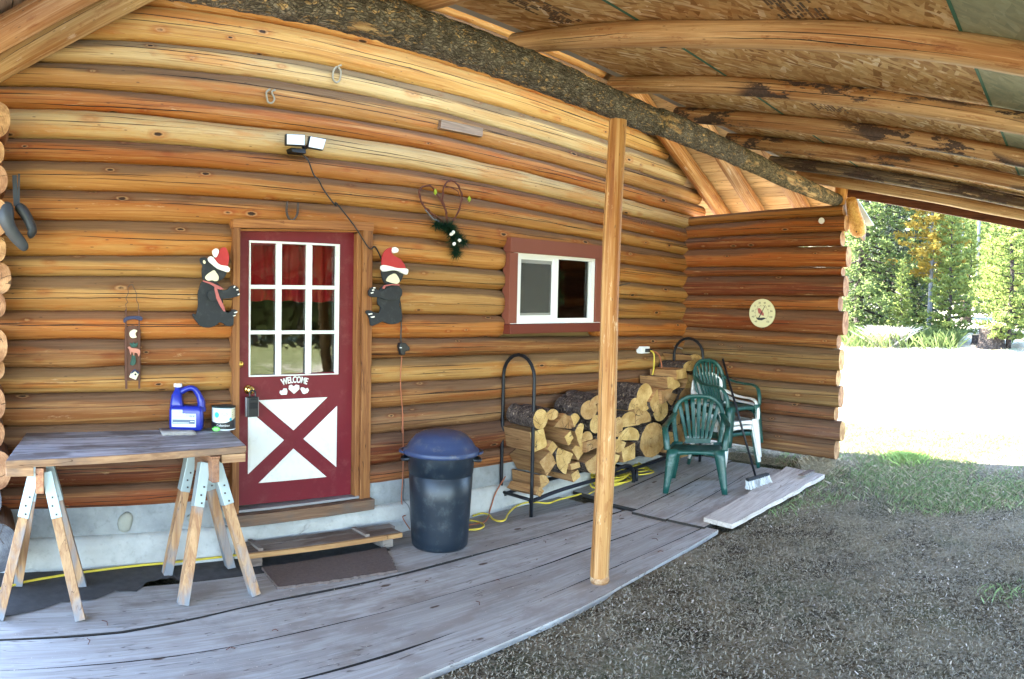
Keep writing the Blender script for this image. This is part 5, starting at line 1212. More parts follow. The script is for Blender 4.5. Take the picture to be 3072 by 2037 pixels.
b = MB(); b.add([(-0.0212, y, z) for y, z in [(0.06, 0.055), (0.03, 0.06), (0.0, 0.03), (-0.025, 0.0), (-0.03, -0.03), (0.0, -0.025), (0.02, -0.01), (0.045, 0.0)]], [tuple(range(8))], 0); b.build('printed_picture', M['pink_print'], th)
b = MB(); b.add([(-0.0214, y, z) for y, z in [(0.075, -0.05), (0.03, -0.055), (-0.03, -0.05), (-0.06, -0.06), (0.0, -0.085), (0.05, -0.08)]], [tuple(range(6))], 0); b.build('printed_picture', M['leather'], th)
b = MB(); b.bar((-0.025, 0.035, -0.055), (-0.025, -0.045, 0.095), 0.011, 0.003, (0, 1, 0.5), ends=(0.004, 0.003)); b.build('needle', M['black_plastic'], th)
b = MB(); disc_x(b, 0.035, -0.012, 0.0, 20)
o = b.build('white_disc', M['vinyl']); o.location = (7.39, -1.85, 2.955); tag(o, 'small round white disc nailed near the top of the wing wall', 'disc')

# ------------------------------------------------------------------ sawhorses and table
def sawhorse(loc, label, xf=0.2):
    t = thing('sawhorse', label, 'sawhorse', loc, group='sawhorses under the old tabletop')
    b = MB(); b.box((-0.024, -0.32, 0.712), (0.024, 0.33, 0.862)); b.build('beam', M['sawb'], t, bevel=0.004)
    for sy in (-1, 1):
        for sx in (-1, 1):
            if sy < 0: top, foot = Vector((sx * 0.040, -0.20, 0.79)), Vector((sx * 0.235, -0.40, 0.0))
            else: top, foot = Vector((sx * 0.036, 0.09, 0.81)), Vector((0.255 if sx > 0 else -xf, 0.10, 0.0))
            b = MB(); b.bar(foot, top, 0.060, 0.075, (1, 0, 0)); b.v = [Vector((p.x, p.y, max(p.z, 0.002))) for p in b.v]
            leg = b.build('leg', M['sawh'], t, bevel=0.003)
            a = foot + (top - foot) * 0.70; e = foot + (top - foot) * 1.03
            off = Vector((sx * 0.002, 0, 0))
            k = MB(); k.bar(a + off, e + off, 0.067, 0.082, (1, 0, 0)); br = k.build('bracket', M['steel'], leg, bevel=0.004)
            for f_, w_2 in ((0.74, 0.02), (0.80, -0.018), (0.86, 0.02)):
                p = foot + (top - foot) * f_; k = MB(); k.bar((p.x + w_2 * 0.3, p.y - 0.050, p.z), (p.x + w_2 * 0.3, p.y - 0.045, p.z), 0.010, 0.010, (1, 0, 0)); k.build('screw', M['iron'], leg)
    return t
s1_ = sawhorse((0.36, -0.435, 0.0), 'left sawhorse with grey weathered feet standing on bare soil', 0.16)
s1_.rotation_euler = (0, 0, radians(-7))
s2 = sawhorse((1.415, -0.385, 0.0), 'right sawhorse beside the door with orange legs')
tb = thing('tabletop', 'grey weathered plank tabletop lying on two sawhorses', 'table')
zt = lambda y: 0.918 + (y + 0.75) * 0.045
def tquad(b, pts, th_, mi=0, tint=None, dz=0.0):
    vs = [(x, y, zt(y) + dz) for x, y in pts] + [(x, y, zt(y) + dz - th_) for x, y in pts]
    n = len(pts); b.add(vs, [tuple(range(n)), tuple(reversed(range(n, 2 * n)))] + [(k, n + k, n + (k + 1) % n, (k + 1) % n) for k in range(n)][::1], mi, tint)
# outline corners: front left/right, back right/left
F0, F1, B1, B0 = Vector((0.121, -0.79)), Vector((1.634, -0.665)), Vector((1.70, -0.085)), Vector((0.29, -0.05))
nb = 4
for i in range(nb):
    a0, a1 = i / nb, (i + 1) / nb - 0.006
    p = [F0.lerp(B0, a0), F1.lerp(B1, a0), F1.lerp(B1, a1), F0.lerp(B0, a1)]
    if i == 0: p = [F0.lerp(B0, 0.03), F1.lerp(B1, 0.03), F1.lerp(B1, a1), F0.lerp(B0, a1)]
    b = MB(); tquad(b, [(q.x, q.y) for q in p], 0.03, tint=(0.9, 0.35, 0.6, 0.1)[i], dz=0.001 * (i % 2)); b.build('plank', M['tabletop'], tb, bevel=0.002)
b = MB(); p = [F0, F1, F1.lerp(B1, 0.028), F0.lerp(B0, 0.028)]; tquad(b, [(q.x, q.y) for q in p], 0.042); b.build('edge_board', M['tableedge'], tb, bevel=0.003)
for (xa, xb, lab) in ((0.125, 0.285, 0), (1.47, 1.632, 1)):
    b = MB(); yy = -0.77 + (xa - 0.12) * 0.083
    b.box((xa, yy, zt(-0.75) - 0.098), (xb, yy + 0.05, zt(-0.75) - 0.0445)); b.build('cleat', M['tableedge'], tb, bevel=0.003)
for x in (0.345, 1.415):
    b = MB(); b.box((x - 0.03, -0.70, 0.8625), (x + 0.03, -0.1, 0.874)); b.build('batten', M['sawb'], tb)
# jug
jx, jy = 1.425, -0.10; zj = zt(jy) + 0.002
jug = thing('oil_jug', 'royal blue plastic oil jug with white cap and grey label', 'jug', (jx - 0.02, jy, zj), rz=-0.38)
jug.scale = (1.15, 1.12, 0.94)
b = MB()
# body: rounded-rect sections stacked, then a handle loop cut by building it as ribs
def rrect(w, dpt, r, z, cx=0.0, n=5):
    out = []
    for (sx, sy, a0) in ((1, 1, 0), (-1, 1, 90), (-1, -1, 180), (1, -1, 270)):
        for k in range(n):
            a = radians(a0 + 90 * k / (n - 1)); out.append((cx + sx * (w / 2 - r) + r * cos(a), sy * (dpt / 2 - r) + r * sin(a), z))
    return out
def loft(mb, rings, mi=0, smooth=True):
    n = len(rings[0]); vs = [p for r in rings for p in r]
    fs = [(i * n + k, i * n + (k + 1) % n, (i + 1) * n + (k + 1) % n, (i + 1) * n + k) for i in range(len(rings) - 1) for k in range(n)]
    fs += [tuple(reversed(range(n))), tuple((len(rings) - 1) * n + k for k in range(n))]
    return mb.add(vs, fs, mi, None, smooth)
loft(b, [rrect(0.17, 0.115, 0.02, 0.0), rrect(0.20, 0.135, 0.025, 0.012), rrect(0.205, 0.14, 0.025, 0.05), rrect(0.205, 0.14, 0.025, 0.14), rrect(0.20, 0.135, 0.025, 0.165), rrect(0.185, 0.12, 0.03, 0.18)])
loft(b, [rrect(0.090, 0.12, 0.02, 0.15, -0.055), rrect(0.075, 0.11, 0.02, 0.20, -0.060), rrect(0.060, 0.095, 0.02, 0.26, -0.060), rrect(0.042, 0.05, 0.018, 0.295, -0.055), rrect(0.038, 0.038, 0.018, 0.305, -0.055), rrect(0.038, 0.038, 0.018, 0.318, -0.055)])
b.tube(smooth_path([(-0.06, 0, 0.265), (-0.03, 0, 0.285), (0.0, 0, 0.305), (0.035, 0, 0.310), (0.06, 0, 0.285), (0.085, 0, 0.225), (0.09, 0, 0.17), (0.088, 0, 0.14)], 4), [0.022] * 8 + [0.021] * 12 + [0.025] * 5 + [0.03] * 4, 12, flat=0.95)
b.build('body', M['jug'], jug, bevel=0.0)
b = MB(); b.lathe([(0.001, 0), (0.026, 0), (0.026, 0.022), (0.023, 0.026), (0.001, 0.026)], (-0.055, 0, 0.317), 20); b.build('cap', M['vinyl'], jug, bevel=0.002)
b = MB(); b.box((-0.085, -0.0725, 0.03), (0.062, -0.0705, 0.13)); b.box((-0.085, -0.0725, 0.1302), (-0.02, -0.0705, 0.158)); lb = b.build('label', M['label_grey'], jug)
b = MB(); b.box((-0.080, -0.0735, 0.055), (0.055, -0.0727, 0.085)); b.build('label_band', M['label_dark'], lb)
b = MB(); b.box((-0.080, -0.0737, 0.090), (0.055, -0.0727, 0.097)); b.box((-0.080, -0.0737, 0.034), (0.055, -0.0727, 0.049)); b.box((-0.076, -0.0741, 0.06), (0.02, -0.0737, 0.063)); b.box((0.028, -0.0741, 0.072), (0.052, -0.0737, 0.075)); b.build('label_band', M['vinyl'], lb)
for t, x, z, s_ in (('VISS', -0.060, 0.142, 0.017), ('EXTREME', -0.042, 0.122, 0.019), ('10W-30', 0.036, 0.112, 0.010)):
    o = text_mesh(t, s_, M['vinyl'] if s_ > 0.015 else M['black_plastic'], 'lettering', lb, 0.0004, 0.0004); o.rotation_euler = (pi / 2, 0, 0); o.location = (x, -0.0733, z)
# coffee can
can = thing('coffee_can', 'black and white coffee can standing against the door trim', 'can', (1.665, -0.14, zt(-0.14) + 0.002), rz=-0.3)
R_ = 0.083
def arcstrip(mb, r, a0, a1, zlo, zhi, n=16, th=0.0006):
    vs = []
    for k in range(n + 1):
        t = k / n; a = radians(a0 + (a1 - a0) * t); zl, zh = (zlo(t) if callable(zlo) else zlo), (zhi(t) if callable(zhi) else zhi)
        vs += [(r * sin(a), -r * cos(a), zl), (r * sin(a), -r * cos(a), zh)]
    mb.add(vs, [(2 * k, 2 * k + 2, 2 * k + 3, 2 * k + 1) for k in range(n)], 0, 0.5, True); return mb
b = MB(); b.lathe([(0.001, 0), (R_, 0), (R_ + 0.002, 0.003), (R_, 0.006), (R_, 0.152), (R_ + 0.001, 0.155), (0.001, 0.155)], (0, 0, 0), 40); b.build('can_body', M['can_white'], can)
b = MB(); b.lathe([(0.001, 0), (R_ + 0.003, 0), (R_ + 0.003, 0.008), (R_ - 0.004, 0.010), (0.001, 0.007)], (0, 0, 0.155), 40); b.build('lid', plain('dark_green_lid', (0.02, 0.045, 0.05), 0.5), can)
b = MB(); arcstrip(b, R_ + 0.0012, -100, 100, 0.008, lambda t: 0.052 + 0.03 * max(0, (t - 0.55)) ** 1.0 * 2 + 0.012 * abs(t - 0.35) * 2, 30); b.build('black_band', M['can_black'], can)
b = MB(); arcstrip(b, R_ + 0.0009, 38, 100, 0.075, 0.15, 12); b.build('cream_panel', M['can_cream'], can)
b = MB(); random.seed(9)
for k in range(26):
    a = radians(random.uniform(42, 80)); z = random.uniform(0.095, 0.145); r = R_ + 0.0016; s_ = 0.0022
    b.add([(r * sin(a - 0.03), -r * cos(a - 0.03), z), (r * sin(a), -r * cos(a), z - s_), (r * sin(a + 0.03), -r * cos(a + 0.03), z), (r * sin(a), -r * cos(a), z + s_)], [(0, 1, 2, 3)])
b.build('bean_print', M['can_black'], can)
def disc_on(r, a0, z0, ra, rz_, mat, nm):
    b = MB(); b.add([(r * sin(radians(a0) + ra * cos(t) / R_), -r * cos(radians(a0) + ra * cos(t) / R_), z0 + rz_ * sin(t)) for t in [k * pi / 10 for k in range(20)]], [tuple(range(20))]); return b.build(nm, mat, can)
disc_on(R_ + 0.0016, -36, 0.108, 0.018, 0.020, M['teal'], 'round_badge'); disc_on(R_ + 0.0016, 0, 0.115, 0.028, 0.014, M['label_grey'], 'oval_badge'); disc_on(R_ + 0.0018, 34, 0.078, 0.011, 0.011, M['teal'], 'small_badge')
o = text_mesh('Colombian', 0.021, M['vinyl'], 'lettering', can, 0.0003, 0.0003)
for v in o.data.vertices:
    x, z = v.co.x - 0.006, v.co.y; a = x / R_; r = R_ + 0.0022 + abs(v.co.z); v.co = Vector((r * sin(a), -r * cos(a), 0.035 + z))
gs = thing('plastic_case', 'small bright lime green plastic case between jug and coffee can', 'case', (1.585, -0.215, zt(-0.21) + 0.001), rz=-0.35)
b = MB(); loft(b, [[(x, 0.0 + 0.09 * k, z) for x, z in [(0.024 * cos(t) * 1.1, 0.016 + 0.015 * sin(t)) for t in [q_ * pi / 8 for q_ in range(16)]]] for k in (0, 1)], smooth=True); b.build('case', M['lime'], gs, bevel=0.003)
b = MB(); b.box((-0.016, -0.003, 0.006), (0.016, 0.0, 0.026)); b.build('end_plate', plain('pale_lime_plastic', (0.25, 0.8, 0.2), 0.5), gs, bevel=0.002)
pa = thing('folded_newspaper', 'folded grey newspaper lying under the blue jug', 'newspaper', (1.31, -0.17, 0), rz=-0.12)
b = MB(); zz = zt(-0.16) + 0.0015
for k, (w, off) in enumerate(((0.15, 0.0), (0.145, 0.006), (0.135, -0.004))):
    vs = []
    for i in range(9):
        x = -0.11 + 0.23 * i / 8; wv = 0.004 * sin(i * 1.1 + k)
        for y in (-0.09, 0.09): vs.append((x + off, y * w / 0.15 - 0.02 + wv, zz - zt(-0.16) * 0 + 0.004 * k + 0.003 * abs(N1(x * 9, y * 7, k)) + (0.035 * (y) * 0.045 / 0.035)))
    b.add(vs, [(2 * i, 2 * i + 2, 2 * i + 3, 2 * i + 1) for i in range(8)], 0, 0.5, True)
o = b.build('sheet', M['paper'], pa); mo = o.modifiers.new('s', 'SOLIDIFY'); mo.thickness = 0.0025; mo.offset = 1

# ------------------------------------------------------------------ step, mat, bin
st = thing('door_step', 'low dark plank step lying in front of the door', 'step')
def skew(b):
    for v in b.v:
        t = (v.x - 1.75) / 1.25; v.y += -0.075 * t
    return b
b = MB(); b.box((1.76, -0.34, 0.085), (3.0, -0.205, 0.108)); o = skew(b).build('plank', M['step'], st, bevel=0.002)
b = MB(); b.box((1.79, -0.2, 0.085), (3.04, 0.0 - 0.115, 0.109)); skew(b).build('plank', M['step'], st, bevel=0.002)
b = MB(); b.box((1.762, -0.366, 0.072), (3.0, -0.342, 0.107)); skew(b).build('front_rail', M['stepedge'], st, bevel=0.002)
for x in (1.86, 2.70): b = MB(); b.box((x, -0.335, 0.1095), (x + 0.035, -0.125, 0.128)); skew(b).build('cleat', M['step'], st, bevel=0.002)
for x in (1.80, 2.85): b = MB(); b.box((x, -0.33, 0.001), (x + 0.09, -0.14, 0.0845)); skew(b).build('foot_block', M['step'], st)
mt = MB(); random.seed(4); n = 34; ptsm = []
c4 = [(1.86, -0.40), (2.86, -0.42), (2.67, -0.865), (1.82, -0.765)]
for a, c in zip(c4, c4[1:] + c4[:1]):
    for k in range(n): t = k / n; ptsm.append((a[0] + (c[0] - a[0]) * t + random.uniform(-.006, .006), a[1] + (c[1] - a[1]) * t + random.uniform(-.007, .007)))
m2 = len(ptsm); vs = [(x, y, 0.018) for x, y in ptsm] + [(x, y, 0.001) for x, y in ptsm]
mt.add(vs, [tuple(range(m2)), tuple(reversed(range(m2, 2 * m2)))] + [(k, m2 + k, m2 + (k + 1) % m2, (k + 1) % m2) for k in range(m2)], 0, 0.5)
tag(mt.build('door_mat', M['mat']), 'worn brown carpet mat with frayed edges in front of the step', 'mat')
bn = thing('trash_bin', 'tall dark teal trash bin with a domed blue lid', 'trash bin', (3.27, -0.555, 0.0))
b = MB(); b.lathe([(0.001, 0.003), (0.205, 0.003), (0.216, 0.02), (0.222, 0.08), (0.238, 0.38), (0.246, 0.55), (0.2385, 0.556), (0.2385, 0.562), (0.248, 0.568), (0.258, 0.69), (0.262, 0.715), (0.262, 0.74), (0.001, 0.73)], (0, 0, 0), 56); b.build('body', M['bin'], bn)
lid = MB(); lid.lathe([(0.262, 0.71), (0.288, 0.713), (0.292, 0.722), (0.291, 0.742), (0.285, 0.750), (0.268, 0.760), (0.250, 0.790), (0.235, 0.812), (0.224, 0.822), (0.216, 0.832), (0.20, 0.850), (0.16, 0.872), (0.10, 0.886), (0.001, 0.892)], (0, 0, 0), 64)
lo = lid.build('lid', M['binlid'], bn)
dx, dy = (0.794, -0.607)
for s_ in (-1, 1):
    b = MB(); c = Vector((s_ * dx * 0.282, s_ * dy * 0.282, 0.728)); t_ = Vector((-dy, dx, 0)); o2 = Vector((s_ * dx, s_ * dy, 0))
    b.tube(smooth_path([c - t_ * 0.085, c - t_ * 0.06 + o2 * 0.022, c + o2 * 0.032, c + t_ * 0.06 + o2 * 0.022, c + t_ * 0.085], 4), 0.013, 8, flat=0.8); b.build('handle', M['binlid'], lo)
    b = MB(); b.tube(smooth_path([c - t_ * 0.07 - Vector((0, 0, 0.05)) - o2 * 0.05, c - t_ * 0.05 + o2 * 0.012 - Vector((0, 0, 0.06)), c + t_ * 0.05 + o2 * 0.012 - Vector((0, 0, 0.06)), c + t_ * 0.07 - o2 * 0.05 - Vector((0, 0, 0.05))], 4), 0.013, 8); b.build('handle', M['bin'], bn)
# ------------------------------------------------------------------ firewood rack and split wood
rk = thing('firewood_rack', 'long black tube steel firewood rack with arched end hoops', 'rack')
def hoop(x, z0, top, y0=-0.46, y1=-0.06):
    b = MB(); r = (y1 - y0) / 2; cy = (y0 + y1) / 2
    pts = [(x, y0, z0)] + [(x, y0, z0 + (top - r - z0) * k / 4) for k in range(1, 5)] + [(x, cy - r * cos(a), top - r + r * sin(a)) for a in [pi * k / 10 for k in range(1, 10)]] + [(x, y1, top - r - (top - r - z0) * k / 4) for k in range(5)]
    b.tube(pts, 0.0165, 12); b.build('end_hoop', M['black_metal'], rk)
hoop(4.36, -0.02, 1.43); hoop(6.93, 0.10, 1.57, -0.62, -0.22)
for y in (-0.44, -0.10):
    b = MB(); b.tube(smooth_path([(4.36, y, 0.13), (4.8, y, 0.175), (5.6, y, 0.195), (5.9, y, 0.205), (6.2, y, 0.215), (6.93, y - 0.1, 0.30)], 5), 0.018, 10); b.build('base_rail', M['black_metal'], rk)
b = MB(); b.tube(smooth_path([(5.35, -0.46, 0.20), (5.62, -0.47, 0.26), (5.78, -0.47, 0.25), (5.86, -0.46, 0.15), (5.88, -0.45, 0.02)], 5), 0.02, 10); b.tube([(5.93, -0.45, 0.19), (5.93, -0.45, 0.03)], 0.02, 10); b.build('middle_leg', M['black_metal'], rk)
for x in (4.36, 5.9, 6.9): b = MB(); b.tube([(x, -0.44, 0.15 if x < 5 else 0.2), (x, -0.10, 0.15 if x < 5 else 0.2)], 0.016, 8); b.build('cross_bar', M['black_metal'], rk)
FIRE = [
(4.41,0.87,0.19,0.18,'round',0,'big bark log with a round pale end, topmost inside the near hoop'),
(4.57,0.90,0.15,0.10,'round',0,'small round log just right of the topmost log by the near hoop'),
(4.76,0.81,0.26,0.15,'wedge',20,'wedge with bright face, second from the near hoop in the top row'),
(4.88,0.82,0.13,0.13,'wedge',80,'narrow wedge tucked right of the bright wedge in the top row'),
(4.46,0.67,0.24,0.20,'square',12,'squarish barkless split under the round topmost log by the near hoop'),
(4.61,0.59,0.14,0.12,'square',40,'small split behind the squarish barkless split'),
(4.56,0.45,0.22,0.22,'diamond',0,'long diamond faced split at mid height by the near hoop'),
(4.53,0.29,0.13,0.13,'wedge',60,'dark bark wedge low down by the near hoop'),
(4.42,0.225,0.11,0.09,'square',50,'small brown split at the very bottom of the near hoop'),
(4.80,0.66,0.13,0.13,'diamond',5,'grey sided small diamond split in the second row'),
(4.95,0.67,0.13,0.22,'wedge',100,'upright bark wedge left of the rounded log end near the post'),
(4.78,0.45,0.24,0.26,'wedge',200,'large triangular split, third from the near hoop at mid height'),
(5.00,0.51,0.20,0.18,'diamond',20,'leaning kite shaped split left of the post at mid height'),
(4.90,0.385,0.15,0.06,'square',10,'thin flat offcut below the kite shaped split'),
(4.92,0.285,0.14,0.11,'square',25,'small blocky offcut resting on the rail left of the post'),
(5.07,0.90,0.25,0.18,'round',0,'thick purple-barked log with oval end, top row left of the post'),
(5.09,0.64,0.20,0.10,'half',90,'flat half log under the thick barked log left of the post'),
(5.14,0.55,0.17,0.11,'square',5,'squared split hidden partly by the left side of the post'),
(5.12,0.36,0.20,0.17,'wedge',240,'orange wedge low on the rail just left of the post'),
(5.25,0.74,0.21,0.18,'round',0,'round bark log mostly behind the post'),
(5.30,0.91,0.22,0.14,'wedge',30,'short wedge in the top row behind the post'),
(5.35,0.57,0.20,0.14,'wedge',140,'wedge at mid height behind the post'),
(5.33,0.40,0.20,0.15,'square',12,'squared split low behind the post'),
(5.53,0.69,0.17,0.20,'round',0,'round log peeking out on the right edge of the post'),
(5.57,0.51,0.26,0.17,'half',250,'half round split right of the post at mid height'),
(5.52,0.35,0.21,0.16,'wedge',300,'wedge low down right of the post'),
(5.77,0.74,0.38,0.15,'half',90,'wide half-moon log with bark top, right of the post in the second row'),
(6.00,0.76,0.32,0.17,'wedge',50,'pale fan shaped split above the large round log'),
(5.78,0.575,0.38,0.16,'half',80,'lens shaped half log directly under the wide half-moon log'),
(5.78,0.385,0.25,0.18,'square',8,'squared block on the rail left of the large round log'),
(6.18,0.475,0.48,0.37,'round',0,'very large round log end beside the green chair'),
(6.02,0.95,0.30,0.29,'round',0,'thick dark bark log lying on top, behind the bright upright slab'),
(6.16,0.90,0.20,0.27,'wedge',250,'bright upright slab beside the thick dark bark log on top'),
(6.33,0.94,0.23,0.15,'wedge',320,'orange wedge right of the bright upright slab'),
(6.36,0.78,0.30,0.24,'round',0,'oval log end directly above the very large round one'),
(6.59,1.05,0.29,0.18,'wedge',60,'long orange split with bright angled end, upper right'),
(6.54,0.90,0.24,0.16,'wedge',200,'dusky wedge under the long orange split'),
(6.69,1.17,0.24,0.12,'square',4,'flat squared split lying level near the top of the pile'),
(6.82,0.93,0.38,0.14,'half',90,'half round log end left of the stacked chairs'),
(6.92,1.07,0.30,0.16,'wedge',300,'shadowed wedge by the far chair back'),
(6.64,0.66,0.20,0.18,'half',180,'half log under the oval log end'),
(6.75,0.79,0.27,0.17,'round',0,'round log seen through the front chair backrest'),
(6.72,0.47,0.32,0.24,'round',0,'round log seen between the front chair arm and seat'),
(6.98,0.74,0.29,0.18,'half',60,'half log behind the far chair back'),
(7.00,0.54,0.29,0.20,'wedge',120,'wedge low behind the stacked chairs'),
(6.49,0.42,0.22,0.24,'half',10,'dark half log right of the very large round log'),
(6.90,1.25,0.30,0.12,'round',0,'thick bark covered log lying across the far top of the pile'),
(7.08,1.33,0.29,0.10,'wedge',70,'light smooth split topmost by the wall corner'),
(6.76,0.28,0.27,0.15,'half',90,'half log on the far rail behind the front chair'),
(5.22,0.99,0.30,0.09,'half',95,'loose bark plate lying on top left of the post'),
(5.82,0.90,0.22,0.12,'half',95,'dark bark covered log on top, right of the post'),
(7.16,1.23,0.22,0.12,'round',0,'small round log end beneath the far hoop'),
]
random.seed(31)
def firewood(x, z, w, h, kind, rot, label, i):
    b = MB(); L_ = random.uniform(0.34, 0.40); yf = -0.475 + random.uniform(-0.03, 0.04) - (0.03 if 'upright' in label else 0) + (0.05 if 'behind the bright' in label else 0); yb = min(yf + L_, -0.055)
    n = 20; rot = radians(rot); pts = []; bark = []
    if kind == 'round':
        pts = [(cos(2 * pi * k / 24), sin(2 * pi * k / 24)) for k in range(24)]; bark = [True] * 24
    elif kind == 'half':
        pts = [(cos(a), sin(a)) for a in [rot - pi / 2 + pi * k / 14 for k in range(15)]]; bark = [True] * 14 + [False]
    elif kind == 'wedge':
        sw_ = radians(random.uniform(70, 100)); pts = [(-0.9 * cos(rot), -0.9 * sin(rot))] + [(-0.9 * cos(rot) + 1.7 * cos(a), -0.9 * sin(rot) + 1.7 * sin(a)) for a in [rot - sw_ / 2 + sw_ * k / 9 for k in range(10)]]; bark = [False] + [True] * 9 + [False]
    elif kind == 'square':
        pts = [(sx * random.uniform(0.75, 1.05), sy * random.uniform(0.75, 1.05)) for sx, sy in ((-1, -1), (1, -1), (1, 1), (-1, 1))]
        pts = [(p[0] * cos(rot) - p[1] * sin(rot), p[0] * sin(rot) + p[1] * cos(rot)) for p in pts]; bark = [i % 3 == 0, False, False, False]
    else:
        pts = [(0, -1.1), (0.9, -0.1), (0.3, 1.05), (-0.8, 0.25)]; bark = [True, False, False, False]
    xs = [p[0] for p in pts]; zs_ = [p[1] for p in pts]
    pts = [((p[0] - (min(xs) + max(xs)) / 2) / (max(xs) - min(xs)) * w, (p[1] - (min(zs_) + max(zs_)) / 2) / (max(zs_) - min(zs_)) * h) for p in pts]
    # densify and rough up
    P, Bk = [], []
    for k in range(len(pts)):
        a, c = pts[k], pts[(k + 1) % len(pts)]; m = max(1, int(hypot(c[0] - a[0], c[1] - a[1]) / 0.022))
        for j in range(m): P.append((a[0] + (c[0] - a[0]) * j / m, a[1] + (c[1] - a[1]) * j / m)); Bk.append(bark[k])
    ny = 9; vs = []; m = len(P)
    for j in range(ny):
        t = j / (ny - 1)
        for k, (px, pz) in enumerate(P):
            amp = 0.010 if Bk[k] else 0.006
            q = 1 + (0.06 * N1(px * 9 + i, pz * 9, t * 2.4) + amp * 4 * N1(px * 40 + i * 3, pz * 40, t * 8))
            tw = 0.08 * sin(i * 1.7) * t
            vs.append((px * q + 0.02 * t * sin(i * 2.1), yf + (yb - yf) * t + (0.006 * N1(px * 30, pz * 30, i) if j == 0 else 0), pz * q + 0.015 * t * cos(i * 1.3) + px * tw))
    for j in range(ny - 1):
        for k in range(m):
            q = (j * m + k, (j + 1) * m + k, (j + 1) * m + (k + 1) % m, j * m + (k + 1) % m)
            b.f.append(q); b.mi.append(1 if Bk[k] else 2); b.sm.append(kind in ('round', 'half') and Bk[k])
    b.v = [Vector(p) for p in vs]; b.tint = [random.random()] * len(vs)
    base_ = len(b.v); c0 = Vector((0, yf + 0.002, 0)); ring = [Vector(vs[k]) for k in range(m)]
    b.add(ring + [c0], [(k, (k + 1) % m, m) for k in range(m)], 0, 0.5)
    b.add([Vector(vs[(ny - 1) * m + k]) for k in range(m)], [tuple(reversed(range(m)))], 0, 0.5)
    o = b.build('firewood_log', [M['fire_end_y'], M['fire_bark'], M['split']]); o.location = (x, 0, z)
    return tag(o, label, 'firewood', 'firewood stacked in the black rack')
M['fire_end_y'] = make_end('firewood_sawn_end', (0.40, 0.225, 0.075), (0.60, 0.385, 0.16), 60)
for nd_ in M['fire_end_y'].node_tree.nodes:      # rings run about local y
    if nd_.type == 'VECT_MATH' and nd_.operation == 'MULTIPLY' and tuple(nd_.inputs[1].default_value) == (0, 1, 1): nd_.inputs[1].default_value = (1, 0, 1)
for i, r in enumerate(FIRE):
    x, z, w, h, k, ro, lab = r
    sh = 0.0
    firewood(x, z + sh, w * 0.98, h * 1.01, k, ro, lab, i)

# ------------------------------------------------------------------ cords on the floor
def cord(pts, mat, label, r=0.0085, n=6, closed=False):
    b = MB(); b.tube(smooth_path(pts, n), r, 8); return tag(b.build('extension_cord', mat), label, 'cord')
cord([(-0.3, -0.52, 0.018), (0.09, -0.41, 0.018), (0.27, -0.30, 0.018), (0.62, -0.19, 0.018), (1.0, -0.135, 0.02), (1.28, -0.13, 0.02), (1.67, -0.125, 0.02), (1.9, -0.13, 0.02)], M['yellow_cord'], 'yellow cord running along the footing under the tabletop')
cord([(3.95, -0.15, 0.012), (4.06, -0.13, 0.012), (4.09, -0.2, 0.012), (4.03, -0.32, 0.012), (4.03, -0.40, 0.012), (4.10, -0.40, 0.012), (4.25, -0.28, 0.012), (4.45, -0.16, 0.012), (4.62, -0.12, 0.012), (4.72, -0.18, 0.012), (4.78, -0.27, 0.012), (4.94, -0.25, 0.012), (5.19, -0.25, 0.012), (5.45, -0.24, 0.012), (5.7, -0.28, 0.012)], M['yellow_cord'], 'long yellow cord looping from the bin and under the near rack hoop')
cord([(3.55, -0.30, 0.012), (3.66, -0.42, 0.012), (3.74, -0.46, 0.012), (3.83, -0.43, 0.012), (3.87, -0.36, 0.012), (3.86, -0.26, 0.012), (3.80, -0.2, 0.012), (3.6, -0.16, 0.012)], M['yellow_cord'], 'short yellow cord loop showing just right of the bin foot')
cord([(4.36, -0.115, 0.30), (4.24, -0.12, 0.17), (4.18, -0.13, 0.06), (4.15, -0.14, 0.014), (4.12, -0.17, 0.012), (4.04, -0.25, 0.012), (3.91, -0.34, 0.012), (3.77, -0.33, 0.012), (3.6, -0.3, 0.012)], M['orange_cord'], 'faded orange cord dropping from the rack to the floor beside the bin', 0.006)
random.seed(8); coil = []
for k in range(9):
    cx, cy = 5.78 + random.uniform(-0.08, 0.08), -0.25 + random.uniform(-0.05, 0.05); ra, rb = random.uniform(0.17, 0.30), random.uniform(0.10, 0.17)
    for j in range(9):
        a = 2 * pi * j / 9 + k * 0.5; coil.append((cx + ra * cos(a), cy + rb * sin(a), 0.05 + 0.008 * k + 0.05 * max(0, sin(a))))
cord([(5.3, -0.33, 0.02)] + coil, M['yellow_cord'], 'coiled bundle of yellow cord on the deck beneath the rack', 0.008, 4)
coil = []
for k in range(4):
    for j in range(8): a = 2 * pi * j / 8 + k; coil.append((6.15 + 0.06 * k + (0.17 - 0.02 * k) * cos(a), -0.33 + 0.08 * k + (0.13 - 0.01 * k) * sin(a), zf(6.3) + 0.03 + 0.006 * k))
cord(coil, M['yellow_cord'], 'loose yellow cord loops beside the front leg of the green chair', 0.008, 4)

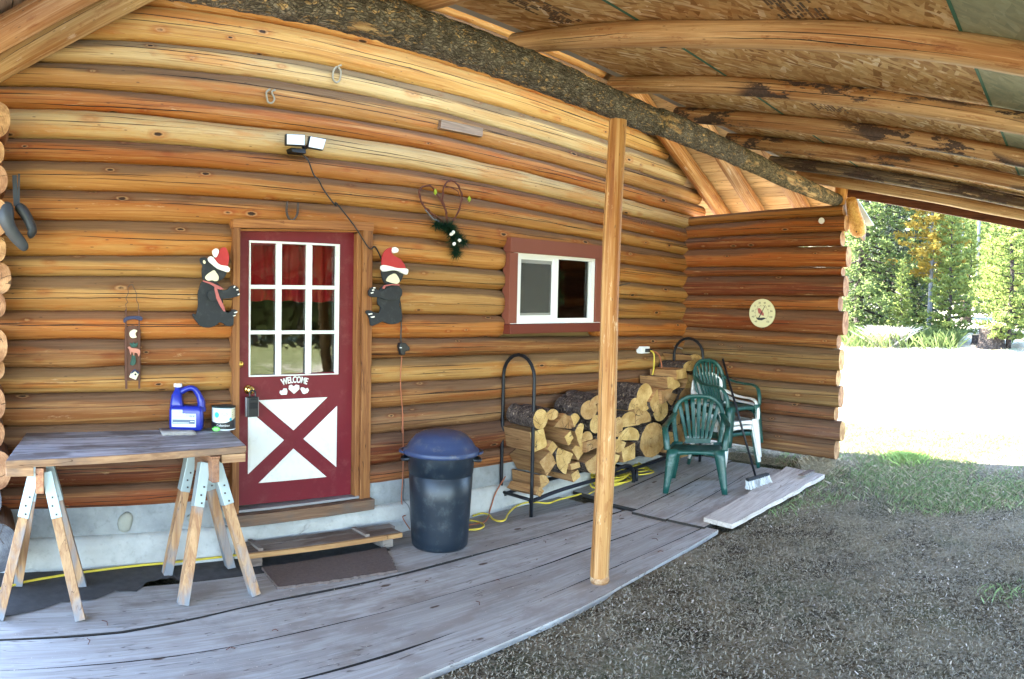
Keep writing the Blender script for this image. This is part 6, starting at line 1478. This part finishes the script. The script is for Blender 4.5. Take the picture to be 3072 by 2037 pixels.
# ------------------------------------------------------------------ plastic chairs
def chair(mat, label, cat='chair', group='plastic garden chairs by the wing wall'):
    """faces -y, stands on z=0"""
    t = thing('garden_chair', label, cat, group=group)
    # seat: dished panel with a turned-down apron
    b = MB(); nx_, ny_ = 12, 10; vs = []
    for j in range(ny_ + 1):
        v = j / ny_; y = -0.25 + 0.46 * v; w = 0.245 - 0.035 * v
        for i in range(nx_ + 1):
            u = i / nx_ * 2 - 1; x = w * u
            z = 0.425 - 0.03 * v - 0.022 * (1 - u * u) * (1 - (2 * v - 1) ** 4) - 0.02 * max(0, 0.18 - v) / 0.18
            vs.append((x, y - 0.02 * (1 - u * u) * (1 - v), z))
    b.add(vs, [(j * (nx_ + 1) + i, j * (nx_ + 1) + i + 1, (j + 1) * (nx_ + 1) + i + 1, (j + 1) * (nx_ + 1) + i) for j in range(ny_) for i in range(nx_)], 0, .5, True)
    o = b.build('seat', mat, t); m_ = o.modifiers.new('s', 'SOLIDIFY'); m_.thickness = 0.008
    b = MB(); ap = []
    for k in range(25):
        a = pi * k / 24; ap.append((-0.25 * cos(a), -0.262 - 0.012 * sin(a)))
    vs = []
    for x, y in [(-0.245, 0.2), (-0.25, 0.0)] + ap + [(0.25, 0.0), (0.245, 0.2)]:
        arch = 0.045 * (1 - min(1, abs(x) / 0.22) ** 2)
        vs += [(x, y, 0.418), (x, y, 0.355 + arch * 0.6)]
    n_ = len(vs) // 2; b.add(vs, [(2 * i, 2 * i + 1, 2 * i + 3, 2 * i + 2) for i in range(n_ - 1)], 0, .5, True)
    o = b.build('apron', mat, t); m_ = o.modifiers.new('s', 'SOLIDIFY'); m_.thickness = 0.008
    # legs: tapering channels
    def leg(top, foot, w0, w1, inward):
        b = MB(); vs = []
        for k in range(7):
            f = k / 6; c = Vector(top).lerp(Vector(foot), f); w = w0 + (w1 - w0) * f
            sx, sy = inward
            for dx_, dy_ in ((sx * w, 0), (sx * w * 0.35, -0.004 * sy), (0, 0), (0, sy * w * 0.35), (0, sy * w)): vs.append((c.x + dx_, c.y + dy_, c.z))
        b.add(vs, [(k * 5 + i, k * 5 + i + 1, (k + 1) * 5 + i + 1, (k + 1) * 5 + i) for k in range(6) for i in range(4)], 0, .5, True)
        o = b.build('leg', mat, t); m_ = o.modifiers.new('s', 'SOLIDIFY'); m_.thickness = 0.009; m_.offset = 0
    leg((-0.255, -0.275, 0.43), (-0.285, -0.315, 0.0), 0.10, 0.045, (1, 1)); leg((0.255, -0.275, 0.43), (0.285, -0.315, 0.0), 0.10, 0.045, (-1, 1))
    leg((-0.235, 0.225, 0.42), (-0.265, 0.30, 0.0), 0.09, 0.045, (1, -1)); leg((0.235, 0.225, 0.42), (0.265, 0.30, 0.0), 0.09, 0.045, (-1, -1))
    # back hoop flowing into arms
    def yb_(z): return 0.20 + (z - 0.4) * 0.30
    hoop_ = [(-0.205 - 0.02 * 0, yb_(0.42), 0.42), (-0.225, yb_(0.55), 0.55), (-0.235, yb_(0.68), 0.68), (-0.205, yb_(0.80), 0.80), (-0.12, yb_(0.872), 0.872), (0, yb_(0.89), 0.89)]
    hoop_ = hoop_ + [(-x, y, z) for x, y, z in reversed(hoop_[:-1])]
    b = MB(); b.tube(smooth_path(hoop_, 5), 0.024, 10, flat=0.6); b.build('back_frame', mat, t)
    for k in range(7):
        u = (k - 3) / 3; zt_ = 0.875 - 0.055 * u * u
        b = MB(); vs = []; 
        for j in range(9):
            f = j / 8; z = 0.43 + (zt_ - 0.43) * f; xc = u * (0.105 + 0.085 * f); w = 0.0145 + 0.006 * f
            y = yb_(z) + 0.02 * sin(pi * f) * (1 - 0.3 * u * u) + 0.0
            vs += [(xc - w, y, z), (xc, y + 0.004, z), (xc + w, y, z)]
        b.add(vs, [(j * 3 + i, j * 3 + i + 1, (j + 1) * 3 + i + 1, (j + 1) * 3 + i) for j in range(8) for i in range(2)], 0, .5, True)
        o = b.build('back_slat', mat, t); m_ = o.modifiers.new('s', 'SOLIDIFY'); m_.thickness = 0.007; m_.offset = 0
    b = MB(); b.bar((-0.12, yb_(0.44), 0.435), (0.12, yb_(0.44), 0.435), 0.05, 0.012, (0, 0, 1)); b.build('lower_rail', mat, t, bevel=0.004)
    for s_ in (-1, 1):
        pts = [(s_ * 0.228, yb_(0.72) - 0.0, 0.72), (s_ * 0.262, 0.16, 0.665), (s_ * 0.285, 0.02, 0.645), (s_ * 0.285, -0.14, 0.640), (s_ * 0.280, -0.22, 0.60), (s_ * 0.265, -0.262, 0.52), (s_ * 0.258, -0.272, 0.42)]
        b = MB(); p_ = smooth_path(pts, 5); vs = []
        for i, p in enumerate(p_):
            f = i / (len(p_) - 1); w = 0.026 if f < 0.7 else 0.03
            if f < 0.62: e = [(-w, 0, -0.012), (-w * 0.6, 0, 0.002), (w * 0.6, 0, 0.002), (w, 0, -0.012)]
            else: e = [(-w * 0.9, 0.012, 0), (-w * 0.4, -0.004, 0.0), (w * 0.4, -0.004, 0.0), (w * 0.9, 0.012, 0)]
            vs += [(p.x + a, p.y + c, p.z + d_) for a, c, d_ in e]
        m = len(p_); b.add(vs, [(i * 4 + k, i * 4 + k + 1, (i + 1) * 4 + k + 1, (i + 1) * 4 + k) for i in range(m - 1) for k in range(3)], 0, .5, True)
        o = b.build('armrest', mat, t); mm = o.modifiers.new('s', 'SOLIDIFY'); mm.thickness = 0.010; mm.offset = 0
    return t
cg = chair(M['chair_green'], 'green plastic garden chair standing alone in front of the firewood')
cg.location = (6.085, -1.10, zf(6.0) + 0.02); cg.rotation_euler = (0, -0.02, radians(-61)); cg.scale = (1.10, 1.0, 1.0)
cw = chair(M['chair_white'], 'upper of the two white plastic chairs in the stack')
def place(o, x, y, z, rz, lab): o.location = (x, y, z); o.rotation_euler = (0, 0, radians(rz)); o['label'] = lab
def cpy(o, mat=None):
    c = copy_tree(o)
    return c
c1 = cpy(cg); c1.scale = (1, 1, 1); place(c1, 6.84, -0.97, zf(6.8) + 0.03, -18, 'green plastic chair at the bottom of the stack by the wing wall')
c2 = cpy(cw); place(c2, 6.835, -0.98, zf(6.8) + 0.10, -18, 'lower of the two white plastic chairs in the stack')
place(cw, 6.83, -0.99, zf(6.8) + 0.155, -18, 'upper of the two white plastic chairs in the stack')
c3 = cpy(cg); c3.scale = (1, 1, 1); place(c3, 6.86, -0.99, zf(6.8) + 0.31, -14, 'green plastic chair set on top of the two white chairs')
for c in (c1, c3): c.rotation_euler[1] = 0
# broom leaning on the chair stack
br = thing('push_broom', 'black handled broom with white bristle head leaning on the chair stack', 'broom', (6.33, -1.61, zf(6.33) + 0.03))
b = MB(); b.tube([(-0.02, -0.05, 0.10), (0.07, 0.43, 1.27)], 0.012, 10); b.build('handle', M['black_metal'], br)
b = MB(); b.bar((-0.17, -0.03, 0.095), (0.15, -0.10, 0.105), 0.05, 0.03, (0, 1, 0)); b.build('head', M['black_plastic'], br, bevel=0.006)
b = MB(); random.seed(2)
for k in range(700):
    f = random.random(); p = Vector((-0.17, -0.03, 0.09)).lerp(Vector((0.15, -0.10, 0.10)), f) + Vector((0, random.uniform(-0.024, 0.024), 0)); q = p + Vector((random.gauss(0, 0.012), random.gauss(-0.012, 0.016), -0.088)); q.z = max(q.z, 0.003)
    a = Vector((random.gauss(0, 1), random.gauss(0, 1), 0)).normalized() * 0.004
    b.add([p - a, p + a, q + a, q - a], [(0, 1, 2, 3)])
b.build('bristles', M['mop'], br)
# pale loose board at the deck corner
lb_ = MB(); vs = []; n = 26
for i in range(n + 1):
    t = i / n; x0_, y0_ = 5.25 + 1.85 * t, -1.69 + 0.03 * t; x1_, y1_ = 5.23 + 1.72 * t, -1.985 - 0.175 * t
    w = 0.02 * N1(t * 6, 3) - 0.02 * sin(pi * t * 1.3); z = zf(x0_) + 0.052 - 0.01 * t
    vs += [(x0_, y0_ + w, z), (x1_, y1_ + 0.025 * N1(t * 7, 9), z - 0.004), (x1_, y1_ + 0.025 * N1(t * 7, 9), z - 0.045), (x0_, y0_ + w, z - 0.04)]
fs = []
for i in range(n):
    q = i * 4; r = q + 4; fs += [(q, r, r + 1, q + 1)[::-1], (q + 1, r + 1, r + 2, q + 2)[::-1], (q + 2, r + 2, r + 3, q + 3)[::-1], (q + 3, r + 3, r, q)[::-1]]
fs += [(3, 2, 1, 0), (n * 4, n * 4 + 1, n * 4 + 2, n * 4 + 3)]
lb_.add(vs, fs, 0, 0.6)
tag(lb_.build('loose_board', M['loose']), 'pale loose slab board lying along the far deck edge', 'board')
b = MB(); b.box((6.72, -2.02, zf(6.8) + 0.068), (7.02, -1.95, zf(6.8) + 0.080)); tag(b.build('bark_strip', M['step']), 'dark brown bark strip on the far end of the pale board', 'bark')
# grass tufts on the porch edge and litter ------------------------------------------------
def blades(name, n, area, h, w, mat, label, cat, lean=0.5, seed=1, clump=0.0, flat=False, kind='stuff', zoff=0.0, mask=None):
    rnd = random.Random(seed); vs = []; fs = []
    i = 0; tries = 0
    while i < n and tries < n * 12:
        tries += 1
        if callable(area): x, y = area(rnd)
        else: x, y = rnd.uniform(area[0], area[1]), rnd.uniform(area[2], area[3])
        if mask and not mask(x, y, rnd): continue
        z = ground_z(x, y) + zoff; a = rnd.uniform(0, 2 * pi); hh = h * rnd.uniform(0.4, 1.2); ww = w * rnd.uniform(0.6, 1.3)
        dx_, dy_ = cos(a) * ww, sin(a) * ww
        if flat:
            L_ = hh; c, s_ = cos(a), sin(a); tl = rnd.uniform(-0.006, 0.010)
            v4 = [(x - c * L_ - s_ * ww, y - s_ * L_ + c * ww, z + 0.004), (x - c * L_ * .8 + s_ * ww, y - s_ * L_ * .8 - c * ww, z + 0.004), (x + c * L_ + s_ * ww * .6, y + s_ * L_ - c * ww * .6, z + 0.006 + tl), (x + c * L_ * .9 - s_ * ww, y + s_ * L_ * .9 + c * ww, z + 0.007 + tl)]
            q = len(vs); vs += v4; fs.append((q, q + 1, q + 2, q + 3))
        else:
            lx, ly = rnd.gauss(0, lean) * hh, rnd.gauss(0, lean) * hh
            q = len(vs); vs += [(x - dx_, y - dy_, z - 0.004), (x + dx_, y + dy_, z - 0.004), (x + lx * .45 + dx_ * .7, y + ly * .45 + dy_ * .7, z + hh * .6), (x + lx, y + ly, z + hh)]; fs += [(q, q + 1, q + 2), (q, q + 2, q + 3)]
        i += 1
    b = MB(); b.v = [Vector(p) for p in vs]; b.f = fs; b.mi = [0] * len(fs); b.sm = [False] * len(fs); b.tint = [0.5] * len(vs)
    return tag(b.build(name, mat), label, cat, kind=kind)
def near(rnd):      # denser toward the viewer
    while True:
        x, y = rnd.uniform(0.8, 8.6), rnd.uniform(-5.4, -1.9)
        if rnd.random() < 1.0: return x, y
def offdeck(x, y, rnd):
    e = lerp([(-1, -2.14), (2, -2.10), (3.4, -2.04), (5.2, -1.92), (5.3, -2.0), (7.0, -2.16), (7.05, -1.6), (7.3, -0.3), (9, 1)], x)
    return y < e - 0.01
def greenmask(x, y, rnd):
    if not offdeck(x, y, rnd): return False
    v = N1(x * 0.8, y * 0.8, 5) + 0.25 * N1(x * 3, y * 3, 2) + (x - 6.6) * 0.30 - 0.05 + (0.28 if (-3.6 < y < -2.4 and x > 6.2) else 0)
    return v > -0.05 + rnd.uniform(0, 0.75)
blades('litter', 110000, near, 0.0085, 0.0026, M['duff'], 'grey brown needle and grass litter', 'litter', flat=True, seed=3, mask=offdeck)
blades('dry_stubble', 26000, near, 0.012, 0.0013, M['straw'], 'pale dry grass stubble on the bare ground', 'stubble', 1.2, seed=4, mask=lambda x, y, r: offdeck(x, y, r) and N1(x * 1.7, y * 1.7, 9) > -0.15 + r.uniform(-0.2, 0.2))
blades('wood_chips', 1500, near, 0.013, 0.0042, M['chip'], 'pale wood chips strewn on the ground', 'wood chips', flat=True, seed=6, mask=lambda x, y, r: offdeck(x, y, r) and N1(x * 0.9, y * 0.9, 4) > r.uniform(-0.4, 0.25), zoff=0.006)
blades('grass', 30000, lambda r: (r.uniform(4.5, 9.6), r.uniform(-5.6, -1.4)), 0.045, 0.0042, M['grass'], 'short green grass beyond the deck corner', 'grass', 0.7, seed=7, mask=greenmask)
blades('pale_grass', 9000, lambda r: (r.uniform(6.2, 9.4), r.uniform(-5.4, -1.6)), 0.05, 0.0035, M['straw'], 'dry straw mixed through the green grass', 'grass', 0.9, seed=27, mask=greenmask)
blades('grass_tuft', 1300, lambda r: (r.gauss(8.10, 0.15), r.gauss(-2.78, 0.13)), 0.10, 0.004, M['tuft'], 'bright green grass tuft at the shade edge', 'grass', 0.55, seed=8)
blades('dry_tuft', 2500, lambda r: (r.gauss(7.25, 0.13), r.gauss(-1.92, 0.10)), 0.07, 0.003, M['straw'], 'dry straw tuft at the foot of the wing wall', 'dry grass', 0.8, seed=9)
blades('dead_leaves', 5000, lambda r: (r.uniform(6.6, 7.38), r.uniform(-1.6, -0.1)), 0.016, 0.006, M['straw'], 'dead leaves drifted against the wing wall', 'leaves', flat=True, seed=12, zoff=0.008, mask=lambda x, y, r: x > 7.12 + 0.12 * N1(y * 3))
cs_ = blades('long_straws', 70, near, 0.11, 0.0016, M['straw'], 'long dry straws lying on the ground', 'straw', flat=True, seed=41, zoff=0.006, mask=offdeck)
# stray twigs and chips lying on boards
b = MB(); random.seed(17)
for k in range(16):
    x, y = random.uniform(0.3, 5.0), random.uniform(-2.0, -0.9); a = random.uniform(0, 3.1); L_ = random.uniform(0.02, 0.07)
    b.tube([(x, y, 0.005), (x + cos(a) * L_ * .5, y + sin(a) * L_ * .5, 0.011), (x + cos(a + .4) * L_, y + sin(a + .4) * L_, 0.006)], 0.0022, 5)
tag(b.build('twigs', M['vine']), 'tiny twigs and bark scraps scattered on the deck', 'twigs', kind='stuff')
b = MB()
for k in range(260):
    x, y = random.uniform(0.0, 5.1), random.uniform(-2.02, -0.7); s_ = random.uniform(0.0015, 0.004)
    b.lathe([(0.0005, 0), (s_, s_ * 0.5), (0.0005, s_)], (x, y, 0.002), 5)
tag(b.build('crumbs', M['chip']), 'white grit specks scattered on the deck', 'grit', kind='stuff')
# ------------------------------------------------------------------ trees, stumps
def conifer_mesh(name, h, r, base, needle, trunk_mat, seed, nb=70, dens=1.0, tuft=0.10, droop=0.25, trunk_r=None, dead=0.0, tw=0.010):
    rnd = random.Random(seed)
    t = thing(name, None, 'tree')
    tr = trunk_r or h * 0.014
    bend = [(0.02 * h * N1(k * 0.6, seed), 0.02 * h * N1(k * 0.6, seed + 5), h * k / 8) for k in range(9)]
    b = MB(); b.tube(smooth_path(bend, 3), [tr * (1 - 0.93 * i / 24) for i in range(25)], 9)
    axis_ = lambda z: Vector((lerp([(p[2], p[0]) for p in bend], z), lerp([(p[2], p[1]) for p in bend], z), z))
    nv = []; nf = []
    for k in range(nb):
        f = (k + rnd.random()) / nb; z = h * (base + (1 - base) * f)
        L_ = r * (1 - f) ** 0.75 * rnd.uniform(0.55, 1.15) + 0.05 * r
        a = k * 2.4 + rnd.uniform(-0.5, 0.5); o = axis_(z); up_ = 0.35 * f - droop * (1 - f)
        d_ = Vector((cos(a), sin(a), up_)).normalized()
        tip = o + d_ * L_
        b.tube([o, o.lerp(tip, 0.5) + Vector((0, 0, -0.03 * L_)), tip], [tr * 0.22 * (1 - f) + 0.004, tr * 0.12 * (1 - f) + 0.003, 0.002], 4, cap=False)
        if rnd.random() < dead: continue
        m = max(3, int(L_ / tuft * 3.0 * dens))
        side = d_.cross(Vector((0, 0, 1))).normalized()
        for j in range(m):
            s_ = 0.12 + 0.88 * (j + rnd.random()) / m
            c = o.lerp(tip, s_) + side * rnd.gauss(0, 0.17 * L_ * (1.15 - s_)) + Vector((0, 0, rnd.gauss(0, 0.04 * L_)))
            for q in range(5):
                e = (d_ * rnd.uniform(0.2, 1.0) + side * rnd.gauss(0, 0.8) + Vector((0, 0, rnd.gauss(0.18, 0.45)))).normalized() * tuft * rnd.uniform(0.6, 1.25)
                w = e.cross(Vector((rnd.gauss(0, 1), rnd.gauss(0, 1), rnd.gauss(0, 1)))).normalized() * tw
                i0 = len(nv); nv += [c - w, c + w, c + e * 0.6 + w * 1.2, c + e, c + e * 0.6 - w * 1.2]; nf.append((i0, i0 + 1, i0 + 2, i0 + 3, i0 + 4))
    b.build('trunk', trunk_mat, t)
    c = MB(); c.v = nv; c.f = nf; c.mi = [0] * len(nf); c.sm = [False] * len(nf); c.tint = [.5] * len(nv)
    c.build('crown', needle, t)
    return t
def at(u, r): # heading from a picture column (2365 wide) and a distance
    r *= 1.6; a = (u * 1.2989 + 49.83) / 2100.0; x, y = r * sin(a), EYE.y + r * cos(a)
    return x, y
def put(o, x, y, label, group=None, s_=1.0, rz=0.0):
    if y > -8: s_ *= 1.42
    o.location = (x, y, ground_z(x, y) - 0.05); o.scale = (s_, s_, s_); o.rotation_euler = (0, 0, rz)
    o['label'] = label
    if group: o['group'] = group
    return o
spr = conifer_mesh('spruce_tree', 11.0, 2.3, 0.03, M['needle_dark'], M['trunk'], 3, 220, 1.3, 0.11, 0.35, tw=0.013)
put(spr, *at(2042, 17), 'tall dark blue-green spruce just right of the wing wall', 'trees on the sunny slope')
spr2 = conifer_mesh('spruce_tree', 9.0, 2.2, 0.02, M['needle'], M['trunk'], 13, 170, 1.3, 0.11, 0.3, tw=0.013)
put(spr2, *at(1985, 15), 'bushy green spruce partly hidden by the wing wall end', 'trees on the sunny slope')
yel = conifer_mesh('pine_tree', 5.2, 0.95, 0.28, M['needle_yellow'], M['trunk_pale'], 23, 80, 1.5, 0.10, 0.0, trunk_r=0.06, tw=0.014)
put(yel, *at(2145, 14.5), 'slim yellowing pine with a bare pale trunk', 'trees on the sunny slope')
pA = conifer_mesh('pine_tree', 3.4, 0.8, 0.04, M['needle_bright'], M['trunk'], 33, 80, 1.4, 0.095, -0.1, tw=0.011)
pB = conifer_mesh('pine_tree', 7.5, 1.35, 0.10, M['needle'], M['trunk'], 43, 120, 1.2, 0.12, 0.1, tw=0.014)
pC = conifer_mesh('pine_tree', 5.0, 1.15, 0.05, M['needle_bright'], M['trunk'], 53, 100, 1.4, 0.10, -0.05, tw=0.012)
GR = 'trees on the sunny slope'
put(pA, *at(2190, 14.0), 'small bright pine sapling right of the yellowing pine', GR)
put(pC, *at(2330, 13.0), 'bright young pine nearest the right edge of the view', GR, 0.9)
put(pB, *at(2100, 27), 'tall green pine rising between the dark spruce and the yellow pine', GR)
spots = [(pA, 2110, 17, .9, 'low bushy pine sapling at the foot of the dark spruce'), (pA, 2235, 21, 1.0, 'small pine sapling on the pale clearing'), (pC, 2285, 24, .8, 'young pine behind the flat-topped stump'),
 (pB, 2170, 34, 1.0, 'far pine directly behind the yellowing pine'), (pB, 2230, 38, 1.1, 'far pine over the clearing'), (pB, 2290, 33, .9, 'far pine above the flat-topped stump'), (pB, 2350, 36, 1.05, 'far pine at the right edge of the view'),
 (pC, 2210, 29, 1.1, 'mid-distance young pine left of the clearing'), (pC, 2255, 31, 1.0, 'mid-distance young pine right of the clearing'), (pC, 2320, 26, 1.15, 'mid-distance young pine near the right edge'), (pA, 2360, 18, 1.2, 'pine sapling half cut off by the right edge of the view'),
 (pB, 2060, 36, 1.2, 'tall pine standing behind the dark spruce'), (pB, 2130, 44, 1.3, 'distant tall pine behind the slope, left'), (pB, 2200, 48, 1.3, 'distant tall pine behind the slope, centre'), (pB, 2265, 46, 1.3, 'distant tall pine behind the slope, right of centre'), (pB, 2335, 50, 1.4, 'distant tall pine behind the slope, far right'),
 (pC, 1965, 22, 1.2, 'young pine glimpsed right beside the wing wall end'), (pA, 2080, 13.5, .55, 'tiny pine seedling by the dry brush'), (pC, 2160, 21, 1.0, 'young pine filling in behind the yellow pine trunk'), (pB, 2020, 42, 1.3, 'distant pine over the wing wall end'),
 (pC, 2340, 19, 1.0, 'young pine behind the rightmost sapling'), (pA, 2300, 20, .8, 'small sapling between the stumps'), (pB, 2310, 40, 1.2, 'distant pine rising over the young ones, right'), (pB, 2245, 55, 1.5, 'farthest pine on the skyline')]
random.seed(77)
for src, u, r, sc, lab in spots:
    c = copy_tree(src); put(c, *at(u, r), lab, GR, sc, random.uniform(0, 6.2))
# dead pale stems
dt = MB(); dt.tube([(0, 0, 0), (0.03, 0.02, 4), (0.0, 0.05, 9)], [0.09, 0.075, 0.05], 8)
first = None
for k, (u, r, lab) in enumerate(((2252, 26, 'bare white trunk, second from the left in the clearing'), (2197, 30, 'thin bare white trunk behind the yellow pine'), (2215, 31, 'bare white trunk just right of the thin one'), (2308, 27, 'bare white trunk left of a close pair'), (2325, 27.5, 'bare white trunk, right one of a close pair'), (1968, 26, 'bare white trunk beside the wing wall end'))):
    t = thing('dead_tree', lab, 'dead tree', group='bare dead trunks among the pines')
    if first is None: first = dt.build('trunk', M['trunk_pale'], t)
    else: o = first.copy(); COL.objects.link(o); o.parent = t
    x, y = at(u, r); t.location = (x, y, ground_z(x, y) - 0.1); t.scale = (1.3, 1.3, 1.3)
def stump(u, r, rad, h, label):
    rad *= 1.5; h *= 1.5; x, y = at(u, r); t = thing('tree_stump', label, 'stump', (x, y, ground_z(x, y) - 0.03), group='cut stumps in the clearing')
    b = MB(); prof = [(rad * 1.25, 0), (rad * 1.05, h * 0.3), (rad, h * 0.7), (rad * 0.98, h)]
    seg = 20; vs = []
    for rr, z in prof:
        for k in range(seg): a = 2 * pi * k / seg; q = 1 + 0.12 * N1(cos(a) * 2, sin(a) * 2, u * 0.1); vs.append((rr * q * cos(a), rr * q * sin(a), z + (0.02 * sin(a * 2) if z == h else 0)))
    b.add(vs, [(i * seg + k, i * seg + (k + 1) % seg, (i + 1) * seg + (k + 1) % seg, (i + 1) * seg + k) for i in range(3) for k in range(seg)], 0, .5, True); b.build('bark', M['trunk'], t)
    b = MB(); b.add([Vector(v) + Vector((0, 0, 0.001)) for v in vs[-seg:]], [tuple(range(seg))]); b.build('cut_face', M['fire_end'], t)
stump(2290, 13.0, 0.26, 0.42, 'flat-topped pale stump in front of the young pines')
stump(2228, 19.0, 0.16, 0.65, 'taller dark stump casting a long shadow in the clearing')
stump(2262, 13.6, 0.15, 0.22, 'low small stump left of the flat-topped one')
# forest across the lawn behind the viewer: it is what the door glass and window mirror, and it bounces light
GB = 'trees across the lawn behind the viewer'
rnd = random.Random(5); i = 0
edge = conifer_mesh('pine_tree', 9.5, 2.3, 0.10, M['needle_far'], M['trunk'], 71, 120, 1.0, 0.2, 0.2, tw=0.03)
for k in range(66):
    x = 6 + 0.6 * k + rnd.uniform(-0.6, 0.6); y = -25.5 - rnd.uniform(0, 2) - (4 if k % 2 else 0)
    src = edge; c = copy_tree(src) if k else edge
    put(c, x, y, 'forest edge tree %s the lawn mirrored in the door panes' % ('bordering' if k % 2 else 'across'), GB, rnd.uniform(0.85, 1.25), rnd.uniform(0, 6))
brush_ = blades('brush', 9000, lambda r: at(r.uniform(1950, 2210), r.gauss(13.8, 0.5)), 0.45, 0.012, M['needle'], 'low green and brown brush along the foot of the trees', 'brush', 0.5, seed=52)
blades('dry_brush', 2500, lambda r: at(r.gauss(2055, 14), r.gauss(13.2, 0.15)), 0.5, 0.014, M['chip'], 'dry brown brush at the foot of the dark spruce', 'brush', 0.6, seed=53)
blades('sunny_grass', 26000, lambda r: (8.3 + 18 * r.random() ** 1.5, r.uniform(-9, 4)), 0.06, 0.007, M['straw'], 'sun bleached grass on the open slope', 'grass', 0.7, seed=15, mask=lambda x, y, r: N1(x * 0.5, y * 0.5, 4) > r.uniform(-0.3, 0.3))
